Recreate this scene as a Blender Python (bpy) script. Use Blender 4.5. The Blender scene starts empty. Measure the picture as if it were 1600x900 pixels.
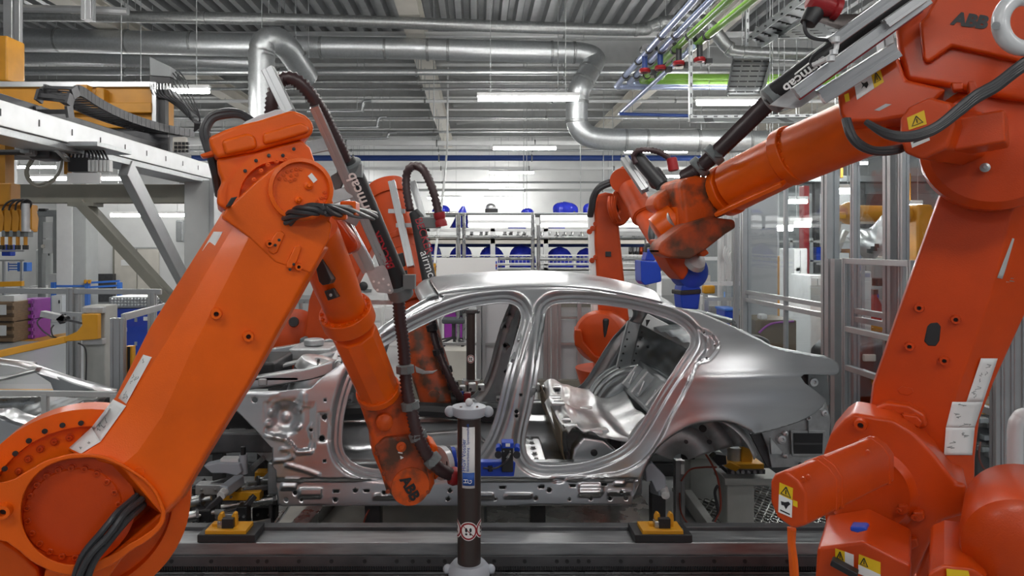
import bpy, math, random
import numpy as np
from mathutils import Vector, Matrix, geometry
random.seed(7)
scene = bpy.context.scene
COL = scene.collection
PI = math.pi
V = Vector

# ---------------------------------------------------------------- camera
F, CX, CY, CH = 1100.0, 745.0, 384.0, 1.9          # focal length and vanishing point in pixels of 1600x900, eye height
cam_data = bpy.data.cameras.new('camera')
cam_data.sensor_fit = 'HORIZONTAL'; cam_data.sensor_width = 36
cam_data.lens = 36 * F / 1600
cam_data.shift_x = (800 - CX) / 1600
cam_data.shift_y = (CY - 450) / 1600
cam_data.clip_start = 0.05; cam_data.clip_end = 300
cam = bpy.data.objects.new('camera', cam_data)
cam.location = (0, 0, CH); cam.rotation_euler = (PI / 2, 0, 0)
COL.objects.link(cam); scene.camera = cam

# ---------------------------------------------------------------- world, exposure
w = bpy.data.worlds.new('world'); scene.world = w; w.use_nodes = True
w.node_tree.nodes['Background'].inputs[0].default_value = (0.86, 0.92, 1.0, 1)
w.node_tree.nodes['Background'].inputs[1].default_value = 0.32
scene.view_settings.view_transform = 'Standard'
scene.view_settings.look = 'None'
scene.view_settings.exposure = -0.56
scene.view_settings.gamma = 1.0
scene.view_settings.use_curve_mapping = False
LAMP = 118.0                                          # emission of the fluorescent tubes of the hall
scene.cycles.use_denoising = True
scene.cycles.max_bounces = 6
scene.cycles.sample_clamp_indirect = 6.0

# ---------------------------------------------------------------- materials
MATS = {}
def mat(name, col, rough=0.5, metal=0.0, var=0.0, vscale=6.0, bump=0.0, bscale=60.0, col2=None, thr=(0.45, 0.65),
        stretch=None, emit=0.0, spec=None, coat=0.0, alpha=None, rvar=0.0, voro=False):
    m = bpy.data.materials.new(name); m.use_nodes = True
    nt = m.node_tree; N = nt.nodes; L = nt.links
    b = N['Principled BSDF']
    c = tuple(col) + (1,)
    b.inputs['Base Color'].default_value = c
    b.inputs['Roughness'].default_value = rough
    b.inputs['Metallic'].default_value = metal
    if spec is not None: b.inputs['Specular IOR Level'].default_value = spec
    if coat: b.inputs['Coat Weight'].default_value = coat; b.inputs['Coat Roughness'].default_value = 0.15
    if emit: b.inputs['Emission Color'].default_value = c; b.inputs['Emission Strength'].default_value = emit
    if alpha is not None: b.inputs['Alpha'].default_value = alpha
    tc = None
    def coords(sc):
        nonlocal tc
        if tc is None: tc = N.new('ShaderNodeTexCoord')
        mp = N.new('ShaderNodeMapping'); L.new(tc.outputs['Object'], mp.inputs[0])
        if stretch: mp.inputs['Scale'].default_value = stretch
        return mp.outputs[0]
    if var or col2 or rvar:
        if voro:
            nz = N.new('ShaderNodeTexVoronoi'); nz.inputs['Scale'].default_value = vscale
            out = nz.outputs['Color']
        else:
            nz = N.new('ShaderNodeTexNoise'); nz.inputs['Scale'].default_value = vscale; nz.inputs['Detail'].default_value = 5
            out = nz.outputs['Fac']
        L.new(coords(vscale), nz.inputs['Vector'])
        rp = N.new('ShaderNodeValToRGB')
        if col2:
            rp.color_ramp.elements[0].position = thr[0]; rp.color_ramp.elements[1].position = thr[1]
            rp.color_ramp.elements[0].color = c; rp.color_ramp.elements[1].color = tuple(col2) + (1,)
        else:
            rp.color_ramp.elements[0].position = 0.3; rp.color_ramp.elements[1].position = 0.7
            rp.color_ramp.elements[0].color = tuple(x * (1 - var) for x in col) + (1,)
            rp.color_ramp.elements[1].color = tuple(min(1, x * (1 + var)) for x in col) + (1,)
        L.new(out, rp.inputs[0])
        if var or col2: L.new(rp.outputs[0], b.inputs['Base Color'])
        if rvar:
            mr = N.new('ShaderNodeMapRange'); L.new(out, mr.inputs[0])
            mr.inputs[1].default_value = 0.3; mr.inputs[2].default_value = 0.7
            mr.inputs[3].default_value = rough - rvar; mr.inputs[4].default_value = rough + rvar
            L.new(mr.outputs[0], b.inputs['Roughness'])
    if bump:
        nz = N.new('ShaderNodeTexNoise'); nz.inputs['Scale'].default_value = bscale; nz.inputs['Detail'].default_value = 2
        L.new(coords(bscale), nz.inputs['Vector'])
        bp = N.new('ShaderNodeBump'); bp.inputs['Strength'].default_value = bump; bp.inputs['Distance'].default_value = 0.004
        L.new(nz.outputs['Fac'], bp.inputs['Height']); L.new(bp.outputs[0], b.inputs['Normal'])
    MATS[name] = m
    return m

mat('orange', (0.84, 0.122, 0.002), 0.34, var=0.10, vscale=5, bump=0.12, bscale=260, spec=0.35, coat=0.14)
mat('orange_red', (0.58, 0.058, 0.003), 0.34, var=0.12, vscale=5, bump=0.10, bscale=240, spec=0.35, coat=0.14)
mat('orange_old', (0.52, 0.060, 0.006), 0.42, var=0.16, vscale=4, bump=0.08, bscale=200, spec=0.35)
mat('orange_worn', (0.70, 0.095, 0.004), 0.46, col2=(0.12, 0.045, 0.020), thr=(0.46, 0.62), vscale=9, bump=0.2, bscale=90)
mat('orange_worn_dark', (0.50, 0.075, 0.014), 0.5, col2=(0.10, 0.042, 0.022), thr=(0.40, 0.60), vscale=10, bump=0.2, bscale=90)
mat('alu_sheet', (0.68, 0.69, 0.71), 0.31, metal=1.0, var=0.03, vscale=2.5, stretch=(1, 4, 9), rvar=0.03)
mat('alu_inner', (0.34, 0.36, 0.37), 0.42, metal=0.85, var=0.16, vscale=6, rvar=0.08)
mat('alu_bright', (0.74, 0.75, 0.76), 0.38, metal=1.0, var=0.12, vscale=14, rvar=0.08)
mat('alu_cast', (0.52, 0.53, 0.54), 0.5, metal=0.8, var=0.12, vscale=20)
mat('alu_profile', (0.52, 0.53, 0.54), 0.38, metal=0.85, var=0.05, vscale=8)
mat('steel', (0.50, 0.51, 0.51), 0.30, metal=1.0, var=0.12, vscale=12, rvar=0.08)
mat('galv', (0.48, 0.50, 0.51), 0.42, metal=0.9, var=0.05, vscale=40, voro=True, rvar=0.03)
mat('galv_dark', (0.30, 0.31, 0.31), 0.42, metal=0.85, var=0.08, vscale=30, voro=True)
mat('deck', (0.46, 0.47, 0.48), 0.38, metal=0.7, var=0.1, vscale=3)
mat('beam_grey', (0.46, 0.47, 0.47), 0.55, var=0.06)
mat('cream', (0.66, 0.63, 0.57), 0.6, var=0.06, vscale=3)
mat('white_paint', (0.74, 0.75, 0.75), 0.5, var=0.04, vscale=4)
mat('wall_white', (0.72, 0.73, 0.73), 0.7, var=0.04, vscale=2)
mat('light_grey', (0.46, 0.48, 0.48), 0.5, var=0.05, vscale=4)
mat('mid_grey', (0.27, 0.285, 0.29), 0.5, var=0.07, vscale=5)
mat('olive_grey', (0.24, 0.235, 0.20), 0.55, var=0.08, vscale=5)
mat('pedestal', (0.42, 0.43, 0.41), 0.5, var=0.08, vscale=8)
mat('dark_steel', (0.10, 0.10, 0.105), 0.42, metal=0.6, var=0.2, vscale=9)
mat('rail_steel', (0.34, 0.35, 0.36), 0.42, metal=0.9, var=0.25, vscale=5, stretch=(1, 6, 6), rvar=0.1)
mat('black', (0.018, 0.018, 0.020), 0.45, var=0.1)
mat('black_gloss', (0.022, 0.022, 0.026), 0.25)
mat('rubber', (0.040, 0.041, 0.045), 0.42)
mat('hose', (0.050, 0.026, 0.028), 0.36)
mat('bronze', (0.060, 0.048, 0.045), 0.35, metal=0.4)
mat('clamp_grey', (0.16, 0.18, 0.185), 0.5)
mat('plastic_grey', (0.42, 0.45, 0.50), 0.4)
mat('red', (0.30, 0.010, 0.014), 0.4)
mat('red_print', (0.40, 0.02, 0.035), 0.5)
mat('blue', (0.010, 0.055, 0.46), 0.32, var=0.1)
mat('blue_print', (0.02, 0.10, 0.42), 0.5)
mat('blue_cover', (0.022, 0.035, 0.46), 0.22, var=0.25, vscale=8, bump=0.6, bscale=9)
mat('blue_frame', (0.05, 0.18, 0.62), 0.4)
mat('blue_pipe', (0.02, 0.05, 0.20), 0.35)
mat('blue_silver', (0.36, 0.42, 0.60), 0.3, metal=0.5)
mat('green_pipe', (0.20, 0.40, 0.06), 0.3, var=0.06)
mat('yellow', (0.66, 0.31, 0.012), 0.4, var=0.08)
mat('yellow_old', (0.50, 0.22, 0.012), 0.45, var=0.12)
mat('yellow_sign', (0.85, 0.55, 0.01), 0.4)
mat('white_print', (0.88, 0.88, 0.87), 0.5)
mat('paper', (0.84, 0.85, 0.85), 0.55, var=0.03)
mat('cap_white', (0.66, 0.68, 0.70), 0.2, coat=0.4)
mat('purple', (0.30, 0.035, 0.36), 0.45, var=0.1)
mat('wood', (0.22, 0.13, 0.06), 0.6, var=0.25, vscale=9, stretch=(1, 1, 8))
mat('brown_pad', (0.16, 0.12, 0.07), 0.6, var=0.2)
mat('floor_paint', (0.33, 0.34, 0.345), 0.34, var=0.07, vscale=0.8, rvar=0.06)
mat('plate', (0.42, 0.41, 0.39), 0.26, metal=0.8, var=0.2, vscale=7, rvar=0.1)
mat('concrete', (0.58, 0.56, 0.52), 0.5, var=0.2, vscale=3, rvar=0.1)
mat('tube_light', (1.0, 0.985, 0.95), 0.4, emit=LAMP)
mat('shelf_light', (1.0, 0.99, 0.97), 0.4, emit=2.2)
mat('panel_grey', (0.50, 0.51, 0.53), 0.5, var=0.05, vscale=2)
mat('screen', (0.25, 0.45, 0.85), 0.4, emit=0.5)
mat('led_green', (0.1, 0.9, 0.25), 0.4, emit=3)
mat('cable_red', (0.28, 0.05, 0.03), 0.5)
mat('skin_seat', (0.08, 0.09, 0.10), 0.7)

def glass_mat(name, tint, rough, trans):
    m = bpy.data.materials.new(name); m.use_nodes = True
    nt = m.node_tree; nt.nodes.clear()
    o = nt.nodes.new('ShaderNodeOutputMaterial'); mx = nt.nodes.new('ShaderNodeMixShader')
    t = nt.nodes.new('ShaderNodeBsdfTransparent'); t.inputs[0].default_value = tuple(tint) + (1,)
    g = nt.nodes.new('ShaderNodeBsdfGlossy'); g.inputs[0].default_value = (1, 1, 1, 1); g.inputs[1].default_value = rough
    nz = nt.nodes.new('ShaderNodeTexNoise'); nz.inputs['Scale'].default_value = 1.6
    bp = nt.nodes.new('ShaderNodeBump'); bp.inputs['Strength'].default_value = 0.25; bp.inputs['Distance'].default_value = 0.03
    nt.links.new(nz.outputs['Fac'], bp.inputs['Height']); nt.links.new(bp.outputs[0], g.inputs['Normal'])
    mx.inputs[0].default_value = trans
    nt.links.new(t.outputs[0], mx.inputs[1]); nt.links.new(g.outputs[0], mx.inputs[2]); nt.links.new(mx.outputs[0], o.inputs[0])
    MATS[name] = m
glass_mat('acrylic', (0.90, 0.93, 0.94), 0.02, 0.08)
glass_mat('acrylic_clear', (0.95, 0.96, 0.97), 0.02, 0.03)

from mathutils.bvhtree import BVHTree
# ---------------------------------------------------------------- geometry helpers
def P(x, y, Y):
    """a point seen at pixel (x, y), standing Y metres into the hall"""
    return V(((x - CX) / F * Y, Y, CH - (y - CY) / F * Y))
def px(n, Y): return n / F * Y                      # a length of n pixels at depth Y, in metres

def spline(pts, n=8):
    pts = [V(p) for p in pts]; out = []
    for i in range(len(pts) - 1):
        p0 = pts[max(i - 1, 0)]; p1 = pts[i]; p2 = pts[i + 1]; p3 = pts[min(i + 2, len(pts) - 1)]
        for k in range(n):
            t = k / n
            out.append(0.5 * ((2 * p1) + (p2 - p0) * t + (2 * p0 - 5 * p1 + 4 * p2 - p3) * t * t + (3 * p1 - p0 - 3 * p2 + p3) * t ** 3))
    out.append(pts[-1]); return out

def resample(pts, step):
    L = [0]
    for a, b in zip(pts, pts[1:]): L.append(L[-1] + (b - a).length)
    n = max(2, int(L[-1] / step)); out = []; j = 0
    for i in range(n + 1):
        s = L[-1] * i / n
        while j < len(L) - 2 and L[j + 1] < s: j += 1
        t = (s - L[j]) / max(1e-9, L[j + 1] - L[j])
        out.append(pts[j].lerp(pts[j + 1], min(1, t)))
    return out

def basis(d, up=None):
    d = V(d).normalized()
    u = V(up) if up is not None else (V((0, 0, 1)) if abs(d.z) < 0.9 else V((1, 0, 0)))
    x = u.cross(d)
    if x.length < 1e-6: x = V((1, 0, 0)).cross(d)
    x.normalize(); y = d.cross(x)
    return x, y, d

def rotmat(x, y, z):
    return Matrix((x, y, z)).transposed()

class MB:
    def __init__(s): s.v = []; s.f = []
    def add(s, vs, fs):
        o = len(s.v); s.v += [tuple(p) for p in vs]; s.f += [tuple(i + o for i in f) for f in fs]; return s
    def box(s, c, size, R=None):
        c = V(c); h = [x / 2 for x in size]; vs = []
        for z in (-1, 1):
            for y in (-1, 1):
                for x in (-1, 1):
                    p = V((x * h[0], y * h[1], z * h[2]))
                    vs.append(c + (R @ p if R else p))
        return s.add(vs, [(0, 2, 3, 1), (4, 5, 7, 6), (0, 1, 5, 4), (2, 6, 7, 3), (0, 4, 6, 2), (1, 3, 7, 5)])
    def ab(s, lo, hi):
        lo = V(lo); hi = V(hi)
        return s.box((lo + hi) / 2, [abs(x) for x in (hi - lo)])
    def bar(s, a, b, w, h, up=None):
        a = V(a); b = V(b); x, y, d = basis(b - a, up)
        return s.box((a + b) / 2, (w, h, (b - a).length), rotmat(x, y, d))
    def loft(s, rings, cap=True):
        n = len(rings[0]); vs = [p for r in rings for p in r]; fs = []
        for i in range(len(rings) - 1):
            for k in range(n):
                a = i * n + k; b = i * n + (k + 1) % n
                fs.append((a, b, b + n, a + n))
        if cap:
            fs.append(tuple(reversed(range(n)))); m = (len(rings) - 1) * n
            fs.append(tuple(range(m, m + n)))
        return s.add(vs, fs)
    def tube(s, pts, r, n=8, cap=True):
        pts = [V(p) for p in pts]
        d0 = (pts[1] - pts[0]).normalized(); x, y, _ = basis(d0); rings = []
        for i, p in enumerate(pts):
            a = pts[max(i - 1, 0)]; b = pts[min(i + 1, len(pts) - 1)]
            d = (b - a).normalized()
            if i:
                x = (x - d * x.dot(d)).normalized(); y = d.cross(x)
            rr = r[i] if isinstance(r, (list, tuple)) else r
            rings.append([p + (x * math.cos(2 * PI * k / n) + y * math.sin(2 * PI * k / n)) * rr for k in range(n)])
        return s.loft(rings, cap)
    def cyl(s, a, b, r, r2=None, n=20):
        return s.tube([a, b], [r, r if r2 is None else r2], n)
    def lathe(s, prof, o, axis, n=24, cap=True):
        o = V(o); x, y, d = basis(axis); rings = []
        for r, h in prof:
            rings.append([o + d * h + (x * math.cos(2 * PI * k / n) + y * math.sin(2 * PI * k / n)) * max(r, 1e-5) for k in range(n)])
        return s.loft(rings, cap)
    def prism(s, poly, vec):
        vec = V(vec); n = len(poly); a = [V(p) for p in poly]
        nrm = V((0, 0, 0))
        for i in range(n):
            p, q = a[i], a[(i + 1) % n]; nrm += p.cross(q)
        if nrm.dot(vec) > 0: a.reverse()
        vs = a + [p + vec for p in a]
        fs = [tuple(range(n)), tuple(reversed(range(n, 2 * n)))]
        for i in range(n):
            j = (i + 1) % n; fs.append((j, i, i + n, j + n))
        return s.add(vs, fs)
    def sphere(s, c, r, nu=16, nv=10, sc=(1, 1, 1)):
        c = V(c); rings = []
        for j in range(nv + 1):
            t = PI * j / nv; rr = max(math.sin(t), 1e-4)
            rings.append([c + V((math.cos(2 * PI * k / nu) * rr * r * sc[0], math.sin(2 * PI * k / nu) * rr * r * sc[1], -math.cos(t) * r * sc[2])) for k in range(nu)])
        return s.loft(rings, True)
    def grid(s, fn, nu, nv):
        vs = [fn(i / nu, j / nv) for j in range(nv + 1) for i in range(nu + 1)]
        fs = [(j * (nu + 1) + i, j * (nu + 1) + i + 1, (j + 1) * (nu + 1) + i + 1, (j + 1) * (nu + 1) + i) for j in range(nv) for i in range(nu)]
        return s.add(vs, fs)
    def build(s, name, m, parent=None, bevel=0.0, seg=2, angle=35, solid=0.0, flip=False, **tags):
        W = wloc(parent) if parent is not None else V((0, 0, 0))
        if parent is None:
            arr = np.array(s.v); W = V(((arr[:, 0].min() + arr[:, 0].max()) / 2, (arr[:, 1].min() + arr[:, 1].max()) / 2, arr[:, 2].min()))
        me = bpy.data.meshes.new(name)
        me.from_pydata([(p[0] - W[0], p[1] - W[1], p[2] - W[2]) for p in s.v], [], s.f)
        me.materials.append(MATS[m] if isinstance(m, str) else m)
        finish(me, angle)
        return link(name, me, parent, W if parent is None else None, bevel, seg, solid, tags)

def finish(me, angle=35):
    me.polygons.foreach_set('use_smooth', [True] * len(me.polygons))
    me.set_sharp_from_angle(angle=math.radians(angle)); me.update()

WL = {}
def wloc(o): return WL[o.name]
def link(name, me, parent, loc, bevel=0.0, seg=2, solid=0.0, tags=None):
    o = bpy.data.objects.new(name, me); COL.objects.link(o)
    if parent is not None:
        o.parent = parent; WL[o.name] = wloc(parent).copy()
    else:
        o.location = loc; WL[o.name] = V(loc)
    if solid:
        md = o.modifiers.new('thickness', 'SOLIDIFY'); md.thickness = solid; md.offset = 0
    if bevel:
        md = o.modifiers.new('bevel', 'BEVEL'); md.width = bevel; md.segments = seg
        md.limit_method = 'ANGLE'; md.angle_limit = math.radians(38); md.harden_normals = True
    for k, v in (tags or {}).items():
        if v is not None: o[{'cat': 'category'}.get(k, k)] = v
    return o

def thing(name, label, cat, loc, group=None):
    o = bpy.data.objects.new(name, None); COL.objects.link(o); o.empty_display_size = 0.1
    o.location = V(loc); o['label'] = label; o['category'] = cat
    if group: o['group'] = group
    WL[o.name] = V(loc); return o

SHARED = {}
def shared(key, fn, m, angle=35):
    """one mesh, used by all alike pieces"""
    if key not in SHARED:
        b = MB(); fn(b); me = bpy.data.meshes.new(key)
        me.from_pydata([tuple(p) for p in b.v], [], b.f); me.materials.append(MATS[m]); finish(me, angle); SHARED[key] = me
    return SHARED[key]
def put(name, me, parent, loc, axis=None, sc=1.0, rot=None, up=None, tags=None, bevel=0):
    """an object with shared mesh data at a world place, its local Z along axis"""
    o = bpy.data.objects.new(name, me); COL.objects.link(o)
    loc = V(loc); o.location = loc
    if parent is not None:
        o.parent = parent; o.location = loc - wloc(parent)
    WL[o.name] = loc
    if axis is not None:
        x, y, d = basis(axis, up); o.rotation_euler = rotmat(x, y, d).to_euler()
    if rot is not None: o.rotation_euler = rot
    o.scale = (sc, sc, sc) if not isinstance(sc, (tuple, list)) else sc
    if bevel:
        md = o.modifiers.new('bevel', 'BEVEL'); md.width = bevel; md.segments = 1
        md.limit_method = 'ANGLE'; md.angle_limit = math.radians(38)
    for k, v in (tags or {}).items():
        if v is not None: o[{'cat': 'category'}.get(k, k)] = v
    return o

ORD = ['first', 'second', 'third', 'fourth', 'fifth', 'sixth', 'seventh', 'eighth', 'ninth', 'tenth', 'eleventh', 'twelfth', 'thirteenth', 'fourteenth', 'fifteenth', 'sixteenth']
def bolt_shape(b):
    b.lathe([(1.5, 0), (1.5, 0.18), (1.0, 0.2), (1.0, 1.0), (0.85, 1.12), (0.5, 1.12), (0.5, 0.5), (0.0, 0.5)], (0, 0, 0), (0, 0, 1), 12)
def bolt(parent, loc, axis, r, m='orange'):
    return put('bolt', shared('bolt_' + m, bolt_shape, m), parent, loc, axis, r)

def copy_tree(o, off, parent=None):
    c = o.copy(); COL.objects.link(c); c.parent = parent
    if parent is None: c.location = V(o.location) + V(off)
    WL[c.name] = wloc(o) + V(off)
    for ch in list(o.children): copy_tree(ch, off, c)
    return c

def text(name, body, o, xdir, ydir, size, m, parent, depth=0.0006, align='LEFT', bold=0.0, **tags):
    cu = bpy.data.curves.new(name, 'FONT'); cu.body = body; cu.size = size; cu.extrude = depth; cu.align_x = align
    cu.offset = bold; cu.resolution_u = 3
    tmp = bpy.data.objects.new(name + '_tmp', cu); COL.objects.link(tmp)
    dg = bpy.context.evaluated_depsgraph_get()
    me = bpy.data.meshes.new_from_object(tmp.evaluated_get(dg)); bpy.data.objects.remove(tmp); bpy.data.curves.remove(cu)
    me.materials.clear(); me.materials.append(MATS[m])
    x = V(xdir).normalized(); y = V(ydir); y = (y - x * y.dot(x)).normalized(); z = x.cross(y)
    ob = bpy.data.objects.new(name, me); COL.objects.link(ob)
    ob.parent = parent; ob.location = V(o) - wloc(parent); ob.rotation_euler = rotmat(x, y, z).to_euler()
    WL[ob.name] = V(o)
    for k, v in tags.items(): ob[k] = v
    return ob

def hose_mesh(b, pts, r, pitch=0.014, n=14, amp=0.12):
    pts = resample(pts, pitch / 2)
    b.tube(pts, [r * (1 + (amp if i % 2 else -amp)) for i in range(len(pts))], n)

def bundle(name, parent, pts, n, R, r, m='rubber', turns=1.0):
    """cables laid side by side and twisted round each other"""
    path = spline(pts, 8); L = len(path); x, y, _ = basis(path[1] - path[0])
    for k in range(n):
        q = []
        for i, p in enumerate(path):
            d = (path[min(i + 1, L - 1)] - path[max(i - 1, 0)]).normalized(); xx = (x - d * x.dot(d)).normalized(); yy = d.cross(xx)
            a = 2 * PI * (k / n + turns * i / L); q.append(p + (xx * math.cos(a) + yy * math.sin(a)) * R)
        MB().tube(q, r, 8).build(name, m, parent)
def ring_at(b, c, axis, r, wd, th=0.008, n=20):
    b.lathe([(r, -wd / 2), (r + th, -wd / 2 * 0.8), (r + th, wd / 2 * 0.8), (r, wd / 2)], c, axis, n)

def profile_bar(b, a, c, w=0.08, up=None):
    """a slotted aluminium extrusion of width w"""
    a = V(a); c = V(c); x, y, d = basis(c - a, up); h = w / 2; g = w * 0.11; t = w * 0.12
    q = [(h, h)]; sec = []
    for k in range(4):
        cs, sn = math.cos(k * PI / 2), math.sin(k * PI / 2)
        for (p, r) in [(h, -h + 0.002), (h, -g), (h - t, -g), (h - t, g), (h, g), (h, h - 0.002)]:
            sec.append((p * cs - r * sn, p * sn + r * cs))
    b.loft([[p + x * s + y * t_ for s, t_ in sec] for p in (a, c)])
    return b
# ================================================================ the hall: floor, walls, roof deck, girders
def struct(b, name, m, **k): return b.build(name, m, None, kind='structure', **k)
FLOOR = struct(MB().ab((-15, -7, -.12), (15, 27, 0)), 'floor', 'floor_paint')
struct(MB().ab((-15, 27, 0), (15, 27.15, 7)), 'wall_back', 'wall_white')
struct(MB().ab((-15.15, -7, 0), (-15, 27, 7)), 'wall_left', 'wall_white')
struct(MB().ab((15, -7, 0), (15.15, 27, 7)), 'wall_right', 'wall_white')
b = MB(); ZR = 6.62
x = -15.0
prof = []
while x < 15:
    prof += [(x, 0), (x + .12, 0), (x + .16, .16), (x + .27, .16)]; x += .31
prof.append((15, 0))
n = len(prof)
b.add([V((p, -7, ZR + h)) for p, h in prof] + [V((p, 27, ZR + h)) for p, h in prof], [(i, i + 1, i + 1 + n, i + n) for i in range(n - 1)])
CEIL = b.build('ceiling', 'deck', None, kind='structure', angle=20)
struct(MB().ab((-15, -7, ZR + .19), (15, 27, ZR + .3)), 'roof_slab', 'mid_grey')

def i_beam(b, a, c, w, h, tf=.03):
    a = V(a); c = V(c); x, y, d = basis(c - a); up = V((0, 0, 1)); sd = up.cross(d).normalized()
    sec = [(-w / 2, 0), (w / 2, 0), (w / 2, tf), (.02, tf), (.02, h - tf), (w / 2, h - tf), (w / 2, h), (-w / 2, h), (-w / 2, h - tf), (-.02, h - tf), (-.02, tf), (-w / 2, tf)]
    b.loft([[p + sd * s + up * t for s, t in sec] for p in (a, c)])
k = 0
for i in range(7):
    y = 15.9 + i * 1.75
    bm = MB(); i_beam(bm, (-15, y, 5.98), (15, y, 5.98), .24, .58); struct(bm, 'trim_%d' % (i + 1), 'beam_grey')
for i, x in enumerate((-11.7, -6.4, -1.1, 4.2, 9.5)):
    bm = MB(); i_beam(bm, (x, 4, 5.66), (x, 27, 5.66), .34, .34); struct(bm, 'trim_%d' % (i + 11), 'cream')
for i, x in enumerate((-6.4, -1.1, 4.2)):          # stiffening diagonals and hanger plates between girder and roof
    for j in range(4):
        y = 14.4 + j * 3.1
        bm = MB(); bm.bar((x + .4, y, 6.0), (x + 2.4, y + 1.4, 6.5), .07, .07); struct(bm, 'trim_%d' % (20 + i * 4 + j), 'beam_grey')
# translucent cream roof strips between the girders
for i in range(6):
    y = 16.1 + i * 1.75
    for j, x0 in enumerate((-6.0, -.7, 4.6)):
        bm = MB(); bm.ab((x0, y + .25, 6.50), (x0 + 4.6, y + .95, 6.53)); rl = bm.build('roof_strip', 'cream', None, kind='structure')
        for q in range(16):
            put('strip_rib', shared('strip_rib', lambda b: b.ab((-.03, -.4, -.03), (.03, .4, 0)), 'mid_grey'), rl, V((x0 + .15 + q * .285, y + .6, 6.50)))

# ================================================================ ceiling lamps
def ceiling_lamp(x0, ln, y, z, label, group='fluorescent lamps under the roof', hang=True):
    t = thing('ceiling_lamp', label, 'lamp', (x0 + ln / 2, y, z), group)
    MB().ab((x0, y - .035, z + .045), (x0 + ln, y + .035, z + .10)).build('housing', 'white_paint', t, bevel=.01)
    MB().tube([(x0 + .02, y, z + .01), (x0 + ln - .02, y, z + .01)], .035, 10).build('tube', 'tube_light', t)
    if hang:
        for xx in (x0 + .2, x0 + ln - .2): MB().cyl((xx, y, z + .1), (xx, y, ZR + .02), .006, n=6).build('hanger', 'galv', t)
    return t
LR = [(0.0, 1.5, 10.3, 4.04, 'long lit fluorescent lamp left of the falling duct bend'), (3.2, 1.5, 10.3, 3.98, 'lit fluorescent lamp beside the slotted cable tray ladder'), (-5.4, 1.5, 10.3, 4.15, 'lit fluorescent lamp behind the yellow gantry carriage'),
      (.37, 1.5, 16.5, 4.17, 'lit fluorescent lamp, second in the row below the duct bend'), (3.45, 1.5, 16.5, 4.1, 'lit fluorescent lamp above the hooked hose of the far right robot'),
      (.42, 1.5, 23.5, 4.33, 'lit fluorescent lamp, third in the row below the duct bend'), (6.3, 1.4, 23.5, 4.2, 'small lit lamp left of the grey machine column'), (.45, 1.3, 25.8, 3.95, 'lit fluorescent lamp, fourth in the row below the duct bend'),
      (-1.8, 1.25, 25.5, 3.62, 'low lit lamp above the shelf near the hook hose'), (.25, 1.1, 25.5, 3.62, 'low lit lamp on the back wall above the clear dome'), (-4.6, 1.0, 26, 3.9, 'small lit lamp beside the left robot hose pack'), (7.0, 1.5, 12.5, 4.1, 'lit lamp behind the right fence, upper one'), (8.5, 1.5, 18, 4.0, 'lit lamp far behind the right fence'), (6.2, 1.5, 20, 3.9, 'lit lamp deep behind the acrylic fence'), (5.6, 1.5, 14.5, 3.5, 'low lit lamp shining through the acrylic fence')]
for a in LR: ceiling_lamp(*a)
for y, xs in ((7.6, (-4.6, -1.6, 1.4, 4.4)), (4.6, (-5.4, -2.2, 1.0, 4.2)), (-.6, (-5.4, -2.2, 1.0, 4.2)), (-5, (-4, 0, 4))):
    for i, x in enumerate(xs): ceiling_lamp(x, 1.5, y, 4.25 if y < 7 else 5.05, 'fluorescent lamp over the cell, %s from the left, row %s' % (ORD[i], {7.6: 'behind the car, unseen and added to brighten the background', 4.6: 'above the car', -.6: 'above the viewer', -5: 'behind the viewer'}[y]), 'lamps over the robot cell')  # the row behind the car is added out of view to brighten the background
for (x0, x1, y, Y, lb) in ((172, 290, 337, 17, 'long lit lamp on the white wall behind the grey braces'), (46, 104, 280, 14, 'lit lamp glimpsed under the gantry motor'), (20, 96, 262, 21, 'thin lit lamp left, just under the silver gantry beam'), (180, 252, 258, 21.5, 'thin lit lamp between the gantry braces'), (262, 330, 266, 22.5, 'thin lit lamp near the gantry column'), (4, 18, 277, 13, 'short lit lamp end at the left picture edge'), (158, 198, 280, 16, 'lit lamp glimpsed right of the valve block')):
    p = P(x0, y, Y); q = P(x1, y, Y); ceiling_lamp(p.x, q.x - p.x, Y, p.z, lb, 'low lamps on the left', True)

# ================================================================ ducts
def duct(label, pts, r, bands=(), m='galv', n=24, spiral=0, smooth=True, name='ventilation_duct'):
    path = spline(pts, 8) if smooth else [V(p) for p in pts]
    b = MB()
    if spiral:
        path = resample(path, spiral); b.tube(path, [r * (1 + (.06 if i % 2 else 0)) for i in range(len(path))], n)
    else: b.tube(path, r, n)
    t = thing(name, label, 'duct' if 'duct' in name else 'pipe', (sum((V(p) for p in pts), V()) / len(pts)))
    b.build('shell', m, t, angle=40)
    for c, ax in bands:
        bb = MB(); ring_at(bb, c, ax, r, .05, .012, n); bb.build('clamp_band', 'galv_dark', t)
    for q in (pts[len(pts) // 4], pts[-2]):
        if V(q).z > 4: MB().cyl(V(q), (V(q).x, V(q).y, ZR + .03), .008, n=6).build('hanger', 'galv', t)
    return t
Yd = 12.4
A, Bq = P(488, 74, Yd), P(915, 82, Yd)
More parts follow.
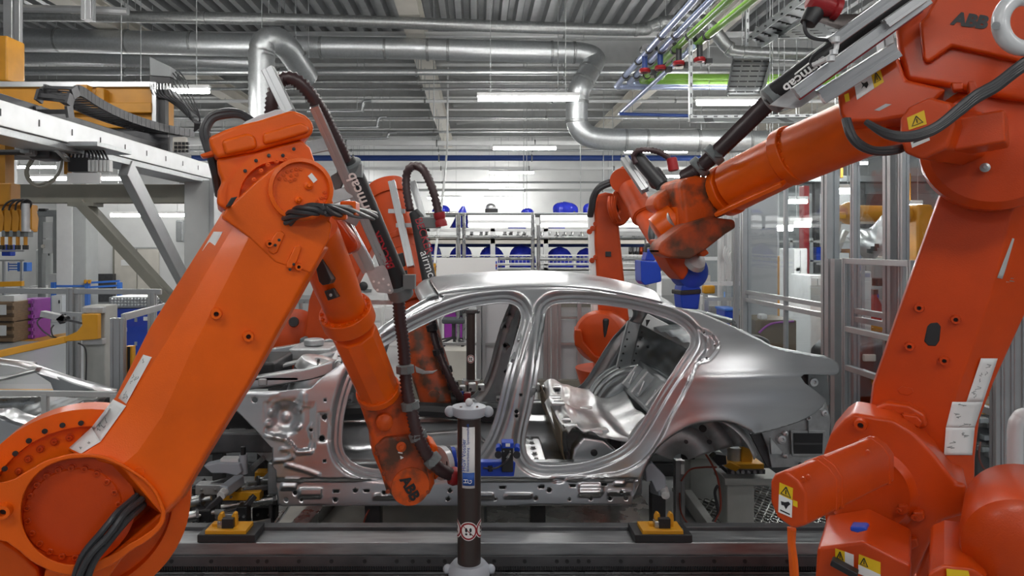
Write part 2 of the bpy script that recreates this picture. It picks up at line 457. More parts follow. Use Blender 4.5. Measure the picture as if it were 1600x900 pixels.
duct('long smooth galvanised duct running across under the roof', [P(440, 73, Yd), P(600, 75, Yd), P(760, 79, Yd), P(880, 82, Yd), P(912, 84, Yd), P(929, 92, Yd), P(924, 106, Yd - .1), P(908, 134, Yd - .4), P(903, 150, Yd - .4), P(901, 175, Yd - .4), P(903, 195, Yd - .4), P(915, 210, Yd - .4), P(940, 217, Yd - .4), P(1010, 219, Yd - .4), P(1100, 220, Yd - .4), P(1225, 222, Yd - .4)], .185,
     [(P(x, 73.5 + (x - 440) * .019, Yd), (1, 0, .0)) for x in (502, 602, 668, 700, 862, 897)] + [(P(x, 219.5, Yd - .4), (1, 0, 0)) for x in (977, 1010, 1090, 1170)] + [(P(921, 110, Yd - .15), (-.5, -.3, -.8)), (P(911, 128, Yd - .35), (-.5, -.3, -.8)), (P(902, 160, Yd - .4), (0, 0, 1)), (P(901, 190, Yd - .4), (0, 0, 1))])
duct('smooth upper duct above the gantry on the left', [P(-300, 60, 12.2), P(0, 62, 12.2), P(200, 66, 12.2), P(440, 72, 12.2)], .20, [(P(x, 61 + x * .02, 12.2), (1, 0, 0)) for x in (92, 200, 300)])
duct('ribbed spiral duct under the smooth left duct', [P(-300, 86, 12.9), P(20, 86, 12.9), P(200, 90, 12.9), P(400, 97, 12.9)], .165, (), 'galv', 20, .035)
duct('vertical ribbed spiral duct rising behind the left robot', [P(409, 215, 11), P(409, 150, 11), P(409, 100, 11), P(409, 82, 11), P(414, 66, 11), P(430, 62, 11.1), P(446, 72, 11.4), P(462, 94, 11.8), P(480, 122, 12.2)], .195, [(P(462, 92, 11.75), (.5, .4, -.8))], 'galv', 24, .04)
duct('dark steel pipe across the upper hall', [P(-300, 20, 11.5), P(420, 30, 11.5), P(800, 42, 11.5), P(990, 47, 11.5), P(1015, 42, 11.5), P(1040, 34, 11.5), P(1100, 32, 11.5)], .095, [(P(994, 47, 11.5), (1, 0, 0)), (P(1030, 37, 11.5), (1, 0, .4)), (P(320, 28, 11.5), (1, 0, 0))], 'galv_dark', 16, name='steel_pipe')
duct('grey bent pipe beside the perforated tray on the right', [P(1060, 20, 10.5), P(1110, 42, 10.5), P(1124, 58, 10.5), P(1138, 74, 10.5), P(1160, 82, 10.5), P(1300, 86, 10.5)], .095, [(P(1140, 76, 10.5), (1, 0, -.6)), (P(1162, 82, 10.5), (1, 0, 0))], 'galv_dark', 16, name='steel_pipe')
# straight services across the hall, one after another in depth
SV = [(113, 12.8, .055, 'galv', 'steel_pipe', 'bright galvanised pipe, nearest below the long duct'), (139, 13.9, .028, 'galv', 'steel_pipe', 'thin galvanised pipe, second below the long duct'), (158, 14.9, .035, 'white_paint', 'steel_pipe', 'white pipe, third below the long duct'),
      (184, 16.3, .03, 'galv', 'steel_pipe', 'galvanised pipe, fourth below the long duct'), (206, 17.9, .03, 'galv', 'steel_pipe', 'galvanised pipe, fifth below the long duct'), (224, 19.4, .07, 'white_paint', 'cable_trunking', 'white cable trunking across the hall below the galvanised pipes'),
      (247, 20.5, .085, 'blue_pipe', 'blue_pipe', 'dark blue pipe across the hall behind the robots'), (263, 21.6, .05, 'white_paint', 'cable_trunking', 'white cable trunking just below the dark blue pipe'), (285, 22.5, .03, 'galv', 'steel_pipe', 'thin pipe low above the shelf rack'), (54, 12.9, .05, 'white_paint', 'cable_trunking', 'white lamp trunking above the long duct'), (297, 23.5, .05, 'light_grey', 'cable_trunking', 'lowest grey trunking above the shelf rack'),
      (235, 20.2, .03, 'galv', 'steel_pipe', 'thin pipe just above the dark blue pipe'), (128, 13.2, .04, 'galv_dark', 'steel_pipe', 'dark thin pipe under the long duct')]
for y, Y, r, m, nm, lb in SV:
    z = P(0, y, Y).z; b = MB()
    if 'trunk' in nm: b.ab((-9.5, Y - r, z - r * .8), (9.5, Y + r, z + r * .8))
    else: b.cyl((-9.5, Y, z), (9.5, Y, z), r, n=10)
    t = thing(nm, lb, 'trunking' if 'trunk' in nm else 'pipe', (0, Y, z))
    b.build('run', m, t)
    for x in (-8.5, -6.4, -3.6, -1.1, 1.6, 4.2, 7):
        MB().cyl((x, Y, z), (x, Y, ZR + .02), .007, n=6).build('hanger', 'galv', t)
        bb = MB(); ring_at(bb, (x, Y, z), (1, 0, 0), r * (1.15 if 'trunk' not in nm else 1.3), .04, .01, 10); bb.build('pipe_clip', 'galv_dark', t)
# z-shaped pipe offsets seen left of the white beam
for i, (xa, xb, ya, yb, Y) in enumerate(((480, 566, 174, 158, 14.9), (500, 590, 199, 183, 16.3), (520, 606, 216, 207, 17.9))):
    duct(('upper', 'middle', 'lowest')[i] + ' of three stepped pipes left of the cream beam', [P(xa, ya, Y - .1), P(xb - 8, ya, Y - .1), P(xb - 1, ya - 3, Y - .1), P(xb, (ya + yb) / 2, Y - .1), P(xb + 3, yb + 1, Y - .1), P(xb + 14, yb, Y - .1)], .035, (), 'galv', 10, name='steel_pipe')
# coloured process pipes that run towards the back and turn right
def proc(label, pts, r, m, n=14, valve=None, extra=()):
    t = thing('process_pipe', label, 'pipe', V(pts[0]), 'process pipes under the roof')
    MB().tube(pts, r, n).build('run', m, t)
    for p, ax in extra:
        bb = MB(); ring_at(bb, p, ax, r, .05, .014, 12); bb.build('pipe_clamp', 'black', t)
    if valve is not None:
        v = V(valve[0]); g = MB(); g.lathe([(r * 1.5, -.06), (r * 1.5, .06)], v, valve[1], 12); g.build('valve_body', 'black', t)
        MB().cyl(v, v - V((0, 0, .30)), .035, n=10).build('valve_stem', valve[2], t)
        MB().lathe([(.02, 0), (.065, .0), (.075, .025), (.065, .05), (.02, .05)], v - V((0, 0, .30)), (0, 0, 1), 14).build('hand_wheel', 'red', t)
        MB().box(v - V((-.10, .02, .30)), (.07, .08, .06)).build('actuator', 'black', t)
    return t
def rod(x0, y0, x1, y1, z):
    """two ends of a line at height z seen at the two pixels' rows"""
    Y0 = (z - CH) * F / (CY - y0); Y1 = (z - CH) * F / (CY - y1)
    return P(x0, y0, Y0), P(x1, y1, Y1)
zc = 4.35
for (xa, ya, xb, yb, m, rr, lb, yt, vy, vm) in ((1107, -25, 964, 133, 'blue_silver', .038, 'silver blue pipe, leftmost of the slanted ceiling pipes', 1, 85, 'blue_pipe'), (1136, -25, 984, 128, 'blue_silver', .038, 'silver blue pipe, second of the slanted ceiling pipes', 1, 80, 'blue_pipe'), (1166, -25, 1004, 124, 'green_pipe', .044, 'light green pipe, third of the slanted ceiling pipes', 1, 72, 'black'), (1206, -25, 1030, 117, 'green_pipe', .044, 'light green pipe, rightmost of the slanted ceiling pipes', 1, 66, 'black')):
    a, c = rod(xa, ya, xb, yb, zc)
    d = (c - a).normalized(); t_ = (vy - ya) / (yb - ya)
    yv = (zc - CH) * F / (CY - vy); vx = xa + (xb - xa) * (vy - ya) / (yb - ya)
    cl = []
    for yy in (118, 96, 78, 56):
        Yy = (zc - CH) * F / (CY - yy); cl.append((P(xa + (xb - xa) * (yy - ya) / (yb - ya), yy, Yy), d))
    end = c + V((5.2, .15, 0))
    proc(lb, spline([a, a.lerp(c, .5), c - d * .2, c + V((.06, .05, 0)), c + V((.3, .12, 0)), end - V((2, 0, 0)), end], 6), rr, m, valve=(P(vx, vy - 8, yv), d, vm), extra=cl)
a, c = rod(1083, 73, 968, 178, 4.30)
proc('long thin silver pipe slanting below the green ceiling pipes', [a, c], .035, 'blue_silver')
MB().cyl(P(968, 178, a.y + 4), P(1080, 181, a.y + 4), .03, n=10).build('process_pipe', 'blue_pipe', None, label='short dark blue pipe beside the slotted hanger', cat='pipe', group='process pipes under the roof')
# perforated cable trays and their hangers
def tray(label, a, b_, c, d, m='galv'):
    t = thing('cable_tray', label, 'cable tray', (V(a) + V(c)) / 2)
    bb = MB(); bb.grid(lambda u, v: V(a).lerp(V(b_), u).lerp(V(d).lerp(V(c), u), v), 4, 4); bb.build('tray_floor', m, t, solid=.01)
    for p, q in ((a, d), (b_, c)): MB().bar(p, q, .012, .08).build('tray_side', m, t)
    for i in range(7):
        p = V(a).lerp(V(d), (i + .5) / 7); q = V(b_).lerp(V(c), (i + .5) / 7)
        for j in range(4):
            put('slot', shared('slot', lambda b: b.ab((-.05, -.012, -.008), (.05, .012, .008)), 'black'), t, p.lerp(q, (j + .5) / 4), None)
    return t
tray('perforated sloping cable tray beside the green pipes', P(1146, 92, 9.6), P(1206, 92, 9.6), P(1190, 148, 9.2), P(1136, 148, 9.2))
tray('flat perforated cable tray above the right robot arm', P(1078, 184, 8.2), P(1300, 184, 8.2), P(1330, 192, 7.4), P(1078, 192, 7.6))
tray('wide cable tray at the top right behind the robot hose', P(1180, 46, 9.0), P(1290, 20, 9.0), P(1330, 60, 8.0), P(1215, 60, 8.0))
tray('slanted cable ladder at the top right', P(1170, 60, 8.6), P(1190, 70, 8.6), P(1300, 0, 7.0), P(1260, -6, 7.0))
def strut(label, a, c, w=.05):
    t = thing('slotted_strut', label, 'strut', V(c)); MB().bar(a, c, w, w * .8).build('channel', 'galv', t, bevel=.004)
    a = V(a); c = V(c); n = int((c - a).length / .11)
    for i in range(n): put('slot', shared('slot2', lambda b: b.ab((-.008, -.003, -.022), (.008, .003, .022)), 'dark_steel'), t, a.lerp(c, (i + .5) / n) - V((0, w / 2, 0)), c - a, 1, up=(0, 1, 0))
strut('vertical slotted hanger below the green pipes', P(1079, 60, 8.2), P(1079, 190, 8.2))
strut('vertical slotted hanger at the bend of the grey pipe', P(1167, 10, 9.0), P(1167, 72, 9.0))
strut('horizontal slotted rail under the flat cable tray', P(1077, 183, 8.1), P(1300, 181, 8.1))
# thin hanging rods in the middle of the hall
ROD = {818: 'below the long lamp, left of a pair', 823: 'below the long lamp, right of a pair', 907: 'under the falling duct bend', 943: 'before the red robot, left of a pair', 957: 'before the red robot, right of a pair', 872: 'across the long smooth duct at right', 678: 'left of the long lamp, crossing the duct', 482: 'beside the spiral duct elbow', 220: 'across the ducts above the gantry', 1096: 'behind the right robot wrist'}
for x, y0, y1, Y in ((818, 150, 330, 15), (823, 160, 330, 15.2), (907, 226, 330, 15), (943, 232, 300, 16), (957, 232, 300, 16), (872, 20, 160, 12), (678, 40, 190, 13), (482, 40, 150, 12), (220, 50, 135, 12), (1096, 232, 330, 14)):
    MB().cyl((P(x, 0, Y).x, Y, ZR + .03), P(x, y1, Y), .008, n=6).build('hanging_rod', 'galv', None, label='thin steel rod hanging from the roof ' + ROD[x], cat='rod', group='thin rods hanging from the roof')
AH = thing('air_hose', 'slack white air hose with a brass valve hanging from the cream beam', 'hose', P(679, 430, 10.1))
MB().tube(spline([V((P(700, 190, 15).x, 15, 5.7)), P(699, 215, 14.6), P(697, 250, 13.6), P(690, 320, 11.6), P(683, 372, 10.6), P(679, 412, 10.1)], 6), .02, 8).build('tube', 'white_paint', AH)
MB().cyl(P(678, 432, 10.1), P(678, 412, 10.1), .03, n=10).build('valve', 'yellow', AH); MB().box(P(677, 420, 10.08), (.08, .06, .06)).build('knob', 'yellow_old', AH, bevel=.01); MB().cyl(P(679, 446, 10.1), P(679, 432, 10.1), .015, n=8).build('nipple', 'dark_steel', AH)
# black and white light trunking at the top left
duct('bright aluminium rail at the very top left', [P(-60, 12, 9), P(130, 15, 9), P(200, 18, 9)], .05, (), 'alu_profile', 8, name='steel_pipe')
b = MB(); profile_bar(b, P(138, -30, 8.6), P(138, 32, 8.6), .12, (0, 1, 0)); b.build('aluminium_post', 'alu_profile', None, label='short aluminium profile hanging at the top left', cat='post')
for x, w in ((16, .10), (29, .06)):
    b = MB(); b.bar(P(x, -20, 8), P(x, 126 if x > 20 else 300, 8), w, w, (0, 1, 0)); b.build('aluminium_post', 'alu_profile', None, bevel=.006, label='tall grey upright left of the yellow gantry, ' + ('thicker one' if w > .08 else 'thinner one'), cat='post')
# ================================================================ robots
class Plane:
    """an upright plane through a point, turned so that its back side points along n"""
    def __init__(s, n, p): s.n = V(n).normalized(); s.d = s.n.dot(V(p))
    def at(s, x, y, off=0.0):
        r = V(((x - CX) / F, 1, -(y - CY) / F)); e = V((0, 0, CH))
        return e + r * ((s.d + off - s.n.dot(e)) / s.n.dot(r))
def slab(pl, poly, off, depth, name, m, parent, bevel=.008, seg=3, inset=None):
    b = MB(); f = [pl.at(x, y, off) for x, y in poly]
    b.prism(f, pl.n * depth); return b.build(name, m, parent, bevel=bevel, seg=seg)
def disc(pl, x, y, prof, name, m, parent, n=40, off=0.0, bevel=0.0):
    c = pl.at(x, y, off); b = MB(); b.lathe(prof, c, pl.n * -1, n); return b.build(name, m, parent, bevel=bevel)
def sticker(pl, quad, off, name, m, parent, th=.0015):
    b = MB(); b.prism([pl.at(x, y, off) for x, y in quad], pl.n * th); return b.build(name, m, parent)
def scribble(pl, quad, off, parent, k=5, seed=1):
    """hand written marks on a paper label"""
    rnd = random.Random(seed); q = [V((x, y, 0)) for x, y in quad]
    for i in range(k):
        u, v = rnd.uniform(.15, .8), rnd.uniform(.06, .92); pts = []
        for j in range(5):
            uu = u + (rnd.random() - .5) * .35; vv = v + j * .02 + (rnd.random() - .5) * .05
            uu = min(.92, max(.08, uu)); vv = min(.96, max(.04, vv))
            p = q[0].lerp(q[1], uu).lerp(q[3].lerp(q[2], uu), vv); pts.append(pl.at(p.x, p.y, off))
        MB().tube(pts, .0009, 4).build('pen_mark', 'mid_grey', parent)
def warn(pl, quad, off, parent):
    """the black triangle of a warning label, drawn in the given quad"""
    q = [V((x, y, 0)) for x, y in quad]
    def at(u, v):
        p = q[0].lerp(q[1], u).lerp(q[3].lerp(q[2], u), v); return pl.at(p.x, p.y, off)
    MB().tube([at(.5, .14), at(.86, .86), at(.14, .86), at(.5, .14)], px(.9, 2), 5).build('warning_triangle', 'black', parent)
    MB().tube([at(.5, .40), at(.5, .74)], px(.7, 2), 5).build('warning_mark', 'black', parent)
def cast_label(bvh, quad, name, m, parent, k=0, seed=1, lift=.004, nu=4, nv=8):
    """a thin paper label pressed onto the surface it is stuck to"""
    q = [V((x, y, 0)) for x, y in quad]; e = V((0, 0, CH)); last = [2.0]
    def at(u, v, h=lift):
        p = q[0].lerp(q[1], u).lerp(q[3].lerp(q[2], u), v); r = V(((p.x - CX) / F, 1, -(p.y - CY) / F)).normalized()
        loc, nr, idx, d = bvh.ray_cast(e, r)
        if loc is None or d > 6: d = last[0]
        last[0] = d
        return e + r * (d - h)
    o = MB().grid(at, nu, nv).build(name, m, parent, solid=.0008, angle=60); rnd = random.Random(seed)
    for i in range(k):
        u, v = rnd.uniform(.2, .75), rnd.uniform(.06, .88)
        MB().tube([at(min(.93, max(.07, u + rnd.uniform(-.16, .16))), min(.97, v + j * .02), lift + .0012) for j in range(5)], .0011, 4).build('pen_mark', 'mid_grey', o)
    return o
def hosepart(name, pts, r, m, parent, pitch=.016, n=14, k=8):
    b = MB(); hose_mesh(b, spline(pts, k), r, pitch, n); return b.build(name, m, parent, angle=80)
def clamp(parent, c, axis, r, m='clamp_grey', wd=.04):
    b = MB(); ring_at(b, c, axis, r, wd, r * .35, 16); c = V(c)
    b.box(c + V((0, -r * 1.2, 0)), (r * .9, r * .7, wd * .7)); return b.build('hose_clamp', m, parent)
def cable(parent, pts, r=.008, m='rubber', name='cable', n=8): return MB().tube(spline(pts, 8), r, n).build(name, m, parent)
def flange(parent, c, axis, r, th, m, nb=14, name='flange', br=.009, face=1, arcs=None):
    b = MB(); b.lathe([(r * .8, -th / 2), (r, -th / 2), (r, th / 2), (r * .8, th / 2)], c, axis, 36); f = b.build(name, m, parent, bevel=.006)
    x, y, d = basis(axis)
    for k in range(nb):
        a = 2 * PI * k / nb; bolt(f, V(c) + (x * math.cos(a) + y * math.sin(a)) * r * .88 + d * face * th / 2, d * face, br, m)
    return f
def pad(pl, x, y, parent, m, r=4.2, off=0.0, L=None):
    c = pl.at(x, y, off); rr = px(r, c.y)
    b = MB(); b.lathe([(rr * 1.15, -.004), (rr, .012), (rr * .95, .022), (rr * .5, .022), (rr * .5, .006), (0, .006)], c, pl.n * -1, 18); o = b.build('boss', m, parent)
    MB().lathe([(rr * .45, 0), (0, .001)], c - pl.n * .0075, pl.n * -1, 10).build('bolt_hole', 'black', o)
    return o

# ---------------------------------------------------------------- left foreground robot
A = Plane((-.36, 1, 0), P(300, 550, 1.98))
RA = thing('industrial_robot', 'huge orange welding robot leaning in from the lower left, nearest the car front', 'robot', (P(115, 800, 2.1).x, 2.25, 0))
OR = 'orange'
ST = [  # outer left edge, ridge, second ridge, right edge
    ((104, 702), (124, 713), (190, 727), (256, 806)), ((147, 663), (157, 690), (215, 706), (285, 776)), ((180, 620), (197, 634), (253, 651), (322, 712)),
    ((233, 513), (264, 528), (299, 548), (390, 600)), ((340, 343), (363, 356), (389, 371), (486, 427)), ((352, 322), (385, 318), (412, 328), (508, 388))]
rings = []
for L0, R1, R2, RE in ST:
    rings.append([A.at(*L0, .15), A.at(*R1, .045), A.at(*R2, 0), A.at(RE[0] - 4, RE[1] - 2, 0), A.at(*RE, .012), A.at(RE[0] + 6, RE[1] - 2, .12), A.at(RE[0] - 20, RE[1] - 12, .30), A.at(L0[0] + 30, L0[1] + 8, .32)])
b = MB(); b.loft(rings); LA = b.build('lower_arm', OR, RA, bevel=.006, angle=20); BVA = BVHTree.FromPolygons([V(p) for p in b.v], b.f)
HEAD = [(345, 338), (354, 326), (376, 306), (398, 285), (421, 266), (443, 253), (464, 249), (489, 255), (508, 277), (517, 300), (521, 318), (520, 335), (514, 345), (519, 350), (515, 373), (486, 427), (430, 410), (389, 371)]
slab(A, HEAD, -.004, .26, 'elbow_head', OR, RA, .010)
EH = disc(A, 470, 297, [(px(51, 2), -.01), (px(51, 2), .018), (px(45, 2), .020), (px(43.5, 2), -.0), (0, 0)], 'joint_cover', OR, RA, 48, -.006)
for x, y in ((725, 630), (757, 598), (790, 572), (825, 560), (862, 552), (900, 552), (775, 635), (820, 605), (865, 597), (815, 650), (850, 635), (1095, 745), (1070, 790), (1105, 785), (1040, 815), (1105, 825)):
    bolt(EH, A.at(300 + x / 5.3, 160 + y / 5.3, -.006), A.n * -1, px(2.7, 2), OR)
for x, y, r in ((965, 690, 7), (880, 810, 5.5)):
    disc(A, 300 + x / 5.3, 160 + y / 5.3, [(px(r, 2), 0), (px(r, 2), .008), (px(r * .5, 2), .012), (px(r * .4, 2), .02), (0, .02)], 'hub_screw', OR, EH, 20, -.006)
sticker(A, ((481, 275), (487, 270), (496, 281), (490, 286)), -.012, 'sticker', 'white_print', EH)
# elbow housing behind the arm
HS = slab(A, [(338, 247), (400, 235), (470, 217), (485, 230), (494, 256), (512, 292), (500, 345), (380, 340), (338, 320), (340, 298), (347, 283), (340, 266)], .07, .36, 'elbow_housing', OR, RA, .012)
UP = slab(A, [(325, 214), (352, 202), (376, 194), (402, 188), (457, 171), (477, 179), (489, 190), (491, 204), (484, 214), (440, 224), (400, 236), (338, 247), (328, 228)], .05, .42, 'gearbox_cover', OR, RA, .016)
slab(A, [(345, 219), (385, 207), (399, 211), (403, 231), (352, 242)], .035, .06, 'cover_relief', OR, UP, .012)
slab(A, [(410, 208), (470, 190), (482, 196), (484, 206), (440, 219), (412, 226)], .036, .06, 'cover_relief', OR, UP, .012)
slab(A, [(312, 241), (338, 233), (340, 241), (316, 246)], .10, .05, 'cable_lug', OR, UP, .004)
slab(A, [(376, 196), (384, 189), (402, 181), (430, 171), (441, 170), (446, 175), (440, 184), (402, 196), (380, 203)], .10, .22, 'white_cap', 'cap_white', RA, .018, 4)
fl = disc(A, 437, 312, [(px(79, 2.05), -.06), (px(79, 2.05), 0), (px(62, 2.05), 0), (px(60, 2.05), -.02), (0, -.02)], 'bearing_flange', OR, RA, 56, .05)
for x, y in ((383, 267), (400, 251), (420, 243), (442, 243), (459, 233)):
    c = A.at(x, y, .047); MB().lathe([(px(3, 2), 0), (px(3, 2), .002), (0, .003)], c, A.n * -1, 12).build('bolt_hole', 'black', fl)
for x, y in ((397, 281), (408, 267), (419, 258), (432, 252), (446, 249)): bolt(fl, A.at(x, y, .05), A.n * -1, px(2.8, 2), OR)
# bosses and pads on the long face
for q, bx, by in ((((425, 372), (432, 361), (440, 360), (446, 366), (434, 394), (427, 398), (419, 392)), 421, 381), (((448, 410), (460, 385), (468, 382), (472, 387), (464, 410), (455, 421), (447, 418)), 466, 417)):
    g = slab(A, q, -.012, .03, 'mounting_pad', OR, LA, .005); pad(A, bx, by, LA, OR, 5.5, -.006)
    for s in (0, 1): MB().lathe([(px(2.4, 2), 0), (px(2.4, 2), .002), (0, .003)], A.at(q[0][0] + 5 + 6 * s, q[0][1] + 11 - 8 * s, -.0125), A.n * -1, 10).build('bolt_hole', 'black', g)
pad(A, 338, 490, LA, OR, 8, -.004); pad(A, 388, 525, LA, OR, 8, -.004)
MB().lathe([(px(8, 2), -.002), (px(8, 2), .003), (px(6.5, 2), .003), (px(6.5, 2), .001), (0, .001)], A.at(217, 738, -.001), A.n * -1, 24).build('cast_ring', OR, LA)
# paper labels along the narrow left face
def side_label(pts, name, m, k=0, seed=1): return cast_label(BVA, pts, name, m, LA, k, seed)
side_label(((334, 362), (348, 362), (330, 395), (316, 392)), 'type_plate', 'white_print')
side_label(((300, 422), (316, 423), (306, 437), (292, 433)), 'serial_plate', 'white_print', 1, 4)
side_label(((316, 395), (322, 397), (313, 416), (307, 412)), 'cable_clip', 'light_grey')
side_label(((224, 554), (237, 558), (197, 631), (185, 622)), 'paper_strip', 'paper', 9, 2)
side_label(((177, 624), (197, 634), (157, 690), (143, 668)), 'paper_strip', 'paper', 4, 5)
side_label(((143, 668), (157, 690), (126, 709), (108, 700)), 'paper_strip', 'paper', 2, 6)
side_label(((361, 309), (371, 307), (357, 329), (349, 329)), 'black_tag', 'black', 0)
# base joint
def ring_outline(c, tab, n=48):
    out = []
    a0 = [t[0] for t in tab] + [360 + tab[0][0]]; r0 = [t[1] for t in tab] + [tab[0][1]]
    for k in range(n):
        a = 360 * k / n; r = float(np.interp(a, a0, r0)); out.append((c[0] + r * math.cos(math.radians(a)), c[1] + r * math.sin(math.radians(a))))
    return out
BC = (115, 800); n = 60
ro = ring_outline(BC, [(0, 144), (8, 143), (20, 126), (33, 108), (45, 104), (60, 101), (90, 99), (120, 99), (145, 104), (158, 116), (165, 150), (172, 190), (188, 190), (196, 150), (206, 108), (225, 94), (255, 89), (285, 94), (295, 99), (309, 104), (325, 114), (345, 134)], n)
ri = ring_outline(BC, [(0, 137), (8, 134), (18, 116), (30, 99), (45, 90), (60, 85), (90, 82), (180, 82), (255, 82), (275, 84), (290, 90), (309, 98), (325, 108), (345, 128)], n)
O2 = -.02
b = MB(); b.loft([[A.at(x, y, O2 + .16) for x, y in ro], [A.at(x, y, O2) for x, y in ro], [A.at(x, y, O2) for x, y in ri], [A.at(x, y, O2 + .10) for x, y in ri]], cap=False)
sh = b.build('shoulder_ring', OR, RA, bevel=.005, angle=30)
pad(A, 7, 797, sh, OR, 11, O2)
DK = disc(A, 115, 800, [(px(84, 2), -.02), (px(84, 2), .0), (px(66, 2), .0), (px(64, 2), .004), (0, .006)], 'shoulder_gear_cover', 'orange_red', RA, 60, .03)  # darker paint on this cover puts the recess's shade into the colour
for k in range(22):
    a = 2 * PI * k / 22 + .1
    if -1.0 < a < .35 and k < 1: continue
    bolt(DK, A.at(115 + 72 * math.cos(a), 800 + 70 * math.sin(a), .03), A.n * -1, px(4.6, 2), 'orange_red')
TF = disc(A, 128, 797, [(px(152, 2.1), -.10), (px(152, 2.1), 0), (px(126, 2.1), 0), (px(124, 2.1), -.03), (0, -.03)], 'turret_flange', OR, RA, 72, .16)
for k in range(9):
    a = math.radians(184 + k * 12.2)
    MB().lathe([(px(4, 2.1), 0), (px(4, 2.1), .002), (0, .003)], A.at(128 + 137 * math.cos(a), 797 + 136 * math.sin(a), .157), A.n * -1, 12).build('bolt_hole', 'black', TF)
    bolt(TF, A.at(128 + 116 * math.cos(a + .06), 797 + 115 * math.sin(a + .06), .187), A.n * -1, px(4, 2.1), 'orange_red')
slab(A, [(254, 798), (259, 815), (203, 857), (168, 905), (150, 960), (60, 960), (70, 890), (150, 885), (200, 845)], .05, .28, 'shoulder_skirt', OR, RA, .008)
slab(A, [(-90, 845), (0, 842), (30, 862), (60, 890), (70, 960), (-90, 960)], .12, .30, 'turret_frame', OR, RA, .012)
bundle('cable', RA, [A.at(228, 750, .16), A.at(222, 772, .08), A.at(212, 788, .02), A.at(186, 812, -.04), A.at(158, 846, -.05), A.at(138, 874, -.05), A.at(124, 915, -.03)], 5, .017, .0092, 'rubber', .35)
b = MB(); b.lathe([(.34, 0), (.34, .05), (.27, .06), (.25, .42), (.30, .55), (.30, .62)], (P(115, 800, 2.1).x - .10, 2.42, 0), (0, 0, 1), 32); b.build('base_pedestal', OR, RA)
# forearm, wrist
FA0, FA1, FA2, FA3 = P(492, 360, 2.55), P(543, 492, 2.86), P(592, 612, 3.08), P(606, 650, 3.14)
def octo(c, axis, r, rot=.3, k=1.0, n=12):
    x, y, d = basis(axis); return [V(c) + (x * math.cos(2 * PI * i / n + rot) * r + y * math.sin(2 * PI * i / n + rot) * r * k) for i in range(n)]
ax = (FA2 - FA0).normalized()
def tubepart(pts, rs, name, m, parent, n=28, angle=30):
    b = MB(); b.tube(pts, rs, n); return b.build(name, m, parent, angle=angle)
up_ = tubepart([FA0, FA0.lerp(FA1, .55), FA1], [px(36, 2.55), px(35, 2.72), px(31, 2.86)], 'upper_forearm', OR, RA)
for q in ([(492, 413), (503, 402), (518, 437), (514, 444), (504, 446), (498, 440)], [(506, 455), (521, 450), (527, 465), (512, 470)]):
    b = MB(); Yq = 2.53 if q[0][1] < 430 else 2.61
    b.prism([P(x, y, Yq) for x, y in q], (0, .10, 0)); g = b.build('cover_plate', 'black', up_, bevel=.004)
MB().lathe([(.006, 0), (.006, .006), (0, .008)], P(517, 461, 2.606), (0, -1, 0), 12).build('screw', 'galv', up_)
flange(RA, P(543, 494, 2.86), ax, px(42, 2.86), .075, OR, 18, br=.007, face=-1)
b = MB(); x_, y_, d_ = basis(ax)
b.loft([octo(P(552, 516, 2.9), ax, px(36, 2.9), .2, 1, 10), octo(FA2, ax, px(32, 3.08), .2, 1, 10)]); lf = b.build('lower_forearm', OR, RA, bevel=.012)
flange(RA, P(591, 611, 3.08), ax, px(35, 3.08), .035, OR, 16, br=.006, face=-1)
WR = [(558, 620), (572, 616), (624, 608), (640, 614), (650, 640), (660, 672), (672, 700), (679, 738), (680, 757), (672, 773), (650, 786), (622, 785), (604, 768), (595, 740), (583, 712), (580, 686), (570, 656)]
W1 = Plane((-.22, 1, 0), P(625, 700, 3.10))
wr = slab(W1, WR, 0, .26, 'wrist', 'orange_worn', RA, .022, 4)
WP = [(585, 700), (600, 684), (636, 680), (652, 690), (668, 735), (672, 757), (660, 774), (640, 781), (618, 778), (606, 760), (598, 738)]
wp = slab(W1, WP, -.020, .06, 'wrist_cover', 'orange_worn_dark', wr, .014, 3)
for x, y in ((589, 708), (600, 740), (606, 768), (640, 781), (668, 768), (672, 736), (660, 700), (622, 686)): bolt(wp, W1.at(x, y, -.02), W1.n * -1, .007, 'orange_worn_dark')
disc(W1, 627, 698, [(.022, 0), (.022, .006), (.012, .008), (.010, .014), (0, .014)], 'wrist_hub', 'orange_worn', wp, 20, -.02)
disc(W1, 600, 658, [(.040, -.01), (.036, .03), (.02, .042), (0, .044)], 'wrist_knuckle', 'orange_worn', wr, 24, 0)
disc(W1, 641, 760, [(.085, 0), (.083, .006), (0, .008)], 'wrist_disc', 'orange_worn', wp, 32, -.018)
sticker(W1, ((622, 706), (629, 707), (629, 709), (622, 708)), -.024, 'sticker', 'white_print', wp); sticker(W1, ((625, 712), (631, 715), (626, 718)), -.024, 'sticker', 'white_print', wp)
text('lettering', 'ABB', W1.at(625, 750, -.031), W1.at(641, 779, 0) - W1.at(625, 750, 0), W1.at(645, 742, 0) - W1.at(625, 750, 0), .062, 'black', wp, bold=.0025)
slab(W1, [(672, 692), (684, 697), (690, 740), (680, 752), (676, 740)], .05, .16, 'wrist_side', 'orange', wr, .01)
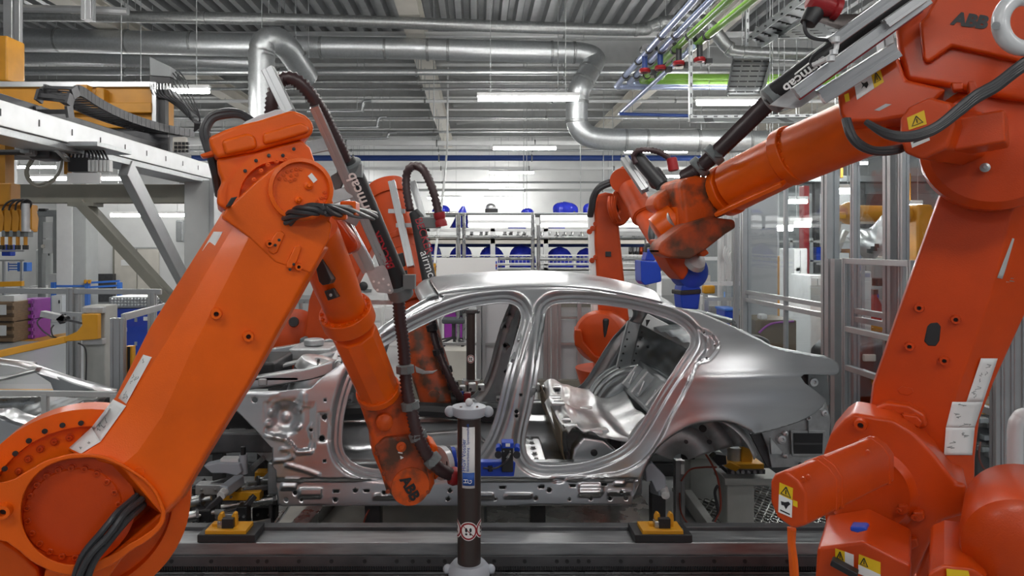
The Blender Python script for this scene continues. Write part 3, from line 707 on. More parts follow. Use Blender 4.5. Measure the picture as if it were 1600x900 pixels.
# tool on the wrist
tl = tubepart([P(686, 724, 3.25), P(694, 722, 3.27)], [px(26, 3.25)] * 2, 'tool_adapter', 'cap_white', RA)
MB().lathe([(px(22, 3.25), 0), (px(24, 3.25), .004), (px(24, 3.25), .03), (px(20, 3.25), .034)], P(694, 722, 3.27), (1, .2, 0), 24).build('tool_changer', 'black', tl)
MB().lathe([(px(22, 3.25), 0), (px(22, 3.25), .02), (px(16, 3.25), .022)], P(704, 721, 3.28), (1, .2, 0), 24).build('blue_flange', 'blue', tl)
MB().ab(P(709, 730, 3.30), P(803, 716, 3.38) + V((0, .04, 0))).build('tool_arm', 'blue', tl, bevel=.008) if False else None
b = MB(); b.bar(P(708, 730, 3.32), P(802, 731, 3.42), .07, .05, (0, 1, 0)); b.build('tool_arm', 'blue', RA, bevel=.006)
sh_ = MB(); sh_.ab(P(784, 738, 3.36), P(802, 701, 3.36) + V((0, .06, 0))); sn = sh_.build('sensor_box', 'black', RA, bevel=.004)
MB().ab(P(784, 701, 3.355), P(803, 692, 3.355) + V((0, .07, 0))).build('sensor_top', 'blue', sn, bevel=.004)
sticker(Plane((0, 1, 0), P(795, 695, 3.354)), ((790, 693), (797, 693), (797, 698), (790, 698)), -.001, 'sticker', 'white_print', sn)
for x, y in ((779, 700), (808, 700)):
    MB().cyl(P(x, y - 3, 3.40), P(x, y + 3, 3.36), px(4.5, 3.4)).build('lens_tube', 'blue', sn)
    MB().cyl(P(x - .5, y + 10, 3.35), P(x - .5, y + 11, 3.33), px(5.5, 3.4)).build('lens', 'black_gloss', sn)
for x, y in ((787, 705), (797, 705)): MB().lathe([(.004, 0), (.003, .004), (0, .005)], P(x, y, 3.358), (0, -1, 0), 10).build('screw', 'galv', sn)
cable(sn, [P(796, 713, 3.34), P(792, 719, 3.32), P(784, 727, 3.33), P(772, 732, 3.34), P(755, 731, 3.34)], .005)
MB().cyl(P(797, 708, 3.35), P(792, 716, 3.335), .006, n=8).build('connector', 'steel', sn)
MB().cyl(P(766, 728, 3.345), P(766, 736, 3.345), .012, n=10).build('cable_clip', 'black_gloss', sn)
# hose package
hosepart('hose', [P(424, 200, 2.62), P(425, 166, 2.6), P(430, 140, 2.6), P(443, 124, 2.6), P(460, 124, 2.6), P(480, 141, 2.62), P(497, 165, 2.65), P(513, 194, 2.7), P(530, 228, 2.74), P(540, 252, 2.78)], px(10.5, 2.62), 'hose', RA)
for a, c, w in (((419, 108, 2.5), (452, 176, 2.5), .042), ((491, 166, 2.62), (603, 418, 2.95), .036), ((478, 240, 2.66), (500, 300, 2.75), .03), ((535, 344, 2.84), (576, 420, 2.94), .055)):
    b = MB(); profile_bar(b, P(*a), P(*c), w, (0, 1, 0)); b.build('guide_rail', 'alu_profile', RA)
b = MB(); b.bar(P(497, 180, 2.66), P(596, 405, 2.96), .012, .03, (0, 1, 0)); b.build('rail_strip', 'bronze', RA)
sl = tubepart([P(541, 250, 2.80), P(556, 278, 2.82), P(622, 444, 3.02)], [px(14, 2.8), px(15, 2.82), px(17.5, 3.0)], 'hose_sleeve', 'black', RA, 24)
b = MB(); ring_at(b, P(547, 262, 2.81), ax, px(15, 2.8), .05, .012); b.box(P(561, 268, 2.80), (.03, .05, .05)); b.box(P(534, 266, 2.80), (.03, .05, .04)); b.build('sleeve_collar', 'clamp_grey', sl)
b = MB(); ring_at(b, P(624, 452, 3.03), ax, px(16, 3.0), .075, .012); b.box(P(640, 440, 3.0), (.05, .06, .06)); b.build('sleeve_clamp', 'clamp_grey', sl)
b = MB(); b.prism([P(x, y, 2.92) for x, y in ((570, 420), (600, 414), (605, 422), (615, 455), (611, 459), (590, 457), (583, 450))], (0, .006, 0)); mp_ = b.build('mounting_plate', 'alu_cast', RA)
for x, y in ((584, 440), (592, 442), (599, 436), (607, 445), (590, 453), (609, 454)): MB().lathe([(.005, 0), (.005, .003), (0, .004)], P(x, y, 2.918), (0, -1, 0), 8).build('screw', 'white_print', mp_)
for a, c in (((480, 232, 2.60), (508, 226, 2.66)), ((515, 310, 2.72), (548, 300, 2.78)), ((530, 330, 2.74), (560, 345, 2.82))):
    b = MB(); b.bar(P(*a), P(*c), .05, .012, (0, 1, 0)); b.build('rail_bracket', 'alu_cast', RA, bevel=.003)
b = MB(); b.prism([P(x, y, 2.80) for x, y in ((516, 275), (528, 268), (536, 285), (530, 300), (522, 296))], (0, .02, 0)); b.build('hinge_plate', 'clamp_grey', RA, bevel=.004)
tx = P(606, 395, 2.93) - P(572, 318, 2.84); ty = P(590, 318, 2.84) - P(572, 318, 2.84)
text('lettering', 'airmcab', P(584, 338, 2.80), tx * -1, ty * -1, .062, 'white_print', sl, bold=.001)
text('lettering', 'BECKER', P(617, 418, 2.93), tx * -1, ty * -1, .05, 'red_print', sl, bold=.001)
hp = [P(622, 455, 3.03), P(625, 500, 3.05), P(630, 535, 3.06), P(633, 577, 3.06), P(636, 610, 3.05), P(643, 640, 3.04), P(652, 678, 3.03), P(667, 710, 3.04), P(687, 733, 3.08), P(712, 744, 3.14)]
hosepart('hose', hp, px(9.5, 3.05), 'hose', RA)
for i, (x, y, dx, dy) in enumerate(((633, 577, .05, 1), (641, 634, .2, 1), (653, 681, .35, 1), (676, 719, .7, .8))):
    clamp(RA, P(x, y, 3.05), V((dx, 0, -dy)), px(10.5, 3.05))
MB().lathe([(.02, -.02), (.036, -.02), (.042, 0), (.036, .02), (.02, .02)], P(709, 744, 3.13), (1, .3, -.2), 18).build('hose_connector', 'red', RA)
bundle('cable', RA, [P(449, 345, 2.06), P(462, 333, 2.03), P(490, 327, 2.0), P(522, 329, 2.06), P(552, 331, 2.25), P(584, 337, 2.74)], 5, .0125, .0075, 'rubber', 1.3)
MB().box(P(547, 326, 2.24), (.05, .08, .045)).build('cable_holder', OR, RA, bevel=.006); MB().box(P(532, 336, 2.12), (.04, .03, .03)).build('cable_holder', OR, RA, bevel=.006)
for s in (0, 1):
    cable(RA, [P(397 - 6 * s, 190, 2.22), P(376, 177 + 3 * s, 2.2), P(353, 174 + 6 * s, 2.18), P(329 + 4 * s, 182 + 4 * s, 2.17), P(317 + 6 * s, 203, 2.16), P(321 + 5 * s, 224, 2.16), P(329 + 4 * s, 247, 2.16), P(336 + 3 * s, 274, 2.18), P(341, 305, 2.26)], .011)
b = MB(); b.prism([P(x, y, 2.72) for x, y in ((500, 300), (560, 380), (556, 392), (535, 400), (505, 352))], (0, .10, 0)); b.build('elbow_motor', 'orange_red', RA, bevel=.02)
# ================================================================ the car body
CARY, CARC = 3.93, 4.83                              # depth of the near flank and of the car's middle
def sp2(pts, n=4, closed=False):
    q = [V((p[0], p[1], 0)) for p in pts]
    if closed:
        q = [q[-1]] + q + [q[0], q[1]]; out = []
        s = spline(q, n); s = s[n:-n - 1]
        return [(p.x, p.y) for p in s][:-0 or None]
    return [(p.x, p.y) for p in spline(q, n)]
def ssp(x): return np.logaddexp(0, x)
def flank(X, Z):
    """how far the flank leans inwards at length X and height Z"""
    a = 0.55 * 0.055 * ssp((Z - 1.21) / 0.055) + (-0.20) * 0.05 * ssp((0.60 - Z) / 0.05) + 0.05 * (Z - 0.93) ** 2
    a = a + 0.16 * np.clip((X - 1.0) / 1.0, 0, None) ** 2.4 + 0.05 * np.clip((-0.8 - X) / 0.8, 0, None) ** 2
    a = a - 0.010 * np.exp(-((Z - 1.155) / 0.03) ** 2) * np.clip((X - 0.95) * 3, 0, 1)
    a = a + 0.007 * np.exp(-((Z - 1.07) / 0.05) ** 2) * np.clip((X - 0.95) * 3, 0, 1)
    return a
def onflank(q, off):
    q = np.asarray(q, float); Y = np.full(len(q), CARY + 0.1)
    for _ in range(8):
        X = (q[:, 0] - CX) / F * Y; Z = CH - (q[:, 1] - CY) / F * Y
        Y = CARY + flank(X, Z) + off
    return np.stack([X, Y, Z], 1)
def seg_dist(q, poly, closed=True):
    q = np.asarray(q, float); a = np.asarray(poly, float)
    b = np.roll(a, -1, 0) if closed else a[1:]
    if not closed: a = a[:-1]
    best = np.full(len(q), 1e9)
    for p0, p1 in zip(a, b):
        d = p1 - p0; L = max(1e-9, d @ d)
        t = np.clip(((q - p0) @ d) / L, 0, 1)
        best = np.minimum(best, np.hypot(*((q - p0 - t[:, None] * d).T)))
    return best
def inside(q, poly):
    q = np.asarray(q, float); a = np.asarray(poly, float); b = np.roll(a, -1, 0)
    r = np.zeros(len(q), bool)
    for (x0, y0), (x1, y1) in zip(a, b):
        if y0 == y1: continue
        c = (y0 > q[:, 1]) != (y1 > q[:, 1])
        r ^= c & (q[:, 0] < (x1 - x0) * (q[:, 1] - y0) / (y1 - y0) + x0)
    return r
def sstep(x): x = np.clip(x, 0, 1); return x * x * (3 - 2 * x)

DITCH = sp2([(545, 560), (584, 519), (630, 487), (668, 465), (700, 457), (760, 450.5), (820, 447.5), (880, 447.5), (940, 453), (1000, 464), (1045, 475), (1100, 492), (1150, 513), (1190, 532), (1212, 543), (1260, 553), (1292, 558)], 5)
OUT = [(350, 612), (440, 610), (485, 606), (500, 592), (520, 578)] + DITCH + sp2([(1300, 561), (1308, 567), (1312, 577), (1308, 585), (1296, 586.5)], 3) + [(1270, 585), (1256, 585), (1251, 589), (1258, 599), (1272, 609), (1290, 623)] \
    + sp2([(1290, 626), (1284, 636), (1272, 646), (1253, 657), (1221, 668), (1187, 677), (1177, 679)], 3) \
    + sp2([(1172, 674), (1149, 663), (1128, 659), (1107, 660), (1080, 665.5), (1059, 676), (1040, 689), (1024, 705), (1013, 724), (1005, 742)], 5) \
    + [(1001, 754), (990, 776), (987, 789), (860, 790), (700, 790.5), (560, 790.5), (440, 790.5), (434, 788), (432, 760), (430, 733), (425, 728), (425, 700), (400, 673), (378, 650), (350, 625)]
OPF = sp2([(596, 545), (638, 520.5), (672, 503.5), (700, 491.5), (730, 482), (760, 476.5), (785, 474), (799, 475.5), (809, 481.5), (813.5, 492), (812.5, 505), (800, 547), (786, 600), (776, 642), (766, 672), (756, 692), (742, 711), (720, 726), (690, 733), (640, 735), (595, 733), (570, 729.5), (552, 722), (541, 711), (536, 698), (535, 683), (538, 650), (546, 616), (556, 590), (573, 566)], 4, True)
OPR = sp2([(853, 490), (858, 481.5), (867, 476.5), (882, 474.5), (920, 475), (960, 479), (1000, 486), (1040, 498), (1064, 510), (1076, 523), (1078.5, 535), (1073, 547), (1060, 567), (1034, 606), (1014, 640), (997, 668), (983, 687), (969, 699), (946, 711), (915, 721), (885, 725.5), (852, 726.5), (835, 722), (825, 711), (821, 695), (823, 675), (832, 635), (841, 588), (848, 530)], 4, True)
RECESS = sp2([(1040, 487), (1075, 500), (1098, 513), (1114, 522), (1125, 540), (1120, 552), (1108, 565), (1092, 569), (1084, 588), (1066, 624), (1048, 656), (1030, 692), (1004, 724), (965, 742), (900, 748), (860, 745), (900, 600), (960, 520)], 4, True)
PIN = [(413, 626), (424, 622), (462, 621), (472, 628), (489, 630), (489, 660), (484, 668), (489, 690), (484, 703), (464, 704), (447, 684), (414, 677)]
HOLES = [(461, 770, 3.4), (447, 781, 3), (471, 781, 2.6), (524, 781, 3.4), (555, 767, 3.2), (703, 767, 3.2), (700, 780, 3.2), (774, 780, 2), (858, 766, 3.6), (837, 779, 2.8), (923, 779, 3), (953, 779, 3), (978, 779, 3), (971, 769, 2.8),
         (507, 652, 4), (503, 685, 4.6), (398, 625, 4.6), (1100, 520, 1.3), (1117, 540, 1.3), (1104, 559, 1.3), (807, 643, 3.2), (807, 650, 2.8), (600, 770, 3), (640, 781, 3), (890, 781, 2), (982, 749, 1.5), (995, 749, 1.5)]
SLOTS = [(525, 768), (573, 767), (785, 762), (846, 761), (895, 759), (944, 757), (508, 625.5), (507, 720.5), (814, 617), (486, 672), (660, 766)]
HP = [[(x + r * math.cos(t * PI / 5), y + r * math.sin(t * PI / 5)) for t in range(10)] for x, y, r in HOLES]
for x, y in SLOTS:
    a, c = (4.5, 2.2) if y > 740 else (2.3, 2.3)
    HP.append([(x - a, y - c), (x + a, y - c), (x + a, y + c), (x - a, y + c)])
BEADS = [([(385, 617), (420, 618), (434, 616)], 2.2, -.006), ([(416, 681), (446, 687), (464, 707), (486, 706)], 2.4, -.008), ([(426, 720), (446, 719), (458, 714), (452, 703), (440, 701)], 2.2, -.006),
         ([(448, 726), (478, 735), (497, 742)], 2.4, -.007), ([(447, 751), (468, 751)], 3, -.006), ([(474, 630), (474, 617)], 4, -.006), ([(490, 632), (490, 700)], 1.8, .006),
         ([(418, 627), (454, 626), (472, 634), (486, 634)], 2.0, -.007), ([(600, 566), (655, 533), (720, 503), (770, 490)], 2.0, 0)]
EMB = [(440, 756, 462, 764), (468, 764, 502, 776), (585, 772, 640, 778), (905, 756, 940, 772), (905, 766, 938, 774), (960, 753, 976, 757), (950, 767, 985, 772), (720, 772, 770, 778), (790, 772, 830, 777)]
PROF_D = [0, 6, 9, 13, 19, 22, 26, 32]
PROF_O = [.052, .052, .036, .036, .007, .001, -.001, 0]
RINGS = (2, 4, 6, 7.5, 9, 11, 13, 15, 17, 19, 20.5, 22, 24, 26, 29)

def outer_offset(q):
    d = np.minimum(seg_dist(q, OPF), seg_dist(q, OPR))
    o = np.interp(d, PROF_D, PROF_O)
    r = np.where(inside(q, RECESS), sstep(seg_dist(q, RECESS) / 5), 0) * .022
    inr = (d > 19) & inside(q, RECESS)
    o = np.maximum(o, r)
    q3 = np.where(inr & (q[:, 0] > 1075) & (q[:, 1] < 570), 1, 0)
    ql = [(1086, 514), (1104, 528), (1106, 548), (1092, 566)]
    dq = seg_dist(q, ql, False); o = o + q3 * .012 * np.exp(-(dq / 2.5) ** 2)
    # sill and hinge pillar pressings
    sill = sstep((q[:, 1] - 747) / 5) * np.where(q[:, 0] < 990, 1, 0) * .020
    o = o + sill * sstep((d - 8) / 8)
    for x0, y0, x1, y1 in EMB:
        dx = np.maximum(np.maximum(x0 - q[:, 0], q[:, 0] - x1), np.maximum(y0 - q[:, 1], q[:, 1] - y1))
        o = o - .012 * sstep(-dx / 3 + 0.6)
    ip = np.where(inside(q, PIN), sstep(seg_dist(q, PIN) / 3.5), 0); o = o + ip * .010
    cd = np.hypot(q[:, 0] - 447, (q[:, 1] - 652) * 0.95); o = o + .035 * sstep((30 - cd) / 22) * ip - 0.012 * sstep((9 - cd) / 5)
    for bx, by in ((425, 645), (466, 640), (465, 667), (420, 662)):
        o = o - .014 * sstep((7 - np.hypot(q[:, 0] - bx, q[:, 1] - by)) / 3.5)
    hp = np.maximum(np.abs(q[:, 0] - 507) - 10, np.abs(q[:, 1] - 668) - 22); o = o + .010 * sstep(-hp / 4 + .5)
    for pl, wd, h in BEADS:
        if h: o = o + h * sstep(1.2 - seg_dist(q, pl, False) / (wd * 1.6))
    ar = seg_dist(q, [p for p in OUT if 1003 < p[0] < 1178 and 655 < p[1] < 745], False)
    o = o - .012 * np.exp(-(ar / 14) ** 2) + .010 * sstep((3 - ar) / 3)
    top = seg_dist(q, DITCH[15:60], False); o = o + .012 * sstep((5 - top) / 4) * np.where(q[:, 0] < 1060, 1, 0)
    wt = np.where(q[:, 0] < 690, 1, 0) * np.where(q[:, 1] < 560, 1, 0); o = o + .03 * wt * sstep((11 - seg_dist(q, DITCH[:30], False)) / 3)
    return o
def inner_offset(q):
    d = np.minimum(seg_dist(q, OPF), seg_dist(q, OPR))
    o = .056 + .075 * sstep((d - 7) / 9)
    for x, y, r in ((806, 560, 6), (806, 600, 6), (815, 530, 5), (832, 560, 5), (830, 610, 6), (835, 500, 5)):
        o = o - .02 * sstep((r + 3 - np.hypot(q[:, 0] - x, q[:, 1] - y)) / 3)
    bead = np.abs(q[:, 0] - (855 - (q[:, 1] - 470) * 0.22)); o = o - .02 * sstep((4 - bead) / 2) * np.where((q[:, 1] > 490) & (q[:, 1] < 650), 1, 0)
    o = o + 0.003 * np.sin(q[:, 0] * .22) * np.sin(q[:, 1] * .2) * sstep((d - 20) / 15)
    return o

def flank_mesh(name, offset, holes, step, far, m, clip=None):
    polys = [OUT, OPF, OPR] + holes
    pts = []; edges = []
    for pl in polys:
        o = len(pts); pts += pl; edges += [(o + i, o + (i + 1) % len(pl)) for i in range(len(pl))]
    extra = []
    for pl, sgn in ((OPF, 1), (OPR, 1)):
        a = np.array(pl); t = np.roll(a, -1, 0) - np.roll(a, 1, 0); t /= np.linalg.norm(t, axis=1)[:, None]
        nrm = np.stack([t[:, 1], -t[:, 0]], 1)
        if inside(a + nrm * 1.0, pl).mean() > .5: nrm = -nrm
        for dd in RINGS:
            c = a + nrm * dd; n = len(c)
            seg = np.concatenate([c + (np.roll(c, -1, 0) - c) * k for k in (0, .5)])
            extra.append(seg[np.abs(np.minimum(seg_dist(seg, OPF), seg_dist(seg, OPR)) - dd) < .35])
    gx, gy = np.meshgrid(np.arange(350, 1314, step), np.arange(446, 791, step)); g = np.stack([gx.ravel(), gy.ravel()], 1).astype(float)
    dg = np.minimum(seg_dist(g, OPF), seg_dist(g, OPR)); g = g[dg > 30]
    e = np.concatenate(extra + [g]); ok = inside(e, OUT) & (seg_dist(e, OUT) > 1.0) & ~inside(e, OPF) & ~inside(e, OPR)
    for h in holes:
        b = np.array(h); lo = b.min(0) - 3; hi = b.max(0) + 3
        near = ((e > lo) & (e < hi)).all(1); idx = np.where(near & ok)[0]
        if len(idx): ok[idx] &= ~inside(e[idx], h) & (seg_dist(e[idx], h) > .8)
    pts = pts + [tuple(p) for p in e[ok]]
    r = geometry.delaunay_2d_cdt([V((p[0], p[1])) for p in pts], edges, [], 0, 1e-4)
    vs = np.array([(p.x, p.y) for p in r[0]]); fs = np.array([f for f in r[2] if len(f) == 3])
    c = vs[fs].mean(1); keep = inside(c, OUT) & ~inside(c, OPF) & ~inside(c, OPR)
    for h in holes: keep &= ~inside(c, h)
    if clip: keep &= clip(c)
    fs = fs[keep]
    p3 = onflank(vs, offset(vs))
    if far: p3[:, 1] = 2 * CARC - p3[:, 1]; fs = fs[:, ::-1]
    b = MB(); b.v = [tuple(p) for p in p3]; b.f = [tuple(int(i) for i in f) for f in fs]
    return b

def carpt(x, y, off=0.0):
    return V(onflank([(x, y)], np.array([off]))[0])
def mir(p): return V((p[0], 2 * CARC - p[1], p[2]))

CAR = thing('car_shell', 'bare silver aluminium sedan body shell without doors on the line', 'car body', (0.2, CARC, 0.44))
flank_mesh('side', outer_offset, HP, 2.6, False, None).build('side_panel', 'alu_sheet', CAR, angle=50, solid=.003)
flank_mesh('side', outer_offset, [], 5, True, None).build('side_panel', 'alu_sheet', CAR, angle=50, solid=.003)
IH = [[(x + r * math.cos(t * PI / 4), y + r * math.sin(t * PI / 4)) for t in range(8)] for x, y, r in
      ((806, 560, 3.5), (806, 600, 4.5), (815, 530, 2.5), (832, 560, 2.5), (830, 610, 3), (835, 500, 2.5), (815, 640, 4), (806, 655, 3), (832, 655, 2.4), (1085, 520, 3), (1100, 545, 3), (1095, 580, 4), (1110, 600, 3), (1065, 620, 3), (1120, 560, 2.5), (560, 770, 3), (620, 770, 3), (700, 770, 3), (880, 760, 3), (940, 755, 3))]
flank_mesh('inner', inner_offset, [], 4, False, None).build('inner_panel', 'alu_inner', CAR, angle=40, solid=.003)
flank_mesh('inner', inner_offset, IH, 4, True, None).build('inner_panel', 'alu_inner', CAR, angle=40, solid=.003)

# roof
edge = [p for p in DITCH if 680 <= p[0] <= 1042]
e3 = onflank(edge, np.full(len(edge), .006))
ne = len(e3) - 1
def roof(u, v):
    t = u * ne; i = min(int(t), ne - 1); f = t - i
    p = V(e3[i]).lerp(V(e3[i + 1]), f); k = 1 - (2 * v - 1) ** 2
    q = p.lerp(mir(p), v)
    bow = -0.09 * (1 - u) ** 3 + 0.06 * u ** 3
    lip = .006 * (1 - abs(2 * v - 1) ** 12)
    return V((q.x + bow * k, q.y, q.z + .062 * (1 - abs(2 * v - 1) ** 2.2) * (1 - .35 * u ** 6) + lip))
MB().grid(roof, 60, 40).build('roof_panel', 'alu_sheet', CAR, angle=60, solid=.003)
b = MB()
for u, h in ((0.0, 0), (0.0, 1)):
    pass
hd = [roof(0.0, j / 24) for j in range(25)]
b.grid(lambda u, v: hd[int(round(v * 24))] + V((-.10 * u * (1 if u < .6 else 1), 0, -.012 - .055 * u + .02 * math.sin(u * PI))), 4, 24)
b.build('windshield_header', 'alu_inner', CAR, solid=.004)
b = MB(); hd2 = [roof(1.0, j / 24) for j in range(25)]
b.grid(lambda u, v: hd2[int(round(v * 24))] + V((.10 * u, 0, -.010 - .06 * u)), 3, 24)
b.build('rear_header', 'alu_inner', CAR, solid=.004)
for uu in (.3, .52, .76):
    b = MB(); rb = [roof(uu, .06 + .88 * j / 20) for j in range(21)]
    b.loft([[p + V((dx, 0, dz)) for dx, dz in ((-.04, -.012), (.04, -.012), (.03, -.04), (-.03, -.04))] for p in rb]); b.build('roof_bow', 'alu_inner', CAR)

# floor, tunnel, cross members
zf = 0.55
def floorf(u, v):
    x = -1.25 + 1.85 * u; y = CARY + .14 + v * (2 * (CARC - CARY) - .28); t = abs(y - CARC)
    z = zf + .17 * float(sstep(np.array([1 - (t - .10) / .08]))[0]) + .008 * math.sin(x * 42) * (1 if t > .2 else 0)
    return V((x, y, z))
MB().grid(floorf, 60, 40).build('floor_pan', 'alu_sheet', CAR, angle=60, solid=.003)
for xx in (-.42, -.02, .35):
    for y0, y1 in ((CARY + .15, CARC - .17), (CARC + .17, 2 * CARC - CARY - .15)):
        b = MB(); b.loft([[V((xx + dx, y, zf + dz)) for dx, dz in ((-.09, 0), (-.06, .09), (.06, .09), (.09, 0))] for y in (y0, y1)]); cm = b.build('cross_member', 'alu_bright', CAR, bevel=.008)
        for q in range(5): put('stud', shared('cstud', lambda b: b.lathe([(1.6, 0), (1.6, .3), (1, .4), (1, 1.2), (0, 1.3)], (0, 0, 0), (0, 0, 1), 8), 'alu_cast'), cm, V((xx, y0 + (y1 - y0) * (q + .5) / 5, zf + .09)), (0, 0, 1), .012)
for y0 in (CARY + .10, 2 * CARC - CARY - .16):
    b = MB(); b.ab((-1.2, y0, .47), (.95, y0 + .07, .66)); b.build('sill_beam', 'alu_inner', CAR, bevel=.012)
for j, (y0, xx) in enumerate([(CARY + .22, -.52), (CARY + .58, -.52), (CARC + .22, -.52), (CARC + .58, -.52)]):
    b = MB(); b.loft([[V((x, y0 + dy, z)) for dy in (0, .05)] + [V((x, y0 + .05, z - .02)), V((x, y0, z - .02))] for x, z in ((xx, .57), (xx + .1, .69), (xx + .5, .72), (xx + .62, .60))])
    b.build('seat_rail', 'alu_bright', CAR, bevel=.004)
# padded wiring and tunnel cover seen through the front opening
b = MB(); b.tube(spline([(-.9, CARC - .12, .78), (-.4, CARC - .1, .80), (0, CARC - .1, .77), (.3, CARC - .08, .74)], 8), .05, 8); b.build('tunnel_duct', 'black', CAR)

for k in range(22):
    rnd = random.Random(k); x = -1.0 + k * .072; b = MB(); y = 2 * CARC - CARY - .19 - rnd.uniform(0, .05); z = .60 + rnd.choice((.0, .08, .16))
    b.ab((x, y - .03, z), (x + rnd.uniform(.03, .06), y + .04, z + rnd.uniform(.03, .07))); fb = b.build('floor_bracket', rnd.choice(['alu_bright', 'alu_sheet', 'alu_cast']), CAR, bevel=.008)
    MB().lathe([(.012, 0), (.012, .006), (.005, .008), (0, .008)], (x + .015, y - .03, z + .02), (0, -1, 0), 8).build('rivet', 'dark_steel', fb)
# rear seat pan
def seatf(u, v):
    x = .50 + .62 * u; y = CARY + .15 + v * 1.5
    cx = abs(v - .5) * 2
    z = .83 - .10 * math.sin(u * PI * .8) + .04 * math.cos(v * PI * 4) * (1 - u * .4) - .05 * math.exp(-((v - .5) / .10) ** 2) * u
    z += .012 * math.sin(u * 34) * math.exp(-((u - .15) / .18) ** 2) * math.cos(v * 21)
    z += .020 * math.exp(-((u - .62) / .06) ** 2) * math.exp(-((v - .25) / .16) ** 2) + .02 * math.exp(-((u - .62) / .06) ** 2) * math.exp(-((v - .72) / .16) ** 2)
    if u < .1: z -= .06 * (1 - u / .1) ** 2
    z += .18 * max(0, u - .75) ** 1.2
    return V((x + .03 * math.cos(v * PI * 2), y, z))
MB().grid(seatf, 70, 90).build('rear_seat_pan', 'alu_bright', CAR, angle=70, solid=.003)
for k, (vv, uu) in enumerate(((.10, .3), (.2, .12), (.32, .12), (.44, .12), (.6, .12), (.75, .12), (.9, .12), (.3, .5), (.7, .5))):
    c = seatf(uu, vv); b = MB(); b.box(c + V((0, 0, .004)), (.09, .06, .016)); b.box(c + V((.01, .045, .004)), (.07, .012, .02)); b.build('seat_bracket', 'alu_bright', CAR, bevel=.005)
b = MB(); b.grid(lambda u, v: V((.50 - .02 * math.sin(u * 3) + .05 * (1 - u), CARY + .17 + v * 1.46, zf + .0 + .27 * u)), 10, 30); b.build('heel_board', 'brown_pad', CAR, solid=.004)
b = MB()
def cup(u, v):
    a = u * 2 * PI; r = .11 * v
    return V((.66 + r * math.cos(a), CARY + .15 - .0 + .02 * v, .72 + r * .8 * math.sin(a)))
b.loft([[V((x, CARY + .16 + dy, z)) for x, z in ((.54, .57), (.56, .72), (.62, .79), (.74, .77), (.86, .66), (.88, .57))] for dy in (.0, .10)]); sc0 = b.build('seat_corner', 'alu_sheet', CAR, bevel=.02, seg=3); MB().lathe([(.02, 0), (.02, .01), (.01, .02), (0, .02)], (.68, CARY + .158, .70), (0, -1, 0), 12).build('seat_bolt', 'black', sc0)
# seat back / luggage bulkhead and parcel shelf
def bulk(u, v):
    return V((1.12 + .16 * u, CARY + .2 + v * 1.4, .80 + .20 * u + .012 * math.sin(v * 40) * (1 if .2 < u < .8 else 0)))
b = MB(); b.grid(bulk, 8, 60); b.build('rear_bulkhead', 'alu_inner', CAR, solid=.004, angle=60)
for v0 in (.10, .32, .62, .84):
    b = MB(); p = bulk(.15, v0); q = bulk(.9, v0); b.bar(p + V((-.015, 0, 0)), q + V((-.015, 0, 0)), .10, .03, (0, 1, 0)); b.build('bulkhead_rib', 'alu_bright', CAR, bevel=.008)
    b = MB(); pp = bulk(.5, v0) + V((-.04, .0, 0)); b.tube([pp + V((.02, -.05, .05)), pp + V((-.02, -.05, -.04)), pp + V((-.02, .05, -.04)), pp + V((.02, .05, .05))], .007, 6); b.build('child_seat_loop', 'alu_bright', CAR)
b = MB(); b.grid(lambda u, v: V((1.36 + .34 * u, CARY + .22 + v * 1.36, 1.27 + .02 * math.sin(u * PI) + .008 * math.sin(v * 30))), 8, 50); b.build('parcel_shelf', 'alu_inner', CAR, solid=.004, angle=60)
# brace along the far rear pillar, and its gusset
b = MB(); b.bar((1.30, 5.46, 1.33), (1.62, 5.35, 1.16), .10, .05, (0, 1, 0)); br = b.build('pillar_brace', 'white_paint', CAR, bevel=.008)
MB().box((1.33, 5.43, 1.305), (.05, .012, .05)).build('brace_hole', 'black', br)
b = MB(); b.bar((1.12, 5.50, .86), (1.24, 5.55, 1.30), .11, .05, (0, 1, 0)); rb_ = b.build('wheelhouse_rib', 'alu_inner', CAR, bevel=.012)
for k in range(7):
    for s in (-1, 1):
        put('spot_weld', shared('spot', lambda b: b.lathe([(1, 0), (1, .4), (.0, .5)], (0, 0, 0), (0, 0, 1), 8), 'black'), rb_, V((1.14 + .015 * k + s * .05, 5.46, .9 + .055 * k)), (0, -1, 0), .008)
# wheelhouses: a deep bowl over each rear wheel
WX = (1092 - CX) / F * CARY
for side in (0, 1):
    b = MB(); rings = []
    for j, (rr, yy) in enumerate(((.345, .03), (.385, .08), (.39, .18), (.375, .26), (.33, .31), (.22, .335), (.05, .34))):
        rings.append([V((WX + rr * math.cos(PI * (.90 - .80 * k / 30)), CARY + yy + .02, .58 + rr * 1.03 * math.sin(PI * (.90 - .80 * k / 30)))) for k in range(31)])
    for i in range(len(rings) - 1):
        n = 31; b.add(rings[i] + rings[i + 1], [(k, k + 1, k + 1 + n, k + n) for k in range(n - 1)])
    if side: b.v = [tuple(mir(p)) for p in b.v]
    wh = b.build('wheelhouse', 'alu_inner' if side else 'alu_cast', CAR, angle=50, solid=.003)
    if not side:
        for k, (dx, dz, r) in enumerate(((-.12, .22, .012), (.0, .25, .02), (.06, .24, .022), (.12, .2, .022), (-.2, .1, .014), (.16, .12, .014), (.02, .12, .012))):
            MB().lathe([(r, 0), (r, .012), (0, .013)], (WX + dx, CARY + .315 - .02 * abs(dx), .60 + dz), (0, -1, 0), 12).build('plug', 'black' if k % 2 else 'dark_steel', wh)
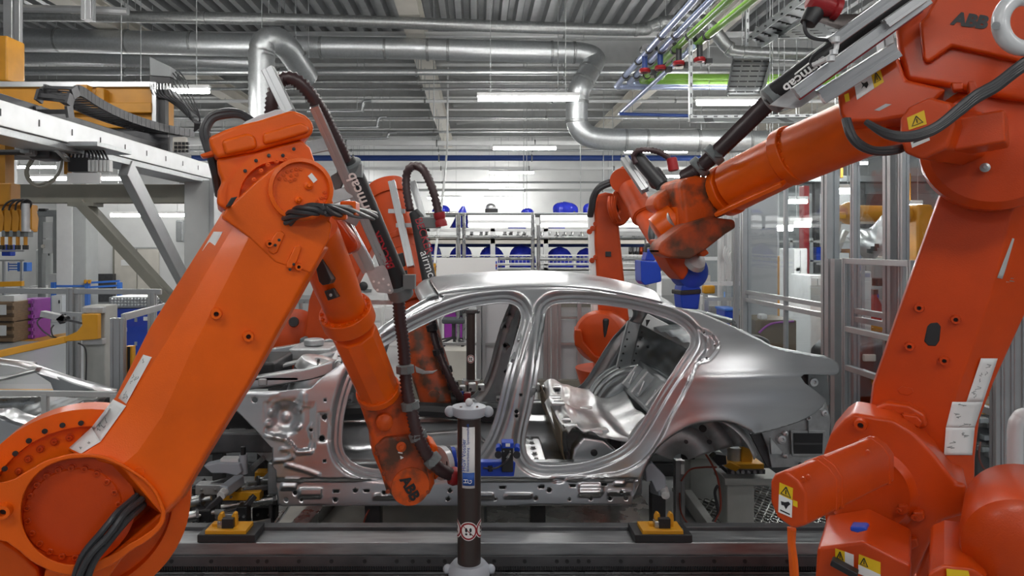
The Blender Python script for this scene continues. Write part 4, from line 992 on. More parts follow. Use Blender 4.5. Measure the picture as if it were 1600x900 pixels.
# rear quarter structure behind the outer panel: lamp pocket and the vent frame
def patch(poly, off, name, m, depth=.02, parent=CAR, bevel=.003):
    p = onflank(poly, np.full(len(poly), off)); b = MB(); b.prism([V(x) for x in p], (0, depth, 0)); return b.build(name, m, parent, bevel=bevel)
patch([(1246, 583), (1292, 583), (1297, 630), (1288, 640), (1262, 606)], .13, 'lamp_pocket', 'alu_inner')  # darker metal here stands in for shade inside the lamp cutout
MB().lathe([(.028, 0), (.024, .012), (.012, .013), (.012, .002), (0, .002)], carpt(1271, 597, .122), (0, -1, 0), 18).build('lamp_boss', 'alu_bright', CAR)
patch([(1190, 676), (1222, 666), (1254, 655), (1280, 640), (1290, 626), (1298, 655), (1292, 728), (1206, 731), (1200, 700)], .115, 'rear_structure', 'alu_cast', .03)
fr = thing_fr = patch([(1236, 673), (1290, 673), (1288, 713), (1238, 713)], .100, 'vent_frame', 'alu_cast', .012, bevel=.003)
patch([(1240, 677), (1286, 677), (1285, 709), (1241, 709)], .096, 'vent_opening', 'black', .003, fr, 0)
patch([(1241, 692), (1285, 692), (1285, 695), (1241, 695)], .093, 'vent_slat', 'dark_steel', .004, fr, 0)
patch([(1172, 678), (1204, 678), (1207, 729), (1198, 729)], .13, 'splash_shield', 'dark_steel', .02)
for x, y, r in ((1220, 686, .03), (1280, 633, .03), (1287, 645, .022), (1262, 652, .02), (1226, 677, .018), (1226, 712, .016)):
    MB().lathe([(r, 0), (r * .8, .018), (r * .4, .02), (r * .4, .006), (0, .006)], carpt(x, y, .112), (0, -1, 0), 16).build('stud_boss', 'alu_bright', CAR)
patch([(1204, 684), (1222, 706), (1221, 710), (1205, 710)], .075, 'corner_bracket', 'alu_bright', .02)
MB().lathe([(.011, 0), (.011, .012), (0, .014)], carpt(1250, 725, .11), (0, -1, 0), 10).build('rubber_plug', 'black', CAR)
# trunk gutter: the inward turned edge of the luggage opening
g = [p for p in DITCH if 1048 <= p[0]]; g3 = [V(x) for x in onflank(g, np.full(len(g), .004))]
for side in (0, 1):
    b = MB(); rows = [(0, 0), (.03, .004), (.06, -.02), (.11, -.022)]
    vs = [p + V((0, dy, dz)) for dy, dz in rows for p in g3]
    if side: vs = [mir(p) for p in vs]
    n = len(g3); b.add(vs, [(i * n + k, i * n + k + 1, (i + 1) * n + k + 1, (i + 1) * n + k) for i in range(3) for k in range(n - 1)])
    b.build('trunk_gutter', 'alu_bright', CAR, angle=60, solid=.003)
b = MB(); b.grid(lambda u, v: V((1.97 + .02 * math.sin(v * PI) - .0 * u, CARY + .25 + v * 1.3, .74 + .42 * u)), 6, 20); b.build('tail_panel', 'alu_inner', CAR, solid=.004)
# cowl, dash panel, front structure
b = MB(); b.grid(lambda u, v: V((-.98 + .20 * u + -.10 * math.sin(v * PI), CARY + .12 + v * 1.56, 1.12 + .10 * u + .03 * math.sin(u * 9))), 8, 30); b.build('cowl_panel', 'alu_sheet', CAR, solid=.004, angle=60)
b = MB(); b.grid(lambda u, v: V((-1.0 - .06 * math.sin(u * PI), CARY + .15 + v * 1.5, .56 + .58 * u)), 8, 30); b.build('dash_panel', 'alu_inner', CAR, solid=.004, angle=60)
for y0 in (CARY + .10, 2 * CARC - CARY - .10 - .09):
    b = MB(); b.loft([[V((x, y0, z)), V((x, y0 + .09, z)), V((x, y0 + .09, z + .07)), V((x, y0, z + .07))] for x, z in ((-1.62, 1.02), (-1.2, 1.09), (-.95, 1.13), (-.82, 1.17))]); b.build('fender_rail', 'alu_sheet', CAR, bevel=.01)
    b = MB(); b.ab((-1.7, y0 + .18, .66), (-1.0, y0 + .28, .78)); b.build('front_rail', 'dark_steel', CAR, bevel=.012)
    b = MB(); c = V((-.98, y0 + .16, 1.00))
    b.lathe([(.155, 0), (.15, .10), (.145, .19), (.125, .225), (.085, .235), (.05, .228), (.045, .20)], c, (.30, -.05, 1), 28, True); st = b.build('shock_tower', 'alu_bright', CAR)
    b = MB(); b.lathe([(.148, 0), (.151, .0), (.150, .05), (.147, .05)], c + V((.03, 0, .11)), (.30, -.05, 1), 28); b.build('tower_band', 'bronze', st)
    for k in range(3):
        a = k * 2.1 + .4; put('stud', shared('stud', lambda b: b.lathe([(1, 0), (1, 2.2), (0, 2.4)], (0, 0, 0), (0, 0, 1), 8), 'dark_steel'), st, c + V((.068 + .09 * math.cos(a), -.01 + .09 * math.sin(a), .225)), (.3, -.05, 1), .008)
    b = MB(); b.ab((-1.42, y0 + .04, 1.07), (-1.13, y0 + .13, 1.13)); b.ab((-1.40, y0 + .02, 1.10), (-1.36, y0 + .15, 1.17)); b.build('apron_bracket', 'clamp_grey', CAR, bevel=.012)
    b = MB(); b.ab((-1.30, y0 + .0, 1.125), (-1.02, y0 + .035, 1.15)); b.ab((-1.25, y0 - .01, 1.10), (-1.2, y0 + .05, 1.14)); b.build('hinge_bracket', 'alu_cast', CAR, bevel=.006)
b = MB(); b.ab((-1.50, CARY + .3, 1.06), (-1.22, CARY + .75, 1.20)); b.ab((-1.44, CARY + .25, 1.20), (-1.30, CARY + .5, 1.24)); b.build('engine_bay_block', 'black', CAR, bevel=.02)
b = MB(); b.ab((-1.28, CARY + .85, 1.12), (-1.0, CARY + 1.2, 1.20)); b.cyl((-1.14, CARY + 1.0, 1.2), (-1.14, CARY + 1.0, 1.25), .07); b.build('far_tower_brace', 'alu_cast', CAR, bevel=.015)
b = MB(); b.bar((-1.25, CARY + .5, 1.14), (-.95, CARY + .9, 1.17), .05, .02); b.build('strut_brace', 'alu_cast', CAR, bevel=.006)
# ---------------------------------------------------------------- right foreground robot
Bp = Plane((.62, 1, 0), P(1430, 500, 2.42))
RB = thing('industrial_robot', 'huge red orange robot on the right whose arm reaches over the car roof', 'robot', (P(1400, 850, 2.5).x, 2.62, 0))
OB = 'orange_red'
rings = []
for L0, R1, R2 in (((1470, 296), (1592, 300), (1640, 300)), ((1463, 315), (1583, 330), (1632, 340)), ((1412, 458), (1545, 470), (1606, 480)), ((1363, 600), (1497, 605), (1551, 600)), ((1358, 640), (1484, 655), (1530, 655)), ((1358, 700), (1474, 715), (1523, 715)), ((1362, 800), (1474, 800), (1522, 790))):
    rings.append([Bp.at(L0[0] + 4, L0[1] - 1, .30), Bp.at(*L0, .03), Bp.at(L0[0] + 3, L0[1], .0), Bp.at(*R1, 0), Bp.at(*R2, .10), Bp.at(R2[0] - 4, R2[1], .30)])
b = MB(); b.loft(rings); LB = b.build('lower_arm', OB, RB, bevel=.006, angle=20); BVB = BVHTree.FromPolygons([V(p) for p in b.v], b.f)
q = [(1449, 510), (1454, 505), (1465, 504), (1470, 510), (1468, 532), (1462, 541), (1450, 540), (1444, 533)]
slab(Bp, q, -.004, .012, 'access_hole', 'black', LB, .003)
for x, y in ((1436, 481), (1493, 499), (1421, 541), (1475, 563)): pad(Bp, x, y, LB, OB, 6.5, -.003)
slab(Bp, [(1402, 609), (1409, 604), (1425, 607), (1428, 613), (1420, 618), (1406, 616)], -.003, .006, 'cast_mark', OB, LB, .002)
def right_label(pts, offs, name, k, seed): return cast_label(BVB, pts, name, 'paper' if 'paper' in name else 'light_grey', LB, k, seed)
right_label(((1533, 560), (1559, 560), (1536, 628), (1510, 628)), (.030, .085, .085, .030), 'paper_strip', 8, 1)
right_label(((1488, 628), (1536, 628), (1523, 668), (1478, 668)), (-.004, .085, .085, -.004), 'paper_strip', 5, 2)
right_label(((1478, 668), (1523, 668), (1519, 711), (1475, 711)), (-.004, .085, .085, -.004), 'paper_strip', 4, 3)
right_label(((1582, 372), (1588, 374), (1566, 436), (1558, 434)), (.005, .012, .012, .005), 'grey_tag', 0, 3)
right_label(((1575, 424), (1600, 424), (1598, 441), (1572, 441)), (.02, .06, .06, .02), 'type_plate', 2, 8)
# shoulder gearbox with its motor
GB = slab(Bp, [(1283, 760), (1285, 715), (1297, 680), (1318, 655), (1333, 645), (1362, 650), (1396, 656), (1428, 676), (1462, 712), (1494, 754), (1512, 757), (1509, 805), (1470, 816), (1448, 860), (1425, 910), (1330, 910), (1302, 880), (1290, 820)], -.20, .22, 'shoulder_gearbox', OB, RB, .014)
disc(Bp, 1352, 765, [(px(78, 2.1), -.02), (px(78, 2.1), .0), (px(68, 2.1), .018), (px(66, 2.1), .02), (px(58, 2.1), .012), (0, .012)], 'gear_cover', OB, GB, 56, -.20)
pad(Bp, 1345, 663, GB, OB, 9, -.205)
sticker(Bp, ((1327, 702), (1342, 705), (1342, 714), (1327, 711)), -.225, 'sticker', 'white_print', GB)
for x, y in ((1312, 713), (1348, 705)): bolt(GB, Bp.at(x, y, -.215), Bp.n * -1, .012, 'steel')
for x, y in ((1403, 797), (1427, 808), (1417, 850)): slab(Bp, [(x, y - 8), (x + 16, y - 8), (x + 19, y + 4), (x + 8, y + 10), (x - 4, y + 6)], -.225, .04, 'lug', OB, GB, .006); bolt(GB, Bp.at(x + 2, y + 1, -.226), Bp.n * -1, .007, OB)
slab(Bp, [(1362, 640), (1385, 628), (1420, 633), (1446, 648), (1450, 668), (1420, 672), (1390, 655)], -.05, .08, 'stop_block', OB, RB, .012)
slab(Bp, [(1409, 647), (1432, 650), (1442, 660), (1436, 669), (1412, 660)], -.08, .06, 'stop_pin', OB, RB, .006)
# motor: an octagonal block that points to the left and towards us
e = [(1203, 752), (1209, 741), (1226, 735), (1247, 751), (1260, 771), (1260, 821), (1238, 827), (1213, 808), (1203, 784)]
ef = Plane((.75, 1, 0), P(1232, 783, 1.74)); f0 = [ef.at(x, y) for x, y in e]; axm = V((.40, .31, .005))
b = MB(); b.loft([[p for p in f0], [p + axm for p in f0]]); mo = b.build('motor', OB, RB, bevel=.008)
cen = sum(f0, V()) / len(f0)
for t in (.30, .36, .92): 
    b = MB(); b.loft([[cen + (p - cen) * 1.035 + axm * t for p in f0], [cen + (p - cen) * 1.035 + axm * (t + .03) for p in f0]]); b.build('motor_rib', OB, mo, bevel=.003)
sticker(ef, ((1218, 754), (1239, 763), (1238, 782), (1217, 772)), -.002, 'warning_label', 'yellow_sign', mo); warn(ef, ((1218, 754), (1239, 763), (1238, 782), (1217, 772)), -.003, mo)
wl = sticker(ef, ((1217, 772), (1238, 782), (1237, 809), (1216, 800)), -.002, 'hot_surface_label', 'white_print', mo)
slab(ef, [(1220, 783), (1226, 785), (1232, 784), (1235, 788), (1231, 791), (1228, 796), (1225, 790), (1221, 789)], -.003, .001, 'pictogram', 'black', mo, 0)
sticker(ef, ((1219, 796), (1234, 803), (1234, 805), (1219, 798)), -.003, 'pictogram', 'black', mo)
sticker(ef, ((1239, 781), (1246, 784), (1246, 793), (1239, 790)), -.002, 'warning_label', 'yellow_sign', mo)
for x, y, t in ((1248, 751, .1), (1270, 770, .05), (1340, 745, .75)): MB().cyl(f0[3] + axm * t, f0[3] + axm * t - V((.006, .012, .0)), .006, n=10).build('screw', OB, mo)
cable(RB, [ef.at(1238, 826, .04), ef.at(1237, 850, .05), ef.at(1241, 880, .06), ef.at(1243, 920, .07)], .010, 'orange'); cable(RB, [ef.at(1233, 824, .04), ef.at(1234, 850, .05), ef.at(1238, 920, .08)], .005, 'orange')
slab(ef, [(1328, 823), (1352, 824), (1356, 829), (1340, 833), (1328, 830)], .02, .04, 'blue_plug', 'blue', RB, .006)
# base with stickers
Bb = Plane((.62, 1, 0), P(1340, 870, 2.02))
bs = slab(Bb, [(1277, 856), (1350, 846), (1424, 884), (1420, 960), (1270, 960)], 0, .30, 'turret_front', OB, RB, .01)
sticker(Bb, ((1305, 857), (1320, 862), (1320, 880), (1305, 874)), -.002, 'warning_label', 'yellow_sign', bs); warn(Bb, ((1306, 858), (1319, 862), (1319, 878), (1306, 873)), -.003, bs)
sticker(Bb, ((1320, 862), (1334, 867), (1334, 888), (1305, 878), (1305, 874), (1320, 880)), -.002, 'label', 'white_print', bs)
sticker(Bb, ((1342, 866), (1376, 879), (1376, 898), (1341, 882)), -.002, 'warning_label', 'yellow_sign', bs); warn(Bb, ((1342, 867), (1358, 873), (1358, 889), (1342, 883)), -.003, bs)
sticker(Bb, ((1341, 882), (1376, 898), (1376, 912), (1341, 896)), -.002, 'label', 'white_print', bs)
b = MB(); b.bar(Bb.at(1299, 876, -.03), Bb.at(1340, 898, -.03), .035, .02, (0, 0, 1)); b.build('limit_rail', 'black', RB, bevel=.004)
b = MB(); b.lathe([(.02, -.01), (.10, 0), (.135, .025), (.142, .06), (.142, .36), (.13, .40), (.05, .41)], P(1604, 872, 1.74), (.75, 1, 0), 40); b.build('base_motor', OB, RB)
b = MB(); b.prism([P(x, y, 1.75) for x, y in ((1450, 895), (1475, 884), (1520, 889), (1545, 905), (1545, 960), (1450, 960))], (.2, .3, 0)); bb_ = b.build('base_plate', OB, RB, bevel=.01)
b = MB(); b.prism([P(x, y, 1.745) for x, y in ((1479, 889), (1513, 892), (1518, 910), (1480, 910))], (0, .001, 0)); b.build('warning_label', 'yellow_sign', bb_)
slab(Bp, [(1470, 800), (1530, 782), (1560, 900), (1430, 905)], .02, .3, 'turret_side', OB, RB, .012)
b = MB(); b.lathe([(.36, 0), (.36, .05), (.28, .06), (.26, .4), (.30, .5), (.30, .62)], (1.60, 2.62, 0), (0, 0, 1), 32); b.build('base_pedestal', OB, RB)
# elbow
E = Plane((.62, 1, 0), P(1480, 120, 2.20))
eb = slab(E, [(1398, 36), (1404, 28), (1430, 14), (1452, -20), (1660, -20), (1660, 165), (1560, 152), (1500, 139), (1415, 126), (1405, 90)], 0, .34, 'elbow_gearbox', OB, RB, .02, 4)
slab(E, [(1436, 34), (1447, 24), (1468, -12), (1660, -12), (1660, 110), (1590, 95), (1487, 72), (1450, 98), (1442, 92)], -.03, .06, 'gearbox_cover', OB, eb, .012, 3)
text('lettering', 'ABB', E.at(1487, 37, -.0325), E.at(1530, 43, 0) - E.at(1487, 37, 0), (0, 0, 1), .050, 'black', eb, bold=.003)
mb = slab(E, [(1308, 148), (1315, 138), (1400, 79), (1416, 124), (1480, 139), (1440, 178), (1372, 190), (1322, 191), (1312, 178)], -.05, .24, 'wrist_motor_cover', OB, RB, .012)
sticker(E, ((1334, 127), (1360, 112), (1366, 138), (1339, 156)), -.053, 'hot_surface_label', 'white_print', mb); sticker(E, ((1360, 112), (1374, 103), (1381, 128), (1366, 138)), -.053, 'warning_label', 'yellow_sign', mb)
warn(E, ((1361, 113), (1373, 106), (1379, 126), (1366, 134)), -.054, mb)
slab(E, [(1345, 128), (1350, 130), (1355, 127), (1357, 132), (1354, 138), (1350, 134), (1346, 139), (1348, 133)], -.054, .001, 'pictogram', 'black', mb, 0)
sticker(E, ((1319, 148), (1326, 145), (1328, 157), (1321, 160)), -.053, 'warning_label', 'yellow_sign', mb); sticker(E, ((1366, 172), (1384, 162), (1393, 163), (1374, 173)), -.053, 'sticker', 'light_grey', mb)
E2 = Plane((.75, 1, 0), P(1445, 200, 2.0)); oc = [(1405, 186), (1418, 167), (1450, 151), (1484, 160), (1492, 195), (1480, 232), (1440, 250), (1412, 239), (1405, 214)]
f0 = [E2.at(x, y) for x, y in oc]; axm = V((.42, .34, .01)); b = MB(); b.loft([f0, [p + axm for p in f0]]); m2 = b.build('elbow_motor', OB, RB, bevel=.01)
sticker(E2, ((1417, 184), (1444, 172), (1448, 194), (1420, 203)), -.002, 'warning_label', 'yellow_sign', m2); warn(E2, ((1420, 184), (1442, 174), (1446, 192), (1422, 201)), -.003, m2)
sticker(E2, ((1421, 214), (1450, 203), (1453, 219), (1425, 231)), -.002, 'hot_surface_label', 'white_print', m2); sticker(E2, ((1427, 222), (1448, 214), (1448, 216), (1427, 224)), -.003, 'pictogram', 'black', m2)
b = MB(); b.prism([E2.at(x, y, .06) for x, y in ((1490, 185), (1570, 170), (1572, 222), (1488, 236))], V((.1, .12, 0))); b.build('motor_side', OB, m2, bevel=.008)
jt = disc(E, 1556, 226, [(px(100, 2.2), -.16), (px(100, 2.2), -.02), (px(88, 2.2), 0), (0, .01)], 'elbow_joint', OB, RB, 56, .04)
MB().lathe([(.014, 0), (.014, .006), (.006, .008), (.006, .02), (0, .02)], E.at(1539, 262, .02), E.n * -1, 14).build('grease_nipple', 'galv', jt)
b = MB(); cc = P(1600, 36, 1.85); rg = [cc + V((.062 * math.cos(t * PI / 16), .0, .066 * math.sin(t * PI / 16))) for t in range(33)]; b.tube(rg, .021, 12); b.build('cable_ring', 'cap_white', RB)
MB().cyl(P(1556, 40, 1.84), P(1556, 40, 1.82), .010, n=10).build('screw', 'galv', RB)
for k in range(4):
    o = k * 4
    cable(RB, [P(1640, 66 + o, 1.85), P(1590, 102 + o, 1.86), P(1556, 128 + o, 1.88), P(1524, 146 + o, 1.90), P(1500, 165 + o, 1.90), P(1460, 197 + o * .7, 1.90), P(1420, 210 + o * .6, 1.92), P(1385, 206 + o * .5, 1.96), P(1354, 191, 2.02)], .009)
slab(E, [(1512, 126), (1524, 126), (1532, 150), (1520, 161), (1514, 150)], -.09, .05, 'cable_holder', OB, RB, .006); slab(E, [(1486, 128), (1505, 128), (1507, 140), (1488, 142)], -.06, .04, 'cable_lug', OB, RB, .006)
for s in (0, 1): cable(RB, [P(1320 + 4 * s, 186, 2.05), P(1328 + 5 * s, 212, 2.03), P(1345 + 4 * s, 230 - 3 * s, 2.03), P(1370, 238 - 4 * s, 2.04), P(1400, 236 - 4 * s, 2.06), P(1420, 228, 2.12)], .010)
# forearm and wrist
f0_, f1_, f2_ = P(1400, 175, 2.42), P(1232, 247, 2.78), P(1146, 291, 3.0)
af = (f2_ - f0_).normalized()
tubepart([f0_, f1_], [px(50, 2.42), px(45, 2.78)], 'upper_forearm', 'orange', RB, 32)
flange(RB, P(1236, 243, 2.76), af, px(47, 2.76), .05, 'orange', 20, br=.007, face=-1)
tubepart([f1_, f2_], [px(42, 2.78), px(40, 3.0)], 'lower_forearm', 'orange', RB, 32)
b = MB(); b.bar(P(1225, 286, 2.68), P(1120, 334, 2.92), .02, .05, (0, 1, 0)); b.build('forearm_seam', 'orange', RB, bevel=.006)
flange(RB, P(1136, 297, 3.02), af, px(41, 3.02), .04, 'orange', 18, br=.006, face=1)
W2 = Plane((-.15, 1, 0), P(1090, 340, 2.98))
wb = slab(W2, [(1064, 288), (1070, 279), (1088, 274), (1114, 277), (1128, 272), (1142, 300), (1140, 334), (1112, 345), (1072, 354)], .0, .24, 'wrist_body', 'orange_worn', RB, .02, 4)
slab(W2, [(1022, 320), (1024, 308), (1042, 296), (1068, 278), (1088, 274), (1082, 290), (1072, 305), (1068, 318), (1050, 326), (1036, 331), (1027, 330)], .14, .12, 'fork_arm', 'orange_worn', RB, .02, 4)
slab(W2, [(1029, 388), (1034, 378), (1068, 352), (1109, 339), (1149, 343), (1151, 356), (1136, 365), (1104, 390), (1079, 405), (1048, 403), (1031, 397)], -.06, .11, 'fork_arm', 'orange_worn_dark', RB, .016, 3)
slab(W2, [(1058, 322), (1068, 318), (1069, 350), (1058, 356)], .06, .12, 'wrist_block', 'orange', RB, .008)
b = MB(); b.lathe([(px(26, 3.1), -.05), (px(27, 3.1), 0), (px(24, 3.1), .05), (px(15, 3.1), .06)], P(1042, 352, 3.12), (-.7, .1, -.5), 28); b.build('wrist_flange', 'orange', RB)
MB().lathe([(px(17, 3.1), -.02), (px(17, 3.1), .02), (px(6, 3.1), .03)], P(1048, 346, 3.09), (.6, -.5, .4), 20).build('wrist_gear', 'alu_cast', RB)
slab(W2, [(1032, 372), (1060, 385), (1076, 404), (1078, 425), (1068, 440), (1050, 420), (1036, 395)], .06, .14, 'tool_link', 'orange_old', RB, .016)
slab(W2, [(1090, 392), (1104, 388), (1110, 396), (1100, 402)], .02, .06, 'fork_tip', 'orange_worn', RB, .01)
b = MB(); b.lathe([(px(24, 3.1), -.06), (px(27, 3.1), -.03), (px(27, 3.1), .03), (px(18, 3.1), .05), (0, .055)], P(1077, 424, 3.14), (.2, -1, .1), 28); b.build('tool_drum', 'blue', RB)
b = MB(); b.lathe([(px(20, 3.1), 0), (px(16, 3.1), .02), (0, .03)], P(1084, 408, 3.06), (.4, -1, .6), 16); b.build('drum_cap', 'alu_cast', RB)
slab(W2, [(1066, 446), (1090, 440), (1096, 452), (1092, 484), (1066, 482), (1064, 460)], .12, .08, 'tool_tip', 'blue', RB, .008)
slab(W2, [(1064, 454), (1096, 452), (1096, 459), (1064, 461)], .11, .10, 'tool_band', 'black', RB, .004)
# hose package
hosepart('hose', [P(1232, 126, 2.40), P(1210, 150, 2.5), P(1160, 200, 2.72), P(1112, 246, 2.92), P(1084, 268, 3.02), P(1070, 276, 3.08)], px(12, 2.7), 'hose', RB, .012)
clamp(RB, P(1116, 242, 2.9), V((-.8, .3, -.7)), px(13, 2.9)); clamp(RB, P(1093, 261, 3.0), V((-.8, .3, -.7)), px(13, 3.0))
s2 = tubepart([P(1205, 160, 2.42), P(1214, 146, 2.40), P(1298, 84, 2.30), P(1420, -10, 2.2)], [px(14, 2.4), px(19, 2.4), px(20, 2.3), px(20, 2.2)], 'hose_sleeve', 'black', RB, 24)
b = MB(); ring_at(b, P(1211, 152, 2.41), V((-.8, .2, -.6)), px(17, 2.4), .06, .012); b.build('sleeve_clamp', 'clamp_grey', s2)
dsl = P(1298, 84, 2.3) - P(1214, 146, 2.4)
text('lettering', 'airmcab', P(1287, 87, 2.235), dsl * -1, V((-.3, 0, -1)), .047, 'white_print', s2, bold=.001)
b = MB(); b.bar(P(1242, 116, 2.30), P(1264, 99, 2.27), .003, .022, (0, 1, 0)); b.build('sticker', 'white_print', s2)
for a, c, w in (((1243, 146, 2.22), (1440, 4, 2.12), .040), ((1262, 136, 2.24), (1450, 0, 2.14), .03), ((1282, 152, 2.28), (1400, 78, 2.2), .05), ((1300, 66, 2.16), (1420, -20, 2.08), .036), ((1383, 38, 2.12), (1440, -2, 2.1), .03)):
    b = MB(); profile_bar(b, P(*a), P(*c), w, (0, 1, 0)); b.build('guide_rail', 'alu_profile', RB)
b = MB(); b.bar(P(1248, 154, 2.23), P(1440, 16, 2.13), .012, .012, (0, 1, 0)); b.build('rail_strip', 'red_print', RB)
b = MB(); b.prism([P(x, y, 2.34) for x, y in ((1203, 164), (1240, 136), (1286, 142), (1252, 167), (1238, 170))], (0, .006, 0)); b.build('mounting_plate', 'alu_cast', RB)
b = MB(); b.prism([P(x, y, 2.2) for x, y in ((1272, 32), (1282, 25), (1346, 24), (1330, 45), (1316, 48))], (0, .004, .006)); b.build('tray_plate', 'bronze', RB)
b = MB(); b.lathe([(.02, -.05), (.034, -.04), (.036, 0), (.028, .03), (.034, .034), (.034, .05), (0, .052)], P(1286, 8, 2.2), (1, 0, -.35), 18); b.build('hose_connector', 'red', RB)
b = MB(); b.lathe([(.024, -.02), (.03, 0), (.024, .04), (0, .04)], P(1272, 20, 2.2), (-.6, 0, -1), 14); b.build('elbow_fitting', 'black', RB)
cable(RB, [P(1264, 24, 2.2), P(1257, 36, 2.2), P(1260, 52, 2.2), P(1272, 60, 2.2), P(1295, 63, 2.2)], .006); cable(RB, [P(1312, 56, 2.18), P(1290, 72, 2.2), P(1272, 86, 2.22), P(1267, 96, 2.24), P(1270, 104, 2.24)], .006)
cable(RB, [P(1308, 60, 2.14), P(1306, 78, 2.14), P(1298, 88, 2.14), P(1284, 96, 2.16), P(1270, 102, 2.18)], .008, 'white_paint')
for x, y in ((1306, 62), (1303, 82), (1298, 92)): MB().cyl(P(x, y - 4, 2.13), P(x, y + 4, 2.13), .012, n=10).build('white_fitting', 'cap_white', RB)
b = MB(); b.prism([P(x, y, 2.24) for x, y in ((1380, 44), (1396, 38), (1400, 78), (1384, 84))], (0, .05, 0)); b.build('rail_bracket', 'alu_cast', RB, bevel=.005)

# ---------------------------------------------------------------- robot behind the car, left
RC = thing('industrial_robot', 'dirty red orange robot whose forearm dips into the windshield opening', 'robot', (P(480, 560, 6.4).x, 6.6, 0))
OC = 'orange_old'
c0, c1, c2, c3 = P(606, 300, 5.5), P(630, 392, 5.35), P(655, 500, 5.15), P(682, 620, 4.95)
fu = tubepart([c0, c1], [px(27, 5.5), px(26, 5.35)], 'upper_forearm', OC, RC); flange(RC, c0.lerp(c1, -.02), (c1 - c0), px(29, 5.5), .12, OC, 0); flange(RC, P(627, 372, 5.38), c1 - c0, px(27.5, 5.4), .05, OC, 0)
fm = tubepart([c1, c2], [px(25, 5.35), px(24, 5.15)], 'forearm', OC, RC); flange(RC, P(648, 462, 5.2), c2 - c1, px(29, 5.2), .12, OC, 0)
b = MB(); b.prism([P(x, y, 5.0) for x, y in ((619, 397), (630, 394), (634, 416), (624, 418))], (0, .02, 0)); b.build('cover_plate', 'black', fm, bevel=.01)
b = MB(); b.prism([P(x, y, 5.0) for x, y in ((626, 424), (636, 422), (637, 430), (628, 431))], (0, .02, 0)); b.build('cover_plate', 'black', fm, bevel=.004)
b = MB(); b.loft([octo(c2, c3 - c2, px(27, 5.15), .2, 1.0, 14), octo(P(664, 545, 5.08), c3 - c2, px(29, 5.1), .2, 1.0, 14), octo(P(676, 590, 5.0), c3 - c2, px(31, 5.0), .2, 1, 14), octo(P(686, 636, 4.93), c3 - c2, px(26, 4.93), .2, 1, 14)]); wc = b.build('wrist', 'orange_worn_dark', RC, bevel=.02)
b = MB(); b.prism([P(x, y, 4.84) for x, y in ((648, 572), (664, 580), (676, 580), (684, 578), (676, 584), (660, 585), (650, 582))], (0, .02, 0)); b.build('wear_patch', 'alu_cast', wc, bevel=.004)
b = MB(); b.lathe([(px(9, 4.9), 0), (px(9, 4.9), .03), (px(4, 4.9), .035)], P(678, 618, 4.82), (0, -1, 0), 16); b.build('wrist_hub', 'orange_worn_dark', wc)
# tool of this robot
b = MB(); b.lathe([(px(10, 4.9), 0), (px(11, 4.9), .02), (px(11, 4.9), .10)], P(705, 624, 4.9), (1, 0, .1), 18); b.build('tool_changer', 'black', RC)
MB().lathe([(px(10.5, 4.9), 0), (px(10.5, 4.9), .04), (px(6, 4.9), .06)], P(716, 622, 4.9), (1, 0, .1), 18).build('tool_flange', 'blue', RC)
b = MB(); b.box(P(730, 620, 4.88), (.05, .06, .06)); b.build('valve_block', 'red', RC, bevel=.006)
# upper arm link behind the left robot
b = MB(); b.prism([P(x, y, 5.75) for x, y in ((482, 470), (508, 400), (560, 320), (590, 290), (612, 300), (600, 350), (540, 470), (520, 540), (474, 540))], (0, .35, 0)); b.build('lower_arm', OC, RC, bevel=.02)
b = MB(); b.prism([P(x, y, 5.95) for x, y in ((575, 305), (606, 285), (620, 300), (640, 340), (600, 370), (575, 350))], (0, .3, 0)); b.build('elbow_housing', OC, RC, bevel=.03)
b = MB(); b.lathe([(px(38, 6), 0), (px(40, 6), .06), (px(40, 6), .30), (px(33, 6), .34), (px(18, 6), .36), (0, .36)], P(462, 522, 6.2), (.25, -1, .1), 36); sc_ = b.build('shoulder', OC, RC)
MB().lathe([(px(8, 6), 0), (px(7, 6), .03), (0, .03)], P(459, 503, 5.82), (.25, -1, .1), 16).build('hub_plug', 'black', sc_)
b = MB(); b.prism([P(x, y, 6.1) for x, y in ((430, 540), (520, 530), (525, 600), (430, 600))], (0, .4, 0)); b.build('turret', OC, RC, bevel=.03)
b = MB(); b.lathe([(.40, 0), (.40, .06), (.30, .08), (.28, .5), (.34, .75)], (P(480, 560, 6.4).x, 6.5, 0), (0, 0, 1), 28); b.build('base_pedestal', OC, RC)
# its hose package
for a, c, w in (((612, 284, 5.2), (642, 417, 5.0), .05), ((632, 285, 5.3), (650, 350, 5.25), .04), ((645, 284, 5.3), (664, 350, 5.25), .05)):
    b = MB(); profile_bar(b, P(*a), P(*c), w, (0, 1, 0)); b.build('guide_rail', 'alu_profile', RC)
s3 = tubepart([P(646, 330, 5.1), P(652, 340, 5.1), P(672, 445, 4.95)], [px(8, 5.1), px(11, 5.1), px(11, 5)], 'hose_sleeve', 'black', RC, 18)
text('lettering', 'airmcab', P(656, 394, 4.90), P(668, 430, 5) - P(657, 397, 5), V((1, 0, .3)), .085, 'white_print', s3)
text('lettering', 'BECKER', P(648, 342, 4.94), P(668, 430, 5) - P(657, 397, 5), V((1, 0, .3)), .075, 'red_print', s3)
hosepart('hose', [P(641, 330, 5.12), P(636, 300, 5.12), P(635, 275, 5.12), P(640, 263, 5.1), P(650, 259, 5.1), P(662, 266, 5.05), P(674, 290, 5.0), P(682, 318, 5.0), P(688, 345, 5.0)], px(6.5, 5.1), 'hose', RC, .03, 12)
b = MB(); b.lathe([(.03, -.05), (.042, -.05), (.042, -.02), (.034, 0), (.042, .02), (.042, .05), (.03, .05)], P(688, 343, 4.98), (.2, 0, -1), 16); b.build('hose_connector', 'red', RC)
